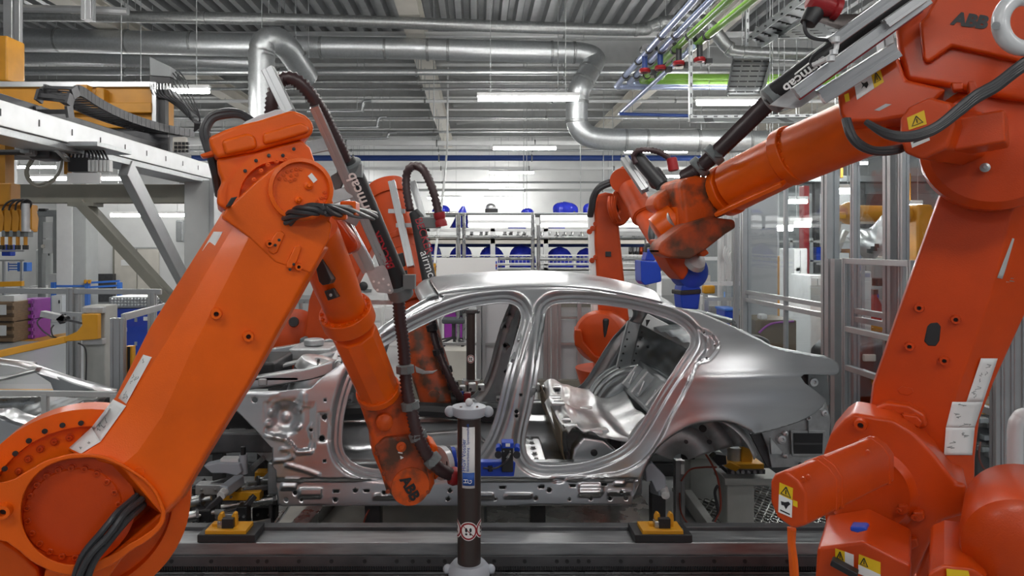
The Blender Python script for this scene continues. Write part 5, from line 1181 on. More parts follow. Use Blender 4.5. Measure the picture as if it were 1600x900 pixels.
b = MB(); b.box(P(672, 348, 5.05), (.16, .05, .08)); b.build('connector_bracket', 'clamp_grey', RC, bevel=.01)
hosepart('hose', [P(674, 440, 4.95), P(676, 480, 4.92), P(676, 510, 4.9), P(684, 545, 4.85), P(698, 580, 4.82), P(712, 610, 4.82), P(720, 622, 4.84)], px(5.8, 4.9), 'hose', RC, .03, 12)
for x, y in ((675, 512), (685, 550), (698, 578), (708, 602)): clamp(RC, P(x, y, 4.86), V((.25, 0, -1)), px(6.5, 4.9), 'black', .05)
for x, y in ((620, 330), (632, 352)): MB().box(P(x, y, 5.2), (.12, .06, .03)).build('rail_bracket', 'alu_cast', RC)

# ---------------------------------------------------------------- robot behind the car, right
RD = thing('industrial_robot', 'older red robot standing upright behind the rear door opening', 'robot', (P(960, 600, 7.0).x, 7.1, 0))
D = Plane((.12, 1, 0), P(950, 420, 6.9))
la = slab(D, [(930, 305), (946, 300), (962, 303), (969, 370), (976, 440), (986, 520), (1000, 600), (935, 600), (934, 470), (929, 380)], 0, .40, 'lower_arm', OC, RD, .03)
slab(D, [(920, 335), (929, 312), (930, 380), (936, 470), (938, 530), (926, 500), (922, 420)], .02, .36, 'side_cover', 'paper', RD, .02)
for x, y in ((926, 357), (921, 362), (931, 402), (925, 407), (931, 350)): bolt(la, D.at(x, y, .01), D.n * -1, .018, 'orange_old')
slab(D, [(946, 393), (955, 393), (955, 401), (946, 401)], -.02, .03, 'cover_plate', 'black', la, .004)
eh = slab(D, [(957, 300), (975, 290), (990, 300), (1002, 330), (985, 340), (975, 352), (962, 352), (957, 345), (968, 330)], -.04, .4, 'elbow', OC, RD, .03)
b = MB(); b.lathe([(px(18, 6.9), 0), (px(19, 6.9), .1), (px(19, 6.9), .4)], P(972, 282, 6.6), (.25, 1, .1), 30); b.build('elbow_joint', OC, RD)
slab(D, [(958, 278), (972, 258), (984, 262), (990, 290), (970, 300)], .05, .3, 'elbow_cover', OC, RD, .03)
slab(D, [(968, 282), (990, 278), (994, 288), (972, 292)], -.06, .08, 'arm_link', OC, RD, .02)
d0, d1, d2 = P(985, 295, 6.6), P(1008, 340, 6.3), P(1034, 386, 6.0)
tubepart([d0, d1], [px(19, 6.6), px(18, 6.3)], 'upper_forearm', OC, RD); flange(RD, P(1004, 332, 6.35), d1 - d0, px(20, 6.4), .12, OC, 0); tubepart([d1, d2], [px(16, 6.3), px(14, 6.0)], 'forearm', OC, RD)
for k in range(3): cable(RD, [P(953 + 4 * k, 308, 6.75), P(952 + 4 * k, 322, 6.7), P(955 + 4 * k, 335, 6.7), P(960 + 4 * k, 345, 6.75)], .02, 'orange_old')
for s in (0, 1): cable(RD, [P(968, 282 + 4 * s, 6.7), P(952, 284 + 4 * s, 6.68), P(936, 292 + 4 * s, 6.7), P(926 + 3 * s, 308, 6.75), P(923 + 3 * s, 325, 6.8), P(921 + 2 * s, 338, 6.85)], .025)
b = MB(); profile_bar(b, P(975, 248, 6.3), P(1008, 298, 6.1), .07, (0, 1, 0)); b.build('guide_rail', 'alu_profile', RD)
b = MB(); profile_bar(b, P(1000, 244, 6.4), P(1022, 286, 6.2), .05, (0, 1, 0)); b.build('guide_rail', 'alu_profile', RD)
tubepart([P(996, 246, 6.2), P(1034, 290, 6.05)], [px(11, 6.2), px(11, 6.0)], 'hose_sleeve', 'black', RD, 16)
b = MB(); b.prism([P(x, y, 6.1) for x, y in ((1010, 268), (1030, 258), (1046, 280), (1034, 296), (1020, 294))], (0, .1, 0)); b.build('hose_housing', 'black', RD, bevel=.03)
hosepart('hose', [P(994, 256, 6.15), P(990, 244, 6.15), P(996, 236, 6.12), P(1012, 234, 6.1), P(1030, 238, 6.1), P(1044, 247, 6.1), P(1050, 258, 6.1)], px(4.5, 6.1), 'hose', RD, .03, 10)
b = MB(); b.lathe([(.035, -.06), (.045, -.05), (.045, .05), (.03, .06)], P(1051, 257, 6.08), (.2, 0, -1), 14); b.build('hose_connector', 'red', RD)
# lower joint seen through the rear door opening
b = MB(); b.lathe([(px(38, 6.8), 0), (px(40, 6.8), .05), (px(40, 6.8), .42), (px(34, 6.8), .48), (px(20, 6.8), .5), (0, .5)], P(948, 524, 7.0), (-.35, -1, .1), 40); b.build('shoulder', OC, RD)
slab(D, [(898, 515), (908, 516), (912, 535), (930, 556), (955, 566), (955, 590), (936, 575), (906, 545), (898, 540)], -.45, .30, 'shoulder_bracket', OC, RD, .012)
slab(D, [(942, 498), (952, 498), (950, 545), (942, 548)], -.40, .06, 'cable_cover', 'black', RD, .02)
slab(D, [(930, 560), (1005, 560), (1010, 620), (930, 620)], .0, .5, 'turret', OC, RD, .03)
b = MB(); b.lathe([(.42, 0), (.42, .06), (.32, .08), (.30, .45), (.36, .65)], (P(960, 600, 7.0).x, 7.2, 0), (0, 0, 1), 28); b.build('base_pedestal', OC, RD)
# blue measuring box carried by this robot
b = MB(); b.prism([P(x, y, 5.6) for x, y in ((1001, 407), (1032, 409), (1034, 440), (1008, 446), (1002, 440))], (0, .22, 0)); bx = b.build('sensor_box', 'blue', RD, bevel=.01)
b = MB(); b.prism([P(x, y, 5.65) for x, y in ((1008, 407), (1012, 392), (1022, 388), (1028, 394), (1024, 408))], (0, .15, 0)); b.build('sensor_mount', 'blue', bx, bevel=.01)
cable(RD, [P(1008, 394, 5.62), P(1010, 384, 5.62), P(1018, 382, 5.62), P(1026, 372, 5.7), P(1024, 352, 5.9)], .016)
cable(RD, [P(1020, 350, 5.9), P(1018, 368, 5.85), P(1026, 388, 5.8)], .03)
# ================================================================ transfer line in front of and under the car
def tag(b, name, m, label, cat, group=None, **k): return b.build(name, m, None, label=label, cat=cat, group=group, **k)
LN = thing('transfer_rail', 'long oily steel transfer rail along the floor in front of the car', 'rail', (0, 3.55, 0))
MB().ab((-2.6, 3.45, .315), (2.35, 3.60, .445)).build('guide_beam', 'rail_steel', LN, bevel=.006)
MB().ab((-2.6, 3.60, .30), (2.35, 3.66, .462)).build('top_rail', 'dark_steel', LN, bevel=.004)
MB().ab((-2.6, 3.436, .315), (2.35, 3.449, .385)).build('side_strip', 'dark_steel', LN, bevel=.003)
MB().ab((-2.6, 3.34, 0), (2.35, 3.66, .30)).build('machine_bed', 'dark_steel', LN, bevel=.006)
MB().ab((-2.6, 3.425, .302), (2.35, 3.46, .312)).build('cable_lip', 'steel', LN)
b = MB()
for i in range(400):
    x = -2.4 + i * .0117; b.ab((x, 3.428, .318), (x + .006, 3.436, .335))
b.build('tooth_rack', 'black', LN, kind='stuff')
for x in (230, 268, 330, 403, 417, 467, 518, 570, 620, 645, 670, 695, 772, 820, 870, 886, 904, 920, 970, 1017, 1067, 1116, 1164, 1230):
    put('bolt_hole', shared('rail_hole', lambda b: b.lathe([(.010, 0), (.010, .003), (.006, .003), (.006, .001), (0, .001)], (0, 0, 0), (0, 0, 1), 12), 'black'), LN, P(x, 877, 3.436), (0, -1, 0))
FB = thing('transfer_rail', 'second darker steel rail on the far side under the car', 'rail', (0, 5.9, 0))
MB().ab((-2.6, 5.85, .10), (2.6, 6.0, .40)).build('guide_beam', 'rail_steel', FB, bevel=.006); MB().ab((-2.6, 5.8, 0), (2.6, 6.05, .10)).build('machine_bed', 'dark_steel', FB)
for k, xx in enumerate((-2, -.5, 1, 2.4)):
    MB().ab((xx - .05, 5.86, .40), (xx + .05, 5.99, .46)).build('rail_clamp', 'steel', FB, bevel=.004)
# floor plates between the rails
for i, (x0, x1, y0, y1, m) in enumerate(((-1.35, .05, 4.4, 5.6, 'concrete'), (.07, 1.25, 4.4, 5.6, 'plate'), (-2.6, -1.37, 4.0, 5.6, 'plate'), (-1.35, 1.25, 3.68, 4.38, 'concrete'), (-2.6, 2.6, 6.1, 7.4, 'plate'))):
    pl = MB().ab((x0, y0, 0), (x1, y1, .012)).build('floor_plate', m, FLOOR, bevel=.003)
GR = thing('floor_grating', 'diamond mesh walkway grating behind the right robot motor', 'grating', (2.2, 4.6, 0))
b = MB()
for i in range(-24, 50):
    for s in (-1, 1):
        x0 = 1.55 + i * .055; a = V((x0, 3.75, .03)); c = V((x0 + s * 1.0, 5.45, .03))
        pts = []
        for t in (0, 1): pts.append(a.lerp(c, t))
        lo, hi = 1.55, 3.0
        d = c - a; t0, t1 = 0.0, 1.0
        if d.x > 0: t0, t1 = max(0, (lo - a.x) / d.x), min(1, (hi - a.x) / d.x)
        else: t0, t1 = max(0, (hi - a.x) / d.x), min(1, (lo - a.x) / d.x)
        if t1 > t0: b.bar(a + d * t0, a + d * t1, .008, .012)
b.build('mesh_bars', 'plate', GR, kind='stuff')
MB().ab((1.55, 3.72, .005), (3.0, 5.48, .014)).build('under_plate', 'dark_steel', GR)
for p, q in (((1.55, 3.74, .03), (3, 3.74, .03)), ((1.55, 5.46, .03), (3, 5.46, .03)), ((1.55, 3.74, .03), (1.55, 5.46, .03)), ((3, 3.74, .03), (3, 5.46, .03))): MB().bar(p, q, .02, .04).build('frame_bar', 'steel', GR)

def locator(cx, label):
    t = thing('locating_bracket', label, 'bracket', P(cx, 848, 3.5), 'yellow brackets on the rail'); Y = 3.45
    def bx(x0, y0, x1, y1, Y0, dy, name, m, bv=.003):
        a = P(cx + x0, y1, Y0); c = P(cx + x1, y0, Y0); return MB().ab(a, (c.x, Y0 + dy, c.z)).build(name, m, t, bevel=bv)
    bx(-45, 836, 45, 848, 3.44, .16, 'base_pad', 'black'); bx(-33, 829, 31, 841, 3.45, .12, 'foot_plate', 'yellow')
    for x0 in (-13, 8):
        b = MB(); b.prism([P(cx + x, y, 3.50) for x, y in ((x0, 831), (x0, 808), (x0 + 3, 802), (x0 + 7, 803), (x0 + 8, 810), (x0 + 8, 831))], (0, .035, 0)); b.build('upright', 'yellow', t, bevel=.003)
    bx(-22, 818, -12, 831, 3.50, .035, 'gusset', 'yellow'); bx(-7, 811, 11, 832, 3.475, .03, 'sensor', 'black'); bx(-14, 815, -4, 831, 3.48, .04, 'stop_block', 'steel')
    for x, y in ((-27, 830), (-18, 829), (22, 829), (27, 830)): MB().cyl(P(cx + x, 830, 3.48), P(cx + x, 826, 3.48), .010, n=6).build('hex_bolt', 'steel', t)
    for x in (-2, 6): MB().cyl(P(cx + x, 829, 3.474), P(cx + x, 829, 3.468), .006, n=8).build('screw', 'steel', t)
locator(353, 'yellow locating bracket on the rail beside the left robot'); locator(1037, 'yellow locating bracket on the rail below the rear wheel arch')

# pedestals under the rear of the car
def pedestal(x0, x1, yb, ytop, Y, label, cap=None):
    t = thing('support_pedestal', label, 'pedestal', P((x0 + x1) / 2, yb, Y)); a = P(x0, yb, Y); c = P(x1, ytop, Y); w = c.x - a.x
    MB().ab((a.x, Y, .03), (c.x, Y + w, c.z)).build('column', 'pedestal', t, bevel=.008)
    MB().ab((a.x - .06, Y - .04, 0), (c.x + .06, Y + w + .05, .03)).build('base_plate', 'pedestal', t, bevel=.004)
    MB().ab((a.x - .02, Y - .02, c.z), (c.x + (.18 if cap else .02), Y + w + .02, c.z + .045)).build('top_plate', 'pedestal', t, bevel=.004)
    for dx in (-.04, w + .04): MB().cyl((a.x + dx, Y - .02, .03), (a.x + dx, Y - .02, .05), .014, n=6).build('anchor_bolt', 'steel', t)
    return t, c.z + .045
t1, zt = pedestal(1136, 1179, 834, 757, 4.63, 'tall grey pedestal carrying the yellow rear locator', True)
MB().ab(P(1136, 741, 4.6), P(1196, 734, 4.6) + V((0, .22, 0))).build('slide_plate', 'dark_steel', t1, bevel=.003)
yl = MB().ab(P(1143, 734, 4.62), P(1194, 725, 4.62) + V((0, .18, 0))).build('locator_foot', 'yellow', t1, bevel=.004)
b = MB(); b.prism([P(x, y, 4.66) for x, y in ((1158, 727), (1160, 697), (1170, 697), (1176, 708), (1176, 727))], (0, .06, 0)); b.build('locator_upright', 'yellow', t1, bevel=.004)
b = MB(); b.prism([P(x, y, 4.60) for x, y in ((1132, 729), (1140, 722), (1158, 730), (1150, 738))], (0, .05, 0)); b.build('locator_wing', 'yellow', t1, bevel=.004)
for x in (1145, 1153, 1161, 1170, 1180, 1189): MB().cyl(P(x, 738, 4.59), P(x, 738, 4.57), .012, n=6).build('slide_bolt', 'dark_steel', t1)
b = MB(); b.cyl(P(1148, 722, 4.72), P(1148, 698, 4.72), .05); b.build('locator_pin', 'alu_cast', t1)
b = MB(); b.prism([P(x, y, 4.55) for x, y in ((1113, 717), (1120, 710), (1135, 712), (1136, 726), (1122, 728))], (0, .08, 0)); b.build('proximity_switch', 'black', t1, bevel=.006)
MB().lathe([(.007, 0), (.006, .006), (0, .008)], P(1110, 702, 4.55), (0, -1, 0), 10).build('status_light', 'led_green', t1)
MB().ab(P(1082, 704, 4.7), P(1114, 694, 4.7) + V((0, .06, 0))).build('locator_bar', 'yellow', t1, bevel=.004)
t2, _ = pedestal(1078, 1124, 786, 716, 5.19, 'shorter grey pedestal behind the tall one')
PT = thing('sensor_post', 'slim aluminium sensor post under the rear wheel arch', 'post', P(1060, 820, 4.79))
b = MB(); profile_bar(b, P(1061, 820, 4.79), P(1061, 718, 4.79), .062, (0, 1, 0)); b.build('column', 'alu_profile', PT); MB().box(P(1061, 819, 4.79), (.12, .12, .02)).build('base_plate', 'dark_steel', PT)
MB().ab(P(1064, 741, 4.755), P(1069, 726, 4.755) + V((0, .004, 0))).build('number_tag', 'white_print', PT); MB().ab(P(1066, 718, 4.75), P(1086, 710, 4.75) + V((0, .04, 0))).build('sensor', 'black', PT, bevel=.004)
cable(PT, [P(1064, 752, 4.74), P(1078, 734, 4.74), P(1100, 730, 4.70), P(1120, 730, 4.66)], .006, 'cable_red'); cable(PT, [P(1100, 706, 4.6), P(1112, 725, 4.58), P(1122, 750, 4.58), P(1126, 790, 4.58), P(1118, 812, 4.57), P(1106, 832, 4.56)], .007, 'cable_red'); cable(PT, [P(1062, 770, 4.74), P(1064, 800, 4.74), P(1078, 822, 4.7), P(1092, 832, 4.66)], .005, 'cable_red')
cable(PT, [P(1122, 758, 4.58), P(1117, 770, 4.58), P(1122, 800, 4.58), P(1112, 818, 4.57)], .010, 'rubber')
tag(MB().bar(P(1074, 782, 5.1) + V((0, 0, .03)), P(1112, 836, 4.55) + V((0, 0, .03)), .06, .10), 'floor_beam', 'pedestal', 'grey floor beam running between the two pedestals', 'beam', bevel=.006)
# carrier arms with round ends
def carrier(label, pts, endp, Y, legs):
    t = thing('carrier_arm', label, 'carrier arm', (P(*endp, Y).x, Y + .2, 0), 'grey carrier arms')
    b = MB(); b.prism([P(x, y, Y) for x, y in pts], (0, .08, 0)); b.build('arm_plate', 'plastic_grey', t, bevel=.008)
    e = P(*endp, Y - .03); MB().lathe([(px(6.5, Y), 0), (px(7, Y), .02), (px(7, Y), .10)], e, (.1, 1, .15), 20).build('round_end', 'white_paint', t)
    MB().bar(e + V((0, .05, .01)), P(legs[0], legs[1], Y + .15), .06, .06).build('arm_bar', 'plastic_grey', t, bevel=.008)
    MB().ab((e.x - .04, Y + .12, 0), (e.x + .04, Y + .2, P(0, legs[1], Y + .15).z)).build('foot', 'dark_steel', t)
    return t
carrier('grey carrier arm with round end below the rear door', [(1008, 730), (1018, 722), (1040, 745), (1041, 762), (1026, 770), (1018, 752), (1010, 754)], (1040, 774), 4.1, (1022, 762))
t = carrier('grey carrier arm with round end beside the left robot', [(317, 728), (340, 723), (374, 724), (378, 738), (370, 744), (352, 740), (330, 740)], (345, 775), 4.0, (376, 748))
MB().cyl(P(381, 740, 4.05), P(380, 710, 4.05), px(6, 4.05)).build('pin', 'plastic_grey', t); MB().cyl(P(380, 710, 4.05), P(380, 698, 4.05), px(4, 4.05)).build('pin_tip', 'black', t); MB().ab(P(344, 723, 4.02), P(372, 717, 4.02) + V((0, .06, 0))).build('shim_plate', 'white_paint', t, bevel=.002)
# clamps and pneumatic cylinders at the car front
def cylinder(label, a, c, r, Y0, Y1, rodm='steel'):
    t = thing('pneumatic_cylinder', label, 'cylinder', P(*a, Y0), 'pneumatic cylinders at the car front'); p, q = P(*a, Y0), P(*c, Y1); d = (q - p)
    MB().cyl(p, p + d * .62, r, n=18).build('barrel', 'steel', t); MB().cyl(p + d * .6, q, r * .42, n=12).build('piston_rod', 'alu_bright', t)
    for s in (0, .6): MB().cyl(p + d * s, p + d * (s + .06), r * 1.25, n=8).build('end_cap', 'dark_steel', t)
    MB().cyl(p + d * .1, V(((p + d * .1).x, (p + d * .1).y, .0)), r * .4, n=8).build('stand', 'dark_steel', t)
    return t
cylinder('bright silver cylinder lying level beside the sill front', (431, 779), (345, 792), .028, 4.2, 4.1); cylinder('silver cylinder low behind the yellow bracket', (262, 815), (335, 800), .030, 3.85, 3.95); cylinder('short silver cylinder above the level one', (430, 752), (386, 756), .035, 4.4, 4.3); cylinder('slanted silver cylinder close to the left robot elbow', (292, 786), (330, 778), .03, 4.0, 4.0)
def clampblock(label, x, y, Y, w, h, m):
    t = thing('toggle_clamp', label, 'clamp', (P(x, y, Y).x, Y, 0), 'clamps at the car front'); c = P(x, y, Y)
    MB().box(c, (w, .08, h)).build('clamp_body', m, t, bevel=.005); MB().bar(c + V((0, 0, h * .3)), c + V((w * .9, .03, h * .9)), .03, .03).build('clamp_lever', 'dark_steel', t, bevel=.004)
    MB().ab((c.x - .03, Y - .02, 0), (c.x + .03, Y + .04, c.z - h * .4)).build('clamp_post', 'dark_steel', t)
    for s in (-1, 1): MB().cyl(c + V((s * w * .25, -.04, 0)), c + V((s * w * .25, -.052, 0)), .008, n=6).build('screw', 'steel', t)
for a in (('black clamp block left of the yellow rail bracket', 318, 812, 3.95, .10, .13, 'black'), ('black clamp block above the yellow rail bracket', 381, 802, 4.0, .06, .10, 'black'), ('yellow clamp foot behind the round carrier end', 380, 772, 4.15, .22, .05, 'yellow'), ('yellow clamp foot at the sill corner', 418, 742, 4.45, .14, .06, 'yellow'), ('yellow clamp bar at the robot shoulder', 268, 822, 4.0, .26, .05, 'yellow'), ('black sensor clamp right of the carrier arm', 415, 800, 4.3, .14, .08, 'black'),
          ('silver clamp jaw under the carrier plate', 330, 762, 4.2, .16, .06, 'alu_cast'), ('small black clamp by the slanted cylinder', 300, 770, 4.3, .08, .08, 'black'), ('silver clamp jaw beside the black clamp block', 350, 806, 4.05, .14, .05, 'alu_cast')): clampblock(*a)
tag(MB().bar(P(363, 828, 3.9), P(423, 816, 3.95), .02, .04), 'guide_plate', 'alu_profile', 'flat white guide plate leaning behind the yellow bracket', 'plate')
FX = thing('front_fixture', 'black steel fixture frame with bolt holes ahead of the car sill', 'fixture', (P(360, 690, 4.5).x, 4.6, 0))
b = MB(); b.prism([P(x, y, 4.5) for x, y in ((318, 640), (392, 640), (428, 700), (400, 704), (318, 712))], (0, .05, 0)); b.build('bolster', 'black', FX, bevel=.004)
for x, y in ((386, 672), (394, 672), (386, 682), (394, 682), (350, 700), (372, 696), (346, 676), (348, 684)): MB().cyl(P(x, y, 4.5), P(x, y, 4.49), .012, n=8).build('hole_rim', 'dark_steel', FX)
MB().ab(P(354, 682, 4.46), P(382, 672, 4.46) + V((0, .05, 0))).build('latch_plate', 'alu_cast', FX, bevel=.01)
b = MB(); b.prism([P(x, y, 4.3) for x, y in ((390, 698), (425, 697), (428, 726), (410, 716))], (0, .02, 0)); b.build('gusset', 'alu_cast', FX, bevel=.003)
MB().bar(P(393, 732, 4.28), P(412, 715, 4.28), .03, .03).build('gusset_stay', 'steel', FX)
MB().ab((P(330, 700, 4.5).x, 4.52, 0), (P(345, 700, 4.5).x, 4.6, P(0, 690, 4.5).z)).build('leg', 'dark_steel', FX); MB().ab((P(400, 700, 4.5).x, 4.52, 0), (P(412, 700, 4.5).x, 4.6, P(0, 690, 4.5).z)).build('leg', 'dark_steel', FX)
# the sill rests on four stub posts
for i, (x, Y, lb) in enumerate(((584, 4.05, 'dark stub post under the front door sill'), (840, 4.3, 'dark stub post under the middle pillar'), (584, 5.5, 'far dark stub post under the front sill'), (960, 5.5, 'far dark stub post under the rear sill'))):
    t = thing('support_post', lb, 'post', (P(x, 800, Y).x, Y, 0), 'stub posts under the car'); c = P(x, 800, Y)
    MB().ab((c.x - .045, Y - .05, 0), (c.x + .045, Y + .05, .46)).build('post_block', 'dark_steel', t, bevel=.006); MB().ab((c.x - .09, Y - .08, 0), (c.x + .09, Y + .08, .03)).build('foot_plate', 'dark_steel', t)
    if i == 0: cable(t, [P(577, 796, 3.99), P(571, 808, 3.98), P(568, 822, 3.98), P(570, 836, 4.0)], .005, 'cable_red')
tag(MB().bar((P(440, 832, 4.3).x, 4.25, .05), (P(470, 800, 4.3).x, 5.2, .05), .12, .10), 'floor_beam', 'steel', 'slanting grey floor beam below the front sill', 'beam', bevel=.006)

# ================================================================ the bollards
def bollard(cx, Y, top, r, label, big):
    k = Y / 3.05; c = P(cx, 640, Y); x = c.x
    zt = P(cx, top, Y).z
    t = thing('sensor_bollard', label, 'bollard', (x, Y, 0), 'black sensor bollards')
    zb = P(cx, 889, Y).z if big else .05
    MB().lathe([(r, zb), (r, zt)], (x, Y, 0), (0, 0, 1), 40).build('tube', 'bronze', t)
    capm = 'plastic_grey' if big else 'dark_steel'
    cp = MB().lathe([(r * 1.02, zt - .03), (r * 1.38, zt - .02), (r * 1.5, zt + .012), (r * 1.45, zt + .018), (0, zt + .022)], (x, Y, 0), (0, 0, 1), 40).build('cap', capm, t)
    for s in (-1, 1): MB().sphere((x + s * r * 1.62, Y - r * .1, zt - .004), r * .48, 18, 12).build('cap_ball', capm, cp)
    if big: MB().sphere((x, Y - .0, zt + .035), .017, 16, 10).build('bubble_level', 'cap_white', cp)
    for s in (-1, 1): MB().lathe([(.006, 0), (.005, .005), (0, .006)], (x + s * .035, Y - .03, zt + .02), (0, 0, 1), 8).build('screw', 'steel', cp)
    MB().lathe([(r * 1.02, zb + .03), (r * 1.4, zb + .03), (r * 1.75, zb + .008), (r * 1.8, zb - .02), (0, zb - .022)], (x, Y, 0), (0, 0, 1), 40).build('foot_ring', capm, t)
    if big:
        for s in (-1, 1): MB().sphere((x + s * r * 1.85, Y, zb + .0), .02, 14, 8).build('foot_ball', capm, t)
        MB().ab((x - .10, Y - .10, 0), (x + .10, Y + .10, zb - .02)).build('mount_block', 'dark_steel', t, bevel=.006)
    else:
        ring = MB(); ring_at(ring, (x, Y, P(cx, 596, Y).z), (0, 0, 1), r, .05, .05, 24); ring.build('mid_ring', 'steel', t)
    def wrap(name, m, a0, a1, z0, z1, off=.0012, n=10):
        b = MB(); b.grid(lambda u, v: V((x + (r + off) * math.sin(a0 + (a1 - a0) * u), Y - (r + off) * math.cos(a0 + (a1 - a0) * u), z0 + (z1 - z0) * v)), n, 1); return b.build(name, m, t, solid=.0008)
    def sign(ac, zc, R):
        def dd(name, m, r0, r1, off):
            b = MB(); n = 28; vs = []
            K = 8 if r1 - r0 > .02 else 2
            for rr in [r0 + (r1 - r0) * q_ / (K - 1) for q_ in range(K)]:
                for k_ in range(n):
                    a = 2 * PI * k_ / n; th = ac + rr * math.cos(a) / r; vs.append(V((x + (r + off) * math.sin(th), Y - (r + off) * math.cos(th), zc + rr * math.sin(a))))
            b.add(vs, [(j * n + i, j * n + (i + 1) % n, (j + 1) * n + (i + 1) % n, (j + 1) * n + i) for j in range(K - 1) for i in range(n)]); return b.build(name, m, t)
        dd('prohibition_sign', 'white_print', .0005, R, .0012); dd('sign_ring', 'red', R * .74, R * .92, .0018)
        for s in (-1, 1):
            for (zz, hh) in ((.14, .24), (-.30, .12)):
                b = MB(); vs = []; n = 12
                for k_ in range(n):
                    a = 2 * PI * k_ / n; th = ac + (s * .22 * R + .125 * R * math.cos(a)) / r; vs.append(V((x + (r + .0026) * math.sin(th), Y - (r + .0026) * math.cos(th), zc + zz * R + hh * R * math.sin(a))))
                b.add(vs, [tuple(range(n))]); b.build('footprint', 'black', t)
        b = MB(); vs = []
        for u, v_ in ((-.56, .50), (-.50, .56), (.56, -.50), (.50, -.56)):
            th = ac + u * R / r; vs.append(V((x + (r + .0034) * math.sin(th), Y - (r + .0034) * math.cos(th), zc + v_ * R)))
        mid = [(vs[0] + vs[3]) / 2, (vs[1] + vs[2]) / 2]
        for q in range(2):
            dr = V((mid[q].x - x, mid[q].y - Y, 0)).normalized(); mid[q] = V((x, Y, mid[q].z)) + dr * (r + .0034)
        b.add([vs[0], vs[1], mid[1], mid[0], vs[2], vs[3]], [(0, 1, 2, 3), (3, 2, 4, 5)]); b.build('sign_slash', 'red', t)
    if big:
        o_ = -.05
        wrap('name_label', 'paper', -.60, .50, P(0, 757, Y).z, P(0, 663, Y).z)
        wrap('logo_block', 'blue_print', -.56, .46, P(0, 753, Y).z, P(0, 733, Y).z, .0022)
        n_ = V((math.sin(o_ + .05), -math.cos(o_ + .05), 0)); xr = V((0, 0, 1)); yr = V((-math.cos(o_), -math.sin(o_), 0))
        o0 = V((x, Y, 0)) + n_ * (r + .0026)
        text('lettering', 'HGV Vossler', o0 + V((-.014, .001, P(0, 731, Y).z)), xr, yr, .026, 'blue_print', t, .0003)
        text('lettering', 'Bildverarbeitung . Systemtechnik', o0 + V((.000, -.001, P(0, 731, Y).z)), xr, yr, .0155, 'blue_print', t, .0003)
        text('lettering', 'H', o0 + V((-.006, -.001, P(0, 749, Y).z)), xr, yr, .026, 'white_print', t, .0003)
        text('lettering', 'G', o0 + V((.012, -.001, P(0, 750, Y).z)), xr, yr, .026, 'white_print', t, .0003)
        for ac in (0 - .05, 1.35, -1.45): sign(ac, P(0, 823, Y).z, .040)
    else: sign(0, P(0, 560, Y).z, .045)
    return t
bollard(733, 3.05, 641, .0505, 'tall black bollard in front of the car sill, grey cap and blue lettering', True)
bollard(735.5, 7.6, 486, .048, 'black bollard far behind, seen through the front door opening', False)
# ================================================================ gantry on the left
XG = -2.9
def gy(x): return XG * F / (x - CX)                  # depth at which the gantry plane is seen in column x
GT = thing('gantry_conveyor', 'grey steel gantry with a long silver beam running back on the left', 'gantry', (XG, 7.6, 0))
MB().ab((XG - .14, 3.2, 2.63), (XG, 7.75, 2.79)).build('main_beam', 'alu_profile', GT, bevel=.006)
MB().ab((XG - .30, 3.2, 2.58), (XG - .02, 7.75, 2.63)).build('beam_foot', 'galv', GT, bevel=.004)
for k in range(10): MB().ab((XG, 3.9 + k * .38, 2.69), (XG + .003, 3.91 + k * .38, 2.735)).build('slot', 'black', GT)
MB().ab((XG - .36, 3.2, 2.80), (XG - .22, 7.7, 2.90)).build('guide_rail', 'dark_steel', GT, bevel=.004)
MB().ab((XG - .22, 7.5, 0), (XG + .06, 7.74, 2.60)).build('column', 'light_grey', GT, bevel=.01)
MB().ab((XG + .07, 7.45, 0), (XG + .12, 7.7, 2.62)).build('column_profile', 'alu_profile', GT, bevel=.004)
MB().ab((-6.6, 7.55, 2.36), (XG - .2, 7.72, 2.56)).build('cross_beam', 'olive_grey', GT, bevel=.006)
b = MB(); b.bar(P(196, 262, 5.9), P(290, 445, 7.5), .16, .08, (1, 0, 0)); b.build('brace', 'alu_profile', GT, bevel=.006)
b = MB(); b.bar((P(130, 320, 7.6).x, 7.6, 2.36), (P(290, 492, 7.6).x, 7.6, 1.15), .10, .19, (0, 1, 0)); b.build('brace', 'olive_grey', GT, bevel=.006)
MB().ab(P(105, 322, 7.5), P(146, 316, 7.5) + V((0, .2, 0))).build('brace_head', 'olive_grey', GT)
MB().ab(P(86, 228, 5.0), P(130, 221, 5.0) + V((.1, .5, 0))).build('bracket_plate', 'galv', GT, bevel=.003); b = MB(); b.bar(P(88, 232, 5.0), P(106, 250, 5.2), .03, .03); b.build('bracket_stay', 'alu_profile', GT)
# drive motor, valve block
dm = MB().box(P(50, 235, 5.1), (.14, .2, .10)).build('drive_motor', 'mid_grey', GT, bevel=.02); MB().box(P(72, 238, 5.15), (.16, .2, .12)).build('gear_unit', 'dark_steel', GT, bevel=.03)
MB().cyl(P(38, 238, 5.0), P(-30, 238, 5.0), .02, n=10).build('drive_shaft', 'black', GT); MB().box(P(41, 233, 4.98), (.07, .04, .06)).build('terminal_box', 'mid_grey', dm, bevel=.008)
for s in (0, 1): cable(GT, [P(48 + 4 * s, 250, 5.1), P(40 + 3 * s, 268, 5.1), P(46 + 4 * s, 284, 5.1), P(62, 292 - 4 * s, 5.1), P(82, 284 - 4 * s, 5.1), P(94, 266, 5.15), P(98, 245, 5.2)], .009, 'olive_grey')
VB = MB().ab(P(106, 268, 5.2), P(138, 246, 5.2) + V((0, .12, 0))).build('valve_block', 'black', GT, bevel=.004)
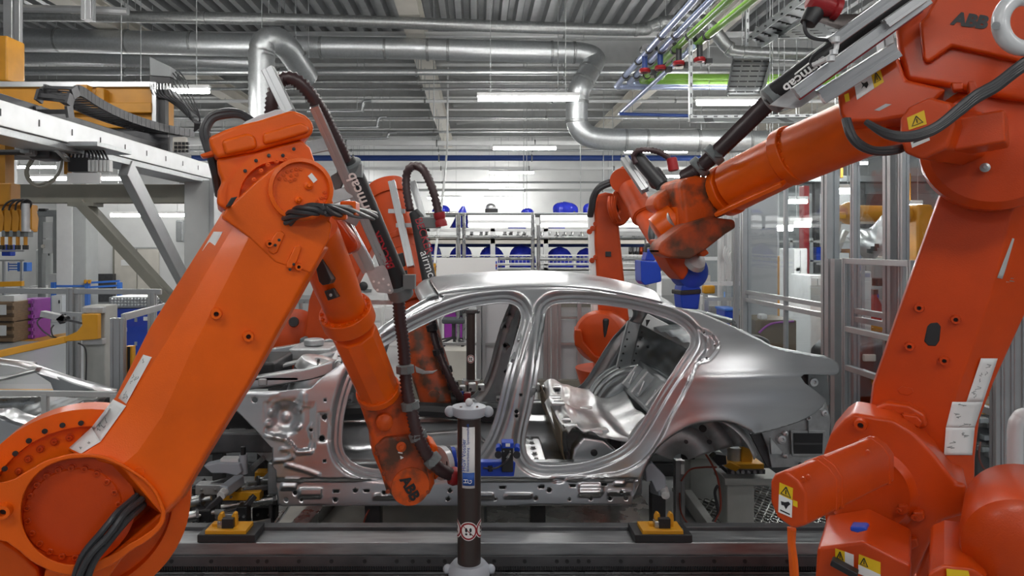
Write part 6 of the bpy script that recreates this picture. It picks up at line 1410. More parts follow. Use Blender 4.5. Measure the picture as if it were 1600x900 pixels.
for i in range(6): MB().ab(P(137 + i * 6, 268, 5.2), P(141 + i * 6, 250, 5.2) + V((0, .05, 0))).build('valve', 'white_paint', VB, bevel=.003); cable(VB, [P(139 + i * 6, 250, 5.22), P(139 + i * 5, 240, 5.22), P(132 + i * 5, 232, 5.25), P(118 + i * 4, 228, 5.3)], .008)
for i in range(5): cable(VB, [P(108 + i * 6, 247, 5.22), P(110 + i * 6, 236, 5.22), P(114 + i * 6, 228, 5.3)], .008)
MB().ab(P(105, 286, 5.2), P(156, 270, 5.2) + V((0, .02, 0))).build('valve_plate', 'paper', VB)
MB().ab(P(100, 272, 5.25), P(105, 240, 5.25) + V((0, .06, 0))).build('valve_bracket', 'yellow_old', VB)
# drag chain: every link a part of its own
DC = thing('drag_chain', 'black cable drag chain curling over the silver gantry beam', 'cable chain', P(80, 175, 5.0))
path = resample(spline([P(110, 184, 5.0), P(107, 168, 4.98), P(109, 153, 4.98), P(115, 144, 5.02), P(123, 141, 5.08), P(134, 147, 5.22), P(152, 159, 5.48), P(180, 174, 5.85), P(215, 188, 6.3), P(256, 200, 6.8), P(303, 209, 7.3)], 8), .085)
def linkm(b):
    for s in (0, -.22): b.box((s, 0, 0), (.02, .075, .080))
    b.box((-.11, .026, 0), (.21, .008, .03)); b.box((-.11, -.026, 0), (.21, .008, .03))
for i in range(len(path) - 1):
    d = path[i + 1] - path[i]; z = d.normalized(); xx = V((1, 0, 0)); xx = (xx - z * xx.dot(z)).normalized(); yy = z.cross(xx)
    o = put('chain_link', shared('chain_link', linkm, 'dark_steel'), DC, (path[i] + path[i + 1]) / 2); o.rotation_euler = rotmat(xx, yy, z).to_euler()
# yellow carriage
YC = thing('gantry_carriage', 'yellow carriage box riding on top of the left gantry', 'carriage', (P(120, 190, 6.9).x, 7.2, 2.79))
MB().ab(P(-60, 200, 6.9), P(238, 134, 6.9) + V((0, .5, 0))).build('body', 'yellow_old', YC, bevel=.01)
MB().ab(P(-60, 136, 6.86), P(242, 127, 6.86) + V((0, .6, 0))).build('top_rail', 'alu_profile', YC, bevel=.006); MB().ab(P(237, 194, 6.85), P(244, 128, 6.85) + V((0, .1, 0))).build('end_post', 'alu_profile', YC, bevel=.004)
b = MB(); b.prism([P(x, y, 6.8) for x, y in ((148, 178), (146, 155), (150, 136), (162, 138), (163, 178))], (0, .1, 0)); b.build('rib', 'yellow_old', YC, bevel=.01)
MB().ab(P(-60, 176, 6.83), P(236, 160, 6.83) + V((0, .06, 0))).build('mid_band', 'yellow_old', YC, bevel=.008)
MB().ab(P(118, 142, 6.7), P(136, 132, 6.7) + V((0, .1, 0))).build('stop_block', 'yellow_old', YC, bevel=.006)
MB().ab((P(-60, 0, 6.9).x, 6.95, 2.79), (XG - .15, 7.3, P(0, 198, 6.9).z)).build('runner', 'dark_steel', YC)
MB().ab(P(245, 196, 6.9), P(258, 140, 6.9) + V((0, .08, 0))).build('cable_duct', 'black', YC)
JB = thing('junction_box', 'dark junction box with a bundle of cables above the carriage end', 'junction box', P(250, 150, 6.9))
b = MB(); b.prism([P(x, y, 6.85) for x, y in ((233, 88), (266, 104), (267, 120), (234, 118))], (0, .15, 0)); b.build('box', 'mid_grey', JB, bevel=.008); MB().ab(P(234, 130, 6.87), P(266, 118, 6.87) + V((0, .1, 0))).build('plug_strip', 'black', JB)
MB().bar(P(250, 130, 6.9), P(250, 150, 6.9), .05, .05).build('stand', 'dark_steel', JB)
for i in range(7):
    MB().cyl(P(236 + i * 5, 131, 6.86), P(236 + i * 5, 140, 6.86), .013, n=8).build('plug', 'steel', JB)
    cable(JB, [P(236 + i * 5, 139, 6.86), P(242 + i * 5, 150, 6.86), P(262 + i * 5, 156 + i * 2, 6.9), P(284 + i * 3, 172 + i * 3, 6.95), P(303 + i * 2, 188 + i, 7.0), P(304, 205, 7.1)], .009)
for i in range(5): cable(JB, [P(256 + i * 6, 112, 6.9), P(264 + i * 6, 122, 6.9), P(270 + i * 6, 136, 6.9), P(290 + i * 4, 165, 6.95), P(312, 185, 7.0), P(306, 205, 7.1)], .006)
TR = thing('terminal_rail', 'cream terminal rail with black plugs under the drag chain end', 'terminal rail', P(260, 228, 7.0))
MB().ab(P(230, 232, 7.0), P(262, 212, 7.0) + V((0, .05, 0))).build('plate', 'cream', TR); MB().ab(P(270, 236, 7.0), P(290, 214, 7.0) + V((0, .05, 0))).build('plate', 'cream', TR)
for x0 in (228, 234, 272, 278, 284, 290):
    for j in range(3): MB().ab(P(x0, 218 + j * 6 + (x0 > 250) * 8, 6.98), P(x0 + 4, 214 + j * 6 + (x0 > 250) * 8, 6.98) + V((0, .03, 0))).build('plug', 'black', TR)
# gripper head at the left edge
GH = thing('gripper_head', 'yellow gripper head with small brass cylinders at the left edge', 'gripper', P(20, 390, 5.0))
for i in range(4):
    b = MB(); b.prism([P(x + i * 12 - 6, y, 5.0) for x, y in ((0, 328), (8, 326), (12, 340), (10, 362), (0, 362))], (0, .14, 0)); b.build('finger_plate', 'yellow_old', GH, bevel=.006)
    MB().ab(P(2 + i * 12, 370, 5.0), P(8 + i * 12, 360, 5.0) + V((0, .06, 0))).build('finger_block', 'clamp_grey', GH, bevel=.004)
    MB().cyl(P(4 + i * 12, 384, 5.02), P(4 + i * 12, 370, 5.02), .013, n=10).build('brass_cylinder', 'yellow_old', GH); MB().cyl(P(4 + i * 12, 390, 5.02), P(4 + i * 12, 383, 5.02), .02, n=10).build('suction_pad', 'black', GH)
    cable(GH, [P(4 + i * 10, 328, 5.0), P(10 + i * 8, 318, 4.98), P(24 + i * 6, 312, 4.98), P(40 + i * 3, 318, 5.0), P(44, 330, 5.0)], .007, 'black')
MB().ab(P(-30, 330, 5.06), P(46, 320, 5.06) + V((0, .1, 0))).build('head_beam', 'yellow_old', GH, bevel=.006); MB().cyl(P(41, 362, 5.0), P(41, 318, 5.0), .03, n=14).build('air_cylinder', 'alu_cast', GH); MB().ab(P(45, 358, 5.0), P(50, 320, 5.0) + V((0, .05, 0))).build('side_plate', 'yellow_old', GH)
MB().ab(P(-20, 320, 5.02), P(16, 286, 5.02) + V((0, .12, 0))).build('head_mount', 'yellow_old', GH, bevel=.01); MB().ab(P(-10, 290, 5.04), P(8, 215, 5.04) + V((0, .10, 0))).build('lift_column', 'yellow_old', GH)
tag(MB().ab(P(-30, 126, 7.4), P(11, 55, 7.4) + V((0, .3, 0))), 'yellow_upright', 'yellow_old', 'yellow steel upright at the upper left picture edge', 'upright', bevel=.02)

# ================================================================ left cell fence, yellow arm, boxes
def upright(parent, x, y0, y1, Y, w, m='alu_profile', name='post'):
    b = MB(); p = P(x, y1, Y); profile_bar(b, (p.x, Y, 0) if y0 is None else P(x, y0, Y), p, w, (0, 1, 0)); return b.build(name, m, parent)
LF = thing('safety_fence', 'low aluminium safety fence crossing behind the yellow swing arm', 'fence', (P(116, 600, 6.3).x, 6.3, 0))
upright(LF, 111, None, 450, 6.3, .06); upright(LF, 121, None, 450, 6.32, .045)
b = MB(); b.bar(P(-120, 453, 6.3), P(252, 456, 6.3), .035, .05); b.build('top_rail', 'alu_profile', LF, bevel=.004); upright(LF, 238, None, 456, 6.3, .06)
MB().ab(P(-110, 600, 6.32), P(106, 460, 6.32) + V((0, .006, 0))).build('pane', 'acrylic_clear', LF); MB().ab(P(128, 600, 6.32), P(232, 460, 6.32) + V((0, .006, 0))).build('pane', 'acrylic_clear', LF)
SF = thing('safety_fence', 'short aluminium fence end with a yellow light curtain strip', 'fence', (P(182, 640, 5.0).x, 5.0, 0))
upright(SF, 180, None, 497, 5.0, .05); upright(SF, 190, None, 497, 5.0, .05); b = MB(); b.bar(P(192, 496, 5.0), P(258, 478, 5.9), .03, .05); b.build('top_rail', 'alu_profile', SF, bevel=.004)
lc = MB().ab(P(196, 585, 5.05), P(207, 541, 5.05) + V((0, .05, 0))).build('light_curtain', 'yellow', SF, bevel=.004); MB().ab(P(199, 584, 5.045), P(203, 542, 5.045) + V((0, .01, 0))).build('lens_strip', 'black', lc)
YA = thing('swing_arm', 'yellow swing arm on a grey post pointing to the left edge', 'swing arm', (P(150, 600, 5.6).x, 5.6, 0))
MB().ab((P(130, 0, 5.6).x, 5.6, 0), (P(164, 0, 5.6).x, 5.8, P(0, 478, 5.6).z)).build('post', 'pedestal', YA, bevel=.008); MB().ab((P(120, 0, 5.6).x, 5.5, 0), (P(174, 0, 5.6).x, 5.9, .03)).build('foot_plate', 'pedestal', YA)
for y in (485, 534): MB().ab(P(128, y + 5, 5.55), P(160, y - 5, 5.55) + V((0, .06, 0))).build('hinge', 'alu_cast', YA, bevel=.006)
b = MB(); b.prism([P(x, y, 5.5) for x, y in ((127, 491), (152, 491), (152, 530), (143, 531), (100, 534), (99, 527), (120, 518), (128, 508))], (0, .06, 0)); b.build('arm_root', 'yellow', YA, bevel=.006)
b = MB(); b.bar(P(104, 530, 5.53), P(-70, 568, 5.2), .055, .05, (0, 1, 0)); b.build('arm', 'yellow', YA, bevel=.006)
MB().bar(P(66, 490, 5.5), P(104, 498, 5.5), .06, .05).build('lock_cylinder', 'alu_cast', YA, bevel=.006); MB().bar(P(94, 502, 5.5), P(104, 494, 5.5), .06, .05).build('lock_block', 'black', YA); MB().bar(P(104, 500, 5.5), P(128, 505, 5.5), .015, .015).build('lock_rod', 'dark_steel', YA); MB().bar(P(96, 490, 5.52), P(130, 492, 5.52), .03, .03).build('lock_beam', 'alu_profile', YA)
cable(YA, [P(64, 496, 5.5), P(58, 504, 5.48), P(66, 516, 5.48), P(80, 526, 5.48), P(88, 527, 5.5)], .006); cable(YA, [P(84, 508, 5.5), P(80, 514, 5.48), P(82, 524, 5.48), P(88, 528, 5.5)], .006); cable(YA, [P(122, 536, 5.55), P(134, 548, 5.55), P(134, 600, 5.55)], .006)
# stacked crates
def crate(x0, x1, y0, y1, Y, m, label, cat='crate', name='storage_crate', group='stacked crates at the left edge', pap=True):
    t = thing(name, label, cat, P((x0 + x1) / 2, y1, Y), group); a, c = P(x0, y1, Y), P(x1, y0, Y); w, h = c.x - a.x, c.z - a.z
    MB().ab((a.x + .02, Y + .02, a.z), (c.x - .02, Y + .6, c.z - .01)).build('body', m, t, bevel=.01)
    for f in (0, .36, .72): MB().ab((a.x, Y - .06, a.z + h * f + .02), (c.x, Y + .02, a.z + h * (f + .22))).build('slat', m, t, bevel=.006)
    for xx in (a.x, c.x - .05): MB().ab((xx, Y - .02, a.z), (xx + .05, Y + .05, c.z)).build('corner_post', m, t, bevel=.005)
    if pap: MB().ab((a.x + w * .4, Y - .075, a.z + h * .35), (a.x + w * .75, Y - .07, a.z + h * .85)).build('paper_sheet', 'white_print', t)
    return t
zb = 384 + 1.9 / 14.3 * 1100
crate(24, 53, 499, zb - 0.5, 14.3, 'purple', 'purple steel crate, lower one of the stack'); crate(24, 53, 467, 498.5, 14.3, 'purple', 'purple steel crate, upper one of the stack')
crate(-14, 23, 503, 384 + 1.9 / 13.8 * 1100 - .5, 13.8, 'wood', 'brown wooden crate, lower one beside the purple stack'); crate(-14, 23, 471, 502.5, 13.8, 'wood', 'brown wooden crate, upper one beside the purple stack')
# floor hatch
for i in range(9):
    x = P(53, 520, 14.6).x + i * .09
    b = MB(); b.prism([V((x, 14.0, .004)), V((x + .05, 14.0, .004)), V((x + .45, 16.2, .004)), V((x + .40, 16.2, .004))], (0, 0, .003)); b.build('hatch_stripe', 'yellow', FLOOR)
b = MB(); b.ab((-9.5, 9.2, .002), (-4.2, 9.32, .006)); b.build('hatch_stripe', 'yellow', FLOOR)
# blue boxes with perforated lids
BB = thing('blue_container', 'dark blue plastic container with a dimpled steel lid', 'container', (P(208, 600, 9.0).x, 9.2, 0))
MB().ab((P(170, 0, 9).x, 9.0, .03), (P(262, 0, 9).x, 9.7, P(0, 482, 9).z)).build('body', 'blue', BB, bevel=.02); MB().ab((P(165, 0, 9).x, 8.96, .0), (P(216, 0, 9).x, 9.7, .03)).build('skid', 'white_paint', BB)
ld = MB().ab((P(171, 0, 9).x, 8.98, P(0, 481, 9).z), (P(263, 0, 9).x, 9.7, P(0, 464, 9).z)).build('lid', 'alu_profile', BB, bevel=.01)
for i in range(17):
    for j in range(3): put('dimple', shared('dimple', lambda b: b.sphere((0, 0, 0), .018, 8, 6), 'alu_bright'), ld, P(175 + i * 5.2, 467.5 + j * 4.6, 8.975))
for x, y in ((210, 500), (210, 537), (190, 515), (224, 498)): MB().ab(P(x, y + 3, 8.99), P(x + (4 if x == 210 else 8), y - 3, 8.99) + V((0, .02, 0))).build('latch', 'alu_cast' if x == 210 else 'white_print', BB)
# blue frame cart
BF = thing('tubular_stand', 'light blue tubular stand before the white wall', 'stand', (P(140, 500, 18).x, 18.2, 0), None)
for x in (84, 137, 187): MB().bar((P(x, 0, 18).x, 18, 0), (P(x, 0, 18).x, 18, P(0, 441, 18).z), .10, .10).build('post', 'blue_frame', BF, bevel=.005)
for (xa, ya, xb, yb) in ((84, 447, 137, 447), (137, 442, 187, 439), (137, 449, 187, 446)): MB().bar(P(xa, ya, 18), P(xb, yb, 18), .05, .05).build('rail', 'blue_frame', BF, bevel=.004)
for x in (134, 140): MB().box(P(x, 440, 17.95), (.05, .08, .09)).build('end_cap', 'yellow', BF)
# things along the white wall on the left
tag(MB().ab((P(88, 0, 18).x, 18, 0), (P(113, 0, 18).x, 18.7, 5.2)), 'hall_column', 'white_paint', 'white square hall column behind the gantry', 'column', bevel=.01)
tag(MB().ab((P(113, 0, 18).x + .005, 18.02, 0), (P(134, 0, 18).x, 18.6, 5.2)), 'service_duct', 'light_grey', 'pale grey service duct on the side of the white column', 'duct', bevel=.01)
DO = thing('door_1', 'cream steel door with a small sign in the white wall', 'door', (P(214, 430, 24).x, 24, 0)); DO['kind'] = 'structure'
tag(MB().ab((P(134, 0, 24.1).x, 24.1, 0), (P(345, 0, 24.1).x, 24.3, P(0, 300, 24).z)), 'partition_wall', 'wall_white', 'white partition wall behind the gantry braces', 'wall')
MB().ab(P(178, 388, 24.05), P(249, 386, 24.05) + V((0, .06, 0))).build('lintel', 'light_grey', DO)
for xa, xb in ((179, 213), (215, 248)): 
    lf_ = MB().ab((P(xa, 0, 24.02).x, 24.02, 0), (P(xb, 0, 24.02).x, 24.08, P(0, 389, 24.02).z)).build('leaf', 'cream', DO)
MB().ab(P(189, 415, 24.0), P(203, 406, 24.0) + V((0, .02, 0))).build('sign', 'paper', DO); MB().ab(P(176, 455, 24.03), P(179, 386, 24.03) + V((0, .06, 0))).build('jamb', 'olive_grey', DO)
tag(MB().ab(P(274, 378, 23.5), P(286, 344, 23.5) + V((0, .4, 0))), 'wall_duct', 'galv', 'small galvanised wall duct beside the column', 'duct', bevel=.04)
tag(MB().ab((P(136, 0, 23.8).x, 23.8, 0), (P(176, 0, 23.8).x, 24.05, P(0, 428, 23.8).z)), 'low_cabinet', 'dark_steel', 'dark low cabinet at the foot of the white wall', 'cabinet')
for i, (x0, x1, y0, y1, Y, m, lb) in enumerate(((75, 100, 428, 490, 19.0, 'white_paint', 'white machine cabinet with a black knob beside the column'), (46, 72, 447, 478, 21.5, 'white_paint', 'small white box cabinet near the purple crates'), (80, 97, 462, 486, 17.5, 'white_paint', 'white drawer unit under the blue frame'), (55, 80, 390, 452, 22.0, 'light_grey', 'rounded grey machine housing left of the white column'))):
    t = thing('machine_cabinet', lb, 'cabinet', (P((x0 + x1) / 2, y1, Y).x, Y, 0)); a, c = P(x0, y1, Y), P(x1, y0, Y)
    MB().ab((a.x, Y, 0), (c.x, Y + .5, c.z)).build('body', m, t, bevel=.05 if i == 3 else .01); MB().ab((a.x + .03, Y - .012, .08), (c.x - .03, Y, c.z - .04)).build('front_panel', m, t, bevel=.006)
    MB().box((c.x - .06, Y - .02, c.z - .15), (.03, .02, .08)).build('handle', 'black', t)
MC = thing('upright_machine', 'grey upright machine with a white door left of the column', 'machine', (P(70, 470, 20.4).x, 20.4, 0))
for x in (62, 86): MB().ab((P(x, 0, 20.4).x - .06, 20.4, 0), (P(x, 0, 20.4).x + .06, 20.6, P(0, 330, 20.4).z)).build('post', 'mid_grey', MC, bevel=.01)
MB().ab(P(58, 338, 20.38), P(90, 328, 20.38) + V((0, .3, 0))).build('head_beam', 'mid_grey', MC, bevel=.02); MB().ab(P(64, 372, 20.45), P(82, 347, 20.45) + V((0, .03, 0))).build('door', 'white_paint', MC); MB().lathe([(.05, 0), (.05, .05), (.02, .06)], P(68, 385, 20.4), (0, -1, 0), 14).build('knob', 'cream', MC); MB().ab(P(64, 396, 20.45), P(82, 374, 20.45) + V((0, .03, 0))).build('door', 'white_paint', MC); MB().box(P(68, 328, 20.4), (.2, .2, .08)).build('fan_head', 'black', MC, bevel=.02)
LT = thing('work_table', 'white framed work table at the left edge below the gripper', 'table', (P(10, 470, 16.5).x, 16.5, 0))
for x in (-20, 6, 34): MB().bar((P(x, 0, 16.5).x, 16.5, 0), (P(x, 0, 16.5).x, 16.5, P(0, 406, 16.5).z), .05, .05).build('leg', 'alu_profile', LT)
for y in (392, 407): MB().bar(P(-40, y, 16.5), P(38, y, 16.5), .04, .04).build('rail', 'alu_profile', LT)
MB().ab(P(2, 400, 16.6), P(16, 382, 16.6) + V((0, .2, 0))).build('blue_unit', 'blue', LT, bevel=.02); MB().ab(P(12, 424, 16.7), P(42, 410, 16.7) + V((0, .2, 0))).build('blue_tray', 'blue_frame', LT, bevel=.01)
for i in range(4): MB().ab(P(14, 424 - i * 4, 16.68), P(26, 422 - i * 4, 16.68) + V((0, .03, 0))).build('paper_stack', 'white_print', LT)
tag(MB().bar(P(-30, 445, 8.6), P(36, 443, 8.6), .05, .06), 'yellow_bar', 'yellow', 'thin yellow bar above the brown crates', 'bar')
tag(MB().ab(P(0, 471, 13.9), P(22, 462, 13.9) + V((0, .4, 0))), 'paper_pad', 'paper', 'white paper pad lying on the brown crate', 'paper')
# another car body coming in at the lower left, behind a steel railing
C2 = thing('car_shell', 'part of another bare silver car body at the lower left edge', 'car body', (P(40, 680, 4.4).x, 4.6, 0))
def cs(pts, Y, r, name, m='alu_sheet', fl=.6):
    b = MB(); rings = []
    p3 = spline([P(x, y, Y + dy) for x, y, dy in pts], 6)
    rings = [[p + V((0, -r, 0)), p + V((0, 0, r * fl)), p + V((0, r * 2, r * .3)), p + V((0, r, -r * fl))] for p in p3]
    b.loft(rings); return b.build(name, m, C2, angle=60)
cs(((-90, 560, 0), (0, 567, 0), (35, 572, 0), (60, 580, 0), (110, 596, .1), (150, 607, .2), (175, 614, .3)), 4.3, .035, 'roof_rail'); cs(((-60, 596, -.05), (0, 592, -.05), (30, 585, -.03), (58, 578, 0)), 4.25, .025, 'windshield_frame', 'alu_bright')
b = MB(); b.prism([P(x, y, 4.34) for x, y in ((50, 580), (66, 578), (108, 597), (146, 609), (128, 613), (84, 613), (78, 598))], (0, .03, 0)); b.build('pillar_panel', 'alu_inner', C2, bevel=.006)
b = MB(); b.grid(lambda u, v: P(-60, 563, 4.3).lerp(P(52, 574, 4.3), u).lerp(P(-60, 556, 5.4).lerp(P(60, 572, 5.4), u), v) + V((0, 0, .03 * math.sin(v * PI))), 10, 8); b.build('roof_panel', 'alu_sheet', C2, solid=.004)
cs(((-70, 660, -.25), (0, 645, -.2), (30, 655, -.15), (70, 662, -.1), (120, 650, 0), (155, 628, .1)), 4.2, .04, 'sill_rail')
b = MB(); b.grid(lambda u, v: P(20, 660, 4.4).lerp(P(150, 622, 4.5), u).lerp(P(40, 632, 5.2).lerp(P(170, 612, 5.2), u), v) + V((0, 0, .008 * math.sin(u * 24) * math.cos(v * 9))), 30, 12); b.build('floor_panel', 'alu_inner', C2, solid=.004, angle=60)
b = MB(); b.prism([P(x, y, 4.15) for x, y in ((-60, 660), (0, 652), (34, 664), (60, 668), (62, 720), (-60, 720))], (0, .05, 0)); b.build('door_panel', 'alu_sheet', C2, bevel=.02)
b = MB(); b.prism([P(x, y, 4.5) for x, y in ((85, 668), (150, 628), (190, 612), (200, 700), (70, 700))], (0, .3, 0)); b.build('underbody', 'black', C2, bevel=.02)
MB().ab((P(-40, 0, 4.5).x, 4.5, 0), (P(60, 0, 4.5).x, 4.9, .62)).build('carrier', 'dark_steel', C2)
MB().cyl(P(-60, 634, 5.3), P(60, 630, 5.3), .05, n=14).build('corrugated_tube', 'steel', C2)
RL = thing('steel_railing', 'grey steel railing across the second car body', 'railing', (P(70, 700, 3.9).x, 3.9, 0))
b = MB(); b.bar(P(-80, 613, 3.9), P(182, 616, 3.9), .025, .03); b.build('top_bar', 'light_grey', RL, bevel=.003)
for x in (71, 178): MB().bar((P(x, 0, 3.9).x, 3.9, 0), (P(x, 0, 3.9).x, 3.9, P(0, 615, 3.9).z), .035, .03).build('post', 'light_grey', RL, bevel=.003)
# ================================================================ shelves with covered parts, middle of the hall
Ys = 11.6
def bar_px(parent, xa, ya, xb, yb, Y, w, h, name, m, bv=.004): return MB().ab(P(xa, yb, Y), P(xb, ya, Y) + V((0, w, 0))).build(name, m, parent, bevel=bv)
SR = thing('storage_rack', 'long white storage rack behind the car holding the covered parts', 'rack', (P(800, 470, Ys).x, Ys + .5, 0))
for x in (668, 716, 770, 853, 945, 1030):
    MB().ab((P(x, 0, Ys).x - .04, Ys, 0), (P(x, 0, Ys).x + .04, Ys + .08, P(0, 334, Ys).z)).build('post', 'white_paint', SR, bevel=.004)
for ya, yb, m, nm in ((357, 362, 'white_paint', 'shelf_beam'), (372, 381, 'cream', 'shelf_beam'), (411, 415, 'white_paint', 'shelf_beam'), (418, 424, 'white_paint', 'shelf_beam'), (332, 336, 'light_grey', 'shelf_beam'), (430, 436, 'light_grey', 'shelf_beam')):
    bar_px(SR, 640, ya, 1060, yb, Ys, .05, 0, nm, m)
for y in (334, 373, 421): MB().ab(P(640, y + 2, Ys), P(1060, y, Ys) + V((0, .9, 0))).build('shelf', 'light_grey', SR)
bar_px(SR, 640, 381, 1060, 386, Ys + .95, .05, 0, 'blue_beam', 'blue_pipe')
bar_px(SR, 640, 398, 1060, 400, Ys - .1, .03, 0, 'guard_rail', 'white_paint'); bar_px(SR, 640, 411, 1060, 412.5, Ys - .1, .03, 0, 'guard_rail', 'white_paint')
b = MB()
for i in range(70): x = 642 + i * 6; b.ab(P(x, 411, Ys - .09), P(x + .7, 399, Ys - .09) + V((0, .01, 0)))
b.build('guard_bars', 'light_grey', SR, kind='stuff')
# small parts lying on the shelf
for i in range(15):
    x = 735 + i * 12 + random.uniform(-3, 3)
    t = thing('machine_part', ORD[i] + ' small metal part from the left on the middle shelf', 'part', P(x, 372, Ys + .15), 'small parts on the middle shelf')
    MB().ab(P(x, 372, Ys + .15), P(x + random.uniform(4, 8), 372 - random.uniform(4, 8), Ys + .15) + V((0, .2, 0))).build('block', random.choice(['dark_steel', 'alu_cast', 'mid_grey']), t, bevel=.01); MB().cyl(P(x + 3, 368, Ys + .2), P(x + 3, 362, Ys + .2), .025, n=8).build('spindle', 'steel', t)
for i in range(14):
    x = 985 + (i % 7) * 5; y = 386 + (i // 7) * 6
    tag(MB().ab(P(x, 398, Ys + .1), P(x + 4, y, Ys + .1) + V((0, .15, 0))), 'machine_part', random.choice(['orange_old', 'dark_steel', 'cream', 'mid_grey']), ORD[i % 7] + ' tiny part from the left, ' + ('taller' if i < 7 else 'shorter') + ' row beside the red robot', 'part', 'small parts beside the red robot', bevel=.01)
for (x, y0, y1, Y) in ((706, 432, 424, Ys), (0, 0, 0, 0)):
    pass
def cover(x, y0, y1, w, label, Y=Ys + .35, peak=0.0, seed=0):
    rnd = random.Random(seed); a = P(x, y1, Y); h = P(x, y0, Y).z - a.z; r = px(w * .53, Y); rings = []
    ph = rnd.uniform(0, 6)
    for j in range(9):
        t = j / 8; rr = r * (1 - t ** 3.2) ** .55 if j < 8 else r * .04
        if peak: rr = r * max(.04, (1 - t * .95) ** .75)
        ring = []
        for k in range(22):
            an = 2 * PI * k / 22; f = 1 + .10 * math.sin(an * 3 + ph + t * 2) + .06 * math.sin(an * 7 + ph * 2)
            ring.append(V((a.x + rr * f * math.cos(an) + peak * h * t * .2, Y + rr * f * .8 * math.sin(an), a.z + h * t)))
        rings.append(ring)
    b = MB(); b.loft(rings); t_ = thing('covered_part', label, 'covered part', (a.x, Y, a.z), 'parts under blue covers')
    b.build('tarpaulin', 'blue_cover', t_, angle=50); MB().ab((a.x - r * .8, Y - r * .5, a.z - .0), (a.x + r * .8, Y + r * .5, a.z + .03)).build('base_board', 'dark_steel', t_)
for i, (x, y0, y1, w, pk, lb) in enumerate(((690, 320, 334, 26, 0, 'blue covered part on the top shelf, leftmost behind the hose'), (717, 322, 356, 28, 1, 'tall pointed blue cover on the top shelf'), (824, 325, 334, 18, 0, 'small blue cover on the top shelf under the two rods'), (882, 315, 333, 36, 0, 'large blue cover on the top shelf left of the red robot'), (921, 317, 334, 20, 0, 'blue cover on the top shelf touching the red robot'),
    (676, 380, 418, 30, 0, 'blue cover on the lower shelf, leftmost'), (721, 383, 410, 34, 0, 'dark blue cover on the lower shelf behind the steel posts'), (768, 383, 418, 36, 0, 'bright blue cover on the lower shelf above the white board'), (815, 382, 418, 38, 0, 'blue cover on the lower shelf right of the white board'), (875, 385, 419, 38, 0, 'blue cover on the lower shelf, fifth in the row'), (916, 387, 419, 30, 0, 'blue cover on the lower shelf beside the red robot'), (808, 352, 358, 26, 0, 'flat blue cover under the lit strip lamp'), (870, 352, 358, 24, 0, 'flat blue cover under the second strip lamp'), (985, 356, 362, 34, 0, 'flat blue cover right of the red robot'))):
    cover(x, y0, y1, w, lb, Ys + (.35 if y0 > 360 or y0 < 330 else .3), pk, i)
# lit strip lamps on the front of the rack
for i, (xa, xb, lb) in enumerate(((731, 836, 'bright strip lamp on the rack, left one'), (845, 921, 'bright strip lamp on the rack, middle one'), (955, 1008, 'bright strip lamp on the rack behind the red robot'))):
    t = thing('strip_lamp', lb, 'lamp', P((xa + xb) / 2, 346, Ys - .3), 'strip lamps on the rack')
    for y in (340, 351): MB().ab(P(xa, y + 4, Ys - .3), P(xb, y - 4 + (y > 345) * 2, Ys - .3) + V((0, .08, 0))).build('diffuser', 'shelf_light', t, bevel=.01)
    MB().ab(P(xa, 348, Ys - .29), P(xb, 344, Ys - .29) + V((0, .1, 0))).build('housing', 'white_paint', t); MB().ab(P(xa, 350, Ys - .22), P(xa + 3, 336, Ys - .22) + V((0, .25, 0))).build('bracket', 'light_grey', t); MB().ab(P(xb - 3, 350, Ys - .22), P(xb, 336, Ys - .22) + V((0, .25, 0))).build('bracket', 'light_grey', t)
# dome lamp / clear cover on the rack
t = thing('clear_dome', 'clear dome on a black base on top of the rack', 'dome', P(768, 332, Ys + .2)); MB().ab(P(758, 332, Ys + .2), P(778, 326, Ys + .2) + V((0, .2, 0))).build('base', 'black', t, bevel=.01); MB().sphere(P(767, 325, Ys + .3), px(8.5, Ys), 16, 10, (1, 1, .9)).build('dome', 'alu_bright', t)
# tubular guard rails in front of the rack
Yr = 10.3
def railing(label, xs, ytop, ys, x0, x1, bend=False):
    t = thing('guard_railing', label, 'railing', (P((x0 + x1) / 2, 0, Yr).x, Yr, 0), 'steel guard railings')
    for x in xs: MB().cyl((P(x, 0, Yr).x, Yr, 0), (P(x, 0, Yr).x, Yr, P(0, ytop, Yr).z), .028, n=10).build('post', 'steel', t)
    for y in ys: MB().cyl(P(x0, y, Yr), P(x1, y, Yr), .024, n=10).build('rail', 'steel', t)
    return t
railing('steel guard railing left of the strip lamps', (716,), 333, (333, 370, 404), 655, 716); railing('steel guard railing in front of the strip lamps', (725, 832.5), 333, (370, 404), 725, 832.5); railing('steel guard railing right of the strip lamps', (841.5, 930, 1010), 352, (371, 405), 841.5, 1010)
WB = thing('white_board', 'large blank white board in front of the rack', 'board', (P(730, 480, 9.6).x, 9.6, 0)); MB().ab(P(682, 470, 9.6), P(778, 403, 9.6) + V((0, .04, 0))).build('board', 'white_print', WB, bevel=.004)
for x in (688, 772): MB().bar((P(x, 0, 9.66).x, 9.66, 0), (P(x, 0, 9.66).x, 9.66, P(0, 420, 9.6).z), .04, .04).build('leg', 'alu_profile', WB)
for y, m in ((410, 'blue'), (415, 'red'), (419, 'blue')): MB().ab(P(774.5, y + 2, 9.59), P(776.5, y - 2, 9.59) + V((0, .01, 0))).build('marker_dot', m, WB)
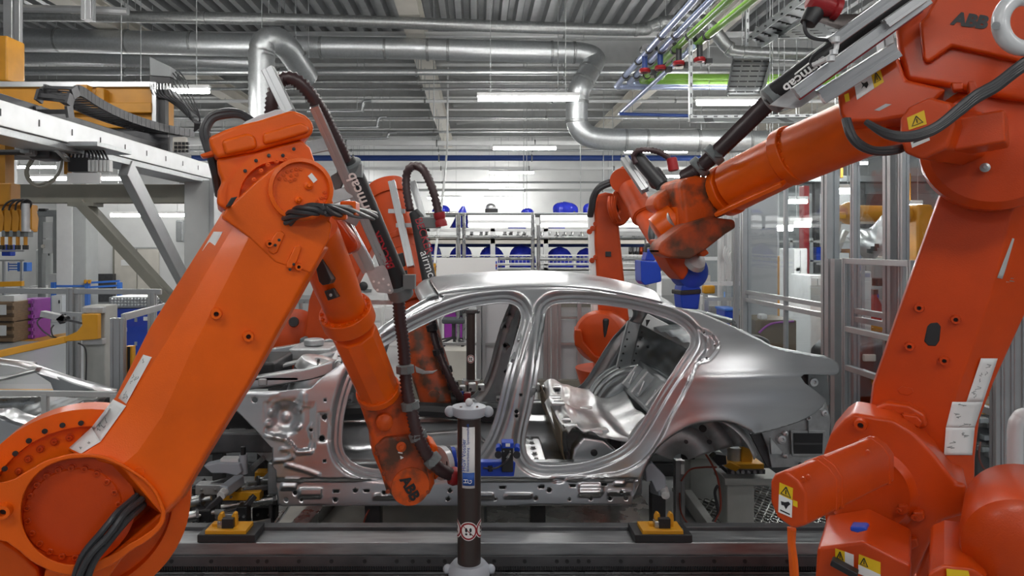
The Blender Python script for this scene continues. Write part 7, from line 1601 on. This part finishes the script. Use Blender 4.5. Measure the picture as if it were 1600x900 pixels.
# white cabinets and the bench behind the windshield area
for i, (x0, x1, y0, y1, Y, m, lb) in enumerate(((540, 600, 425, 470, 9.4, 'white_paint', 'white bench top unit behind the left robot forearm'), (545, 597, 480, 540, 9.3, 'white_paint', 'white cupboard with panels behind the left robot forearm'), (598, 640, 478, 560, 9.5, 'white_paint', 'white cupboard beside the robot behind the A pillar'))):
    t = thing('wall_cabinet', lb, 'cabinet', (P((x0 + x1) / 2, y1, Y).x, Y, 0)); a, c = P(x0, y1, Y), P(x1, y0, Y)
    MB().ab((a.x, Y, 0), (c.x, Y + .4, c.z)).build('body', m, t, bevel=.006)
    if i:
        for k in range(3): MB().ab((a.x + .03, Y - .012, c.z - .18 * (k + 1)), (c.x - .03, Y, c.z - .18 * k - .03)).build('drawer', m, t, bevel=.004)
    else: MB().lathe([(.06, 0), (.06, .04), (.03, .05), (0, .05)], P(568, 447, Y), (0, -1, 0), 14).build('handle_coil', 'black', t); MB().ab(P(568, 456, Y - .03), P(580, 452, Y - .03) + V((0, .03, 0))).build('plate', 'clamp_grey', t)
b = MB(); b.bar(P(440, 470, 8.4), P(640, 473, 8.4), .05, .05); t = thing('guard_railing', 'grey railing behind the left robot forearm', 'railing', (P(540, 470, 8.4).x, 8.4, 0), 'steel guard railings'); b.build('rail', 'steel', t)
for x in (470, 636): MB().cyl((P(x, 0, 8.4).x, 8.4, 0), (P(x, 0, 8.4).x, 8.4, P(0, 471, 8.4).z), .025, n=8).build('post', 'steel', t)
# seen through the front door: purple panel, office chair
PB = thing('purple_screen', 'purple partition screen behind the office chair', 'screen', (P(705, 540, 11).x, 11, 0)); MB().ab((P(694, 0, 11).x, 11, .15), (P(728, 0, 11).x, 11.05, P(0, 478, 11).z)).build('panel', 'purple', PB, bevel=.01); MB().ab((P(686, 0, 11).x, 10.98, 0), (P(694, 0, 11).x, 11.06, P(0, 478, 11).z)).build('post', 'white_paint', PB)
MB().ab((P(728, 0, 11).x, 10.98, 0), (P(731, 0, 11).x, 11.06, P(0, 478, 11).z)).build('post', 'white_paint', PB)
OCH = thing('office_chair', 'dark grey swivel office chair seen through the front door opening', 'chair', (P(709, 530, 10.4).x, 10.4, 0)); cx_ = P(709, 530, 10.4).x
MB().box((cx_, 10.4, .80), (.34, .36, .07)).build('seat', 'skin_seat', OCH, bevel=.025); MB().box((cx_ + .12, 10.55, .96), (.20, .10, .24)).build('backrest', 'skin_seat', OCH, bevel=.04); MB().cyl((cx_, 10.4, .78), (cx_, 10.4, .52), .03, n=12).build('column', 'dark_steel', OCH)
for k in range(5):
    a = k * 2 * PI / 5 + .3; MB().bar((cx_, 10.4, .55), (cx_ + .24 * math.cos(a), 10.4 + .24 * math.sin(a), .50), .03, .025).build('foot', 'dark_steel', OCH); MB().cyl((cx_ + .23 * math.cos(a), 10.4 + .23 * math.sin(a), .44), (cx_ + .25 * math.cos(a), 10.4 + .25 * math.sin(a), .50), .025, n=8).build('caster', 'black', OCH)
tag(MB().ab((P(620, 0, 9.8).x, 9.8, 0), (P(734, 0, 9.8).x, 11.5, .44)), 'raised_platform', 'cream', 'pale beige raised platform under the office chair', 'platform', bevel=.01)
# closed cell wall of grey panels on profiles, seen through both door openings
GW = thing('cell_partition', 'pale grey panel partition on aluminium posts behind the car', 'partition', (P(830, 560, 8.8).x, 8.8, 0)); Yp = 8.8
for i, (xa, xb) in enumerate(((745, 850), (876, 1000))):
    MB().ab((P(xa, 0, Yp).x, Yp, .15), (P(xb, 0, Yp).x, Yp + .02, P(0, 470 if i == 0 else 500, Yp).z)).build('panel', 'panel_grey', GW)
for x, w in ((748, .06), (756, .04), (852, .05), (858, .04), (866, .07), (874, .04), (905, .05)): 
    b = MB(); profile_bar(b, (P(x, 0, Yp - .05).x, Yp - .05, 0), (P(x, 0, Yp - .05).x, Yp - .05, P(0, 466, Yp).z), w, (0, 1, 0)); b.build('post', 'alu_profile', GW)
for y in (537,): MB().ab(P(640, y + 2.5, Yp - .06), P(1000, y - 1.5, Yp - .06) + V((0, .05, 0))).build('mid_rail', 'alu_profile', GW)
MB().ab((P(840, 0, Yp).x, Yp - .1, 0), (P(1000, 0, Yp).x, Yp, P(0, 592, Yp).z)).build('kick_plate', 'olive_grey', GW); MB().ab((P(640, 0, Yp).x, Yp - .1, 0), (P(800, 0, Yp).x, Yp, P(0, 592, Yp).z)).build('kick_plate', 'olive_grey', GW)
MB().ab(P(876, 498, Yp - .02), P(1000, 495, Yp - .02) + V((0, .06, 0))).build('sill_rail', 'alu_profile', GW); MB().ab(P(878, 496, Yp + .1), P(902, 482, Yp + .1) + V((0, .02, 0))).build('notice', 'cream', GW); MB().ab(P(903, 496, Yp + .1), P(940, 481, Yp + .1) + V((0, .02, 0))).build('blue_notice', 'blue', GW)
MB().ab(P(850, 480, Yp - .04), P(1000, 474, Yp - .04) + V((0, .08, 0))).build('top_rail', 'olive_grey', GW)
MB().ab((P(875, 0, Yp).x, Yp + .08, P(0, 500, Yp).z), (P(945, 0, Yp).x, Yp + .14, P(0, 478, Yp).z)).build('notice_board', 'white_paint', GW)
# ================================================================ right side: acrylic safety fence and what stands behind it
XR = 2.80
def ry(x): return XR * F / (x - CX)
SFR = thing('safety_fence', 'tall aluminium safety fence with clear acrylic panes on the right', 'fence', (XR, 5.5, 0))
ZT = 2.55
for x, w, z in ((1297, .10, ZT), (1165, .09, ZT), (1150, .05, 2.2), (1395, .09, ZT + .1), (1412, .05, ZT + .1), (1336, .05, ZT), (1228, .035, ZT), (1312, .16, 1.80)):
    Y = ry(x); b = MB(); profile_bar(b, (XR, Y, 0), (XR, Y, z), w, (0, 1, 0)); b.build('post', 'alu_profile', SFR)
Y0, Y1, Y2, Y3 = ry(1165), ry(1297), ry(1400), ry(1560)
for ya, yb, z in ((Y0, Y1, 1.42), (Y0, Y1, 1.34), (Y1, Y2, 1.42), (Y0, Y1, ZT), (Y1, Y2, ZT), (Y2, Y3, ZT + .1), (Y1, Y2, 1.36), (Y2, Y3, 1.0)): MB().ab((XR - .02, yb, z - .02), (XR + .02, ya, z + .02)).build('rail', 'alu_profile', SFR, bevel=.003)
for ya, yb in ((Y0, Y1), (Y1, Y2), (Y2, Y3)):
    MB().ab((XR - .004, yb + .05, .3), (XR + .004, ya - .05, 1.32)).build('pane', 'acrylic', SFR); MB().ab((XR - .004, yb + .05, 1.44), (XR + .004, ya - .05, ZT - .03)).build('pane', 'acrylic', SFR)
GD = thing('fence_gate', 'low clear gate with an aluminium frame before the tall fence', 'gate', (XR - .12, 5.0, 0)); xg = XR - .12; ya, yb = xg * F / (1322 - CX), xg * F / (1425 - CX); zt = P(0, 405, (ya + yb) / 2).z
for y in (ya, yb): b = MB(); profile_bar(b, (xg, y, 0), (xg, y, zt), .045, (0, 1, 0)); b.build('stile', 'alu_profile', GD)
for z in (zt - .02, 1.30, 1.02, .4): MB().ab((xg - .02, yb, z - .02), (xg + .02, ya, z + .02)).build('rail', 'alu_profile', GD, bevel=.003)
MB().ab((xg - .004, yb, 1.04), (xg + .004, ya, zt - .04)).build('pane', 'acrylic', GD); MB().ab((xg - .004, yb, .42), (xg + .004, ya, 1.0)).build('pane', 'acrylic', GD)
NP = thing('safety_fence', 'close pair of grooved aluminium posts at the right picture edge', 'fence', P(1580, 800, 3.7)); NP.location.z = 0; WL[NP.name] = V((NP.location.x, NP.location.y, 0))
for x, w in ((1558, .05), (1572, .06), (1588, .07), (1606, .06)): b = MB(); profile_bar(b, (P(x, 0, 3.75).x, 3.75, 0), (P(x, 0, 3.75).x, 3.75, 2.8), w, (0, 1, 0)); b.build('post', 'alu_profile', NP)
HR = thing('hand_rail', 'white bent tube handrail at the right picture edge', 'handrail', (P(1586, 900, 2.9).x, 2.9, 0))
MB().tube(spline([(P(1586, 0, 2.9).x, 2.9, 0), P(1586, 800, 2.9), P(1586, 700, 2.9), P(1587, 668, 2.9), P(1592, 655, 2.9), P(1604, 648, 2.9), P(1660, 648, 2.9)], 8), px(11, 2.9), 16).build('tube', 'cap_white', HR)
# machine enclosure behind the car's tail
ME = thing('machine_enclosure', 'pale grey machine enclosure with white door frames behind the car tail', 'machine', (P(1160, 560, 8.6).x, 8.7, 0)); Ye = 8.6
MB().ab((P(1150, 0, Ye).x, Ye, 0), (P(1215, 0, Ye).x, Ye + .6, P(0, 238, Ye).z)).build('cabinet', 'panel_grey', ME, bevel=.01); MB().ab(P(1150, 356, Ye - .01), P(1215, 355, Ye - .01) + V((0, .01, 0))).build('joint', 'mid_grey', ME)
for x in (1126, 1138, 1148): b = MB(); profile_bar(b, (P(x, 0, Ye).x, Ye, 0), (P(x, 0, Ye).x, Ye, P(0, 240, Ye).z), .06, (0, 1, 0)); b.build('post', 'white_paint', ME)
for k in range(4): cable(ME, [P(1133 + k * 3, 385 + k * 3, Ye - .05), P(1131 + k * 3, 400, Ye - .1), P(1136 + k * 2, 415, Ye - .08), P(1134 + k * 2, 436, Ye - .05)], .012, 'white_paint')
MB().ab(P(1104, 470, Ye - .3), P(1165, 465, Ye - .3) + V((0, .06, 0))).build('bench_rail', 'alu_profile', ME); MB().ab(P(1126, 446, Ye - .2), P(1162, 440, Ye - .2) + V((0, .04, 0))).build('window_frame', 'white_paint', ME); MB().ab(P(1129, 466, Ye - .2), P(1160, 447, Ye - .2) + V((0, .01, 0))).build('window', 'acrylic', ME); MB().ab(P(1130, 466, Ye + .05), P(1146, 456, Ye + .05) + V((0, .02, 0))).build('screen', 'screen', ME)
for x in (1104, 1132, 1160): MB().bar((P(x, 0, Ye - .3).x, Ye - .28, 0), (P(x, 0, Ye - .3).x, Ye - .28, P(0, 468, Ye - .3).z), .05, .05).build('leg', 'alu_profile', ME)
bt = thing('blue_bin', 'blue plastic bin standing behind the car tail', 'bin', (P(1145, 520, 7.8).x, 7.85, 0)); MB().ab((P(1133, 0, 7.8).x, 7.8, 0), (P(1154, 0, 7.8).x, 8.1, P(0, 484, 7.8).z)).build('body', 'blue', bt, bevel=.02); MB().ab((P(1132, 0, 7.8).x, 7.78, P(0, 486, 7.8).z), (P(1155, 0, 7.8).x, 8.12, P(0, 482, 7.8).z)).build('lid', 'blue_frame', bt, bevel=.01); MB().cyl(P(1152, 500, 7.77), P(1152, 486, 7.77), .012, n=8).build('handle', 'white_print', bt)
t = thing('hand_rail', 'bent silver handrail right behind the car roof end', 'handrail', (P(1140, 560, 6.6).x, 6.6, 0)); MB().tube(spline([P(1060, 482, 6.6), P(1090, 488, 6.6), P(1135, 500, 6.6), P(1143, 503, 6.6), P(1147, 512, 6.6), P(1148, 540, 6.6), (P(1148, 540, 6.6).x, 6.6, 0)], 8), .028, 12).build('tube', 'steel', t)
for i, (x0, x1, y0, Y, m, lb) in enumerate(((1108, 1128, 478, 8.9, 'light_grey', 'small grey drawer unit left of the blue bin'), (1105, 1124, 464, 9.1, 'white_paint', 'white instrument box behind the blue tool'))):
    t = thing('drawer_unit', lb, 'cabinet', (P(x0, 0, Y).x, Y, 0)); a, c = P(x0, 520, Y), P(x1, y0, Y); MB().ab((a.x, Y, 0), (c.x, Y + .3, c.z)).build('body', m, t, bevel=.006)
    for k in range(3): MB().ab((a.x + .01, Y - .01, c.z - .07 * (k + 1)), (c.x - .01, Y, c.z - .07 * k - .015)).build('drawer', m, t)
t = thing('yellow_hook', 'small yellow clamp head beside the white door frame', 'clamp', (P(1108, 460, 8.8).x, 8.8, 0)); MB().ab(P(1100, 459, 8.8), P(1118, 446, 8.8) + V((0, .1, 0))).build('head', 'yellow', t, bevel=.02); MB().bar((P(1102, 0, 8.85).x, 8.85, 0), (P(1102, 0, 8.85).x, 8.85, P(0, 455, 8.8).z), .05, .05).build('post', 'light_grey', t); MB().ab(P(1102, 440, 8.8), P(1110, 430, 8.8) + V((0, .02, 0))).build('tag', 'cream', t)
b = MB(); t = thing('glass_cabin', 'aluminium framed glass cabin left of the machine enclosure', 'cabin', (P(1100, 480, 10).x, 10, 0))
for x in (1096, 1124): MB().bar((P(x, 0, 10).x, 10, 0), (P(x, 0, 10).x, 10, P(0, 404, 10).z), .05, .05).build('post', 'alu_profile', t)
for y in (404, 443): MB().bar(P(1094, y, 10), P(1126, y, 10), .05, .05).build('rail', 'alu_profile', t)
MB().ab(P(1098, 442, 10), P(1122, 406, 10) + V((0, .01, 0))).build('pane', 'acrylic', t)
# beyond the right fence
def blk(label, cat, name, x0, x1, y0, y1, Y, m, dy=.5, parts=()):
    t = thing(name, label, cat, (P((x0 + x1) / 2, 0, Y).x, Y, 0 if y1 is None else P(0, y1, Y).z)); a = P(x0, y1 or 400, Y); c = P(x1, y0, Y)
    MB().ab((a.x, Y, 0 if y1 is None else a.z), (c.x, Y + dy, c.z)).build('body', m, t, bevel=.015)
    for (nm, xa, xb, ya, yb, mm) in parts: MB().ab(P(xa, yb, Y - .02), P(xb, ya, Y - .02) + V((0, .03, 0))).build(nm, mm, t, bevel=.004)
    return t
blk('tall white control cabinet behind the acrylic fence', 'cabinet', 'control_cabinet', 1240, 1262, 388, None, 10.5, 'white_paint', .5, (('door', 1241, 1250, 391, 460, 'white_paint'), ('door', 1251, 1261, 391, 460, 'white_paint'), ('screen', 1244, 1252, 418, 424, 'mid_grey')))
blk('slim white cabinet just behind the fence post', 'cabinet', 'control_cabinet', 1190, 1200, 414, None, 11.0, 'white_paint', .5, (('door', 1191, 1199, 417, 470, 'white_paint'),))
blk('pale grey hall column behind the acrylic fence', 'column', 'hall_column', 1192, 1218, 300, None, 14.0, 'panel_grey', .5)
blk('red fire riser column behind the fence', 'column', 'red_column', 1256, 1265, 290, None, 13.0, 'red', .2)
blk('grey drawer cabinet row behind the right fence', 'cabinet', 'drawer_cabinet', 1266, 1288, 430, None, 9.5, 'white_paint', .6, (('drawer', 1267, 1277, 434, 446, 'white_paint'), ('drawer', 1278, 1287, 434, 446, 'white_paint'), ('drawer', 1267, 1287, 449, 470, 'light_grey')))
blk('white panelled cupboard behind the low gate', 'cabinet', 'drawer_cabinet', 1324, 1362, 424, None, 7.6, 'white_paint', .6, (('door', 1326, 1342, 440, 468, 'white_paint'), ('door', 1344, 1360, 440, 468, 'white_paint'), ('drawer', 1326, 1342, 470, 495, 'white_paint'), ('drawer', 1344, 1360, 470, 495, 'white_paint'), ('printed_band', 1326, 1360, 427, 433, 'blue_silver')))
blk('yellow black pillar behind the acrylic fence', 'pillar', 'yellow_pillar', 1226, 1238, 400, None, 12.0, 'yellow_old', .3)
t = blk('dark covered pallet low behind the fence', 'pallet', 'covered_pallet', 1180, 1245, 500, None, 7.6, 'brown_pad', .6)
MB().tube(spline([P(1186, 520, 7.57), P(1205, 506, 7.57), P(1240, 502, 7.57)], 6), .012, 6).build('edge_strip', 'purple', t); MB().ab(P(1188, 500, 7.62), P(1200, 491, 7.62) + V((0, .1, 0))).build('crumpled_foil', 'white_print', t, bevel=.02)
for i, x in ((2, 1366), (3, 1416)):
    t = thing('worker_jacket' if False else 'red_cylinder', ('small red gas cylinder left of the post', 'red gas cylinder behind the low gate', 'red gas cylinder right of the gate post', 'tall red gas cylinder beside the robot arm')[i], 'gas cylinder', (P(x, 0, 8.4).x, 8.4, 0), 'red gas cylinders'); zz = P(0, (400, 470, 460, 420)[i], 8.4).z; c = P(x, 0, 8.4).x
    MB().lathe([(.08, .0), (.08, zz - .12), (.03, zz - .02), (.03, zz)], (c, 8.4, 0), (0, 0, 1), 16).build('body', 'red', t); MB().box((c, 8.4, zz + .03), (.06, .06, .06)).build('valve', 'black', t)
# a yellow robot arm and a car in the next cell
YR = thing('yellow_robot', 'yellow industrial arm in the next cell behind the fence', 'robot', (P(1380, 520, 8.6).x, 8.7, 0)); MB().cyl(P(1312, 333, 8.6), P(1450, 335, 8.7), .10, n=20).build('forearm', 'yellow_old', YR); MB().sphere(P(1328, 333, 8.55), .14, 16, 10).build('wrist', 'yellow_old', YR)
MB().box(P(1312, 337, 8.5), (.12, .1, .09)).build('gripper', 'yellow', YR, bevel=.02); MB().ab((P(1425, 0, 8.6).x, 8.5, 0), (P(1450, 0, 8.6).x, 8.9, P(0, 320, 8.6).z)).build('column', 'yellow_old', YR, bevel=.03)
blk('tall yellow crane post in the next cell', 'post', 'yellow_post', 1414, 1424, 270, None, 9.4, 'yellow_old', .2)
t = thing('hanging_door_skin', 'curved shiny door panel hanging in the next cell', 'panel', P(1330, 420, 7.4)); b = MB(); b.grid(lambda u, v: P(1322, 370, 7.4).lerp(P(1378, 340, 7.2), u).lerp(P(1330, 405, 7.3).lerp(P(1376, 400, 7.1), u), v) + V((0, -.10 * math.sin(v * PI), .04 * math.sin(u * 7))), 18, 12); b.build('skin', 'alu_bright', t, solid=.004)
MB().bar((P(1348, 0, 7.42).x, 7.42, 0), P(1348, 372, 7.42), .03, .03).build('stand', 'alu_profile', t)
for k in range(5): MB().box(P(1358 + k * 3, 392 - k * 2 + 3 * (k % 2), 7.05), (.03, .03, .04)).build('fixture_block', 'black', t)
tag(MB().bar(P(1300, 345, 9.0), P(1440, 345, 9.0), .10, .08), 'machine_beam', 'light_grey', 'pale grey machine beam under the yellow arm', 'beam', bevel=.01)
for i, (xa, ya, xb, yb) in enumerate(((1300, 410, 1322, 360), (1404, 350, 1440, 400), (1300, 440, 1310, 345))): tag(MB().bar(P(xa, ya, 8.9), P(xb, yb, 8.9), .06, .06), 'machine_strut', 'light_grey', ('slanted pale strut left of the shiny panel', 'slanted pale strut right of the shiny panel', 'upright pale strut beside the fence post')[i], 'strut', bevel=.008)
NC = thing('car_shell', 'dark car body shell in the next cell low behind the gate', 'car body', (P(1370, 620, 7.2).x, 7.2, 0)); b = MB(); b.prism([P(x, y, 7.0) for x, y in ((1322, 560), (1345, 540), (1400, 530), (1440, 540), (1440, 640), (1322, 640))], (0, .8, 0)); b.build('shell', 'dark_steel', NC, bevel=.06)
for k in range(7): MB().box(P(1330 + k * 14, 545 + (k * 37) % 60, 6.98), (.12, .04, .07)).build('body_part', ('alu_cast', 'black', 'cream', 'yellow_old')[k % 4], NC, bevel=.01)
MB().ab((P(1330, 0, 7).x, 7.0, 0), (P(1430, 0, 7).x, 7.7, .4)).build('carrier', 'dark_steel', NC)
tag(MB().ab(P(1322, 518, 8.2), P(1380, 508, 8.2) + V((0, .5, 0))), 'yellow_shelf', 'yellow_old', 'yellow shelf board behind the low gate', 'shelf')
for i, (xa, xb, y, Y) in enumerate(((1184, 1268, 352, 9.5), (1180, 1240, 358, 9.5), (1300, 1330, 300, 9), (1410, 1440, 325, 9.2), (1410, 1438, 358, 9.2), (1410, 1436, 366, 9.2), (1230, 1262, 316, 12), (1180, 1200, 320, 12))):
    p = P(xa, y, Y); q = P(xb, y, Y); ceiling_lamp(p.x, q.x - p.x, Y, p.z, ('brightest low lamp behind the acrylic fence', 'second low lamp just under the brightest one', 'lit lamp over the yellow arm', 'lit lamp right of the gate, upper', 'lit lamp right of the gate, middle', 'lit lamp right of the gate, lower', 'thin lit lamp near the red riser', 'thin lit lamp beside the pale column')[i], 'lamps behind the acrylic fence')
# seen right of the big arm: parts beneath the right robot's arm
YB = thing('fixture_stack', 'yellow and black fixture stack between the right robot and the posts', 'fixture', (P(1545, 700, 4.6).x, 4.7, 0)); MB().ab(P(1534, 648, 4.6), P(1562, 634, 4.6) + V((0, .2, 0))).build('yellow_beam', 'yellow', YB, bevel=.01); MB().ab(P(1534, 632, 4.65), P(1562, 622, 4.65) + V((0, .2, 0))).build('cream_plate', 'cream', YB); MB().ab(P(1534, 620, 4.6), P(1562, 608, 4.6) + V((0, .2, 0))).build('yellow_beam', 'yellow_old', YB, bevel=.01)
MB().ab((P(1528, 0, 4.6).x, 4.6, 0), (P(1562, 0, 4.6).x, 4.9, P(0, 650, 4.6).z)).build('frame', 'dark_steel', YB, bevel=.01)
for k in range(8): MB().box(P(1534 + (k * 11) % 26, 656 + k * 9, 4.58), (.06, .05, .035)).build('clamp_part', ('alu_cast', 'black', 'steel')[k % 3], YB, bevel=.006)
cable(YB, [P(1532, 690, 4.56), P(1530, 715, 4.55), P(1540, 735, 4.55), P(1556, 741, 4.56)], .006, 'cable_red')

# parts racks in the next hall bay
for r, (x0, x1, y0, Y, lb) in enumerate(((1205, 1300, 372, 15.0, 'grey parts rack full of boxes far behind the red riser'), (1300, 1440, 372, 13.0, 'grey parts rack full of boxes behind the yellow arm'))):
    t = thing('parts_rack', lb, 'rack', (P((x0 + x1) / 2, 0, Y).x, Y + .3, 0)); a, c = P(x0, 400, Y).x, P(x1, 400, Y).x; zt = P(0, y0, Y).z
    n = 4
    for i in range(n): xx = a + (c - a) * i / (n - 1); MB().ab((xx - .03, Y, 0), (xx + .03, Y + .06, zt)).build('post', 'blue_frame' if r else 'light_grey', t)
    zs = [zt - .05 - j * .42 for j in range(4)]
    for z in zs: MB().ab((a, Y, z - .04), (c, Y + .6, z)).build('shelf', 'light_grey', t)
    for j, z in enumerate(zs[1:]):
        x = a + .05; rnd = random.Random(r * 10 + j); kk = 0
        while x < c - .3:
            w_ = rnd.uniform(.15, .4); h = rnd.uniform(.12, .30); m = rnd.choice(['white_paint', 'mid_grey', 'yellow_old', 'blue', 'black', 'cream', 'light_grey', 'white_paint'])
            tag(MB().ab((x, Y + .04, z), (x + w_, Y + .45, z + h)), 'storage_box', m, {'white_paint': 'white', 'mid_grey': 'grey', 'yellow_old': 'ochre yellow', 'blue': 'blue', 'black': 'black', 'cream': 'cream', 'light_grey': 'pale grey'}[m] + ' storage box, ' + ORD[kk] + ' on the ' + ('upper', 'middle', 'lower')[j] + ' shelf behind the ' + ('yellow arm' if r else 'red riser'), 'box', 'boxes on the rack behind the ' + ('yellow arm' if r else 'red riser'), bevel=.01)
            x += w_ + rnd.uniform(.03, .15); kk += 1

PM = thing('dark_backdrop', 'long dark grey machine backdrop added to darken the bay far behind the right fence', 'machine', (10.2, 19.3, 0))  # invented machine front, added as a dark backdrop for the bay
MB().ab((6.6, 19.0, 0), (14.2, 20.6, 3.6)).build('housing', 'mid_grey', PM, bevel=.03)
for i in range(6):
    x = 6.8 + i * 1.22
    MB().ab((x, 18.93, .3), (x + 1.0, 19.0, 1.6)).build('door_panel', ('light_grey', 'dark_steel', 'mid_grey')[i % 3], PM, bevel=.02); MB().ab((x, 18.94, 1.75), (x + 1.0, 19.0, 3.3)).build('upper_panel', ('dark_steel', 'mid_grey', 'white_paint')[i % 3], PM, bevel=.02)
    MB().ab((x + 1.03, 18.85, 0), (x + 1.16, 19.0, 3.6)).build('column', 'dark_steel', PM, bevel=.01)
MB().ab((6.4, 18.6, 3.6), (14.3, 19.2, 3.75)).build('gangway', 'galv', PM); MB().ab((6.4, 18.55, 4.5), (14.3, 18.6, 4.56)).build('rail', 'yellow', PM)
for i in range(6): MB().ab((6.6 + i * 1.5, 18.55, 3.7), (6.65 + i * 1.5, 18.6, 4.5)).build('rail_post', 'yellow', PM)
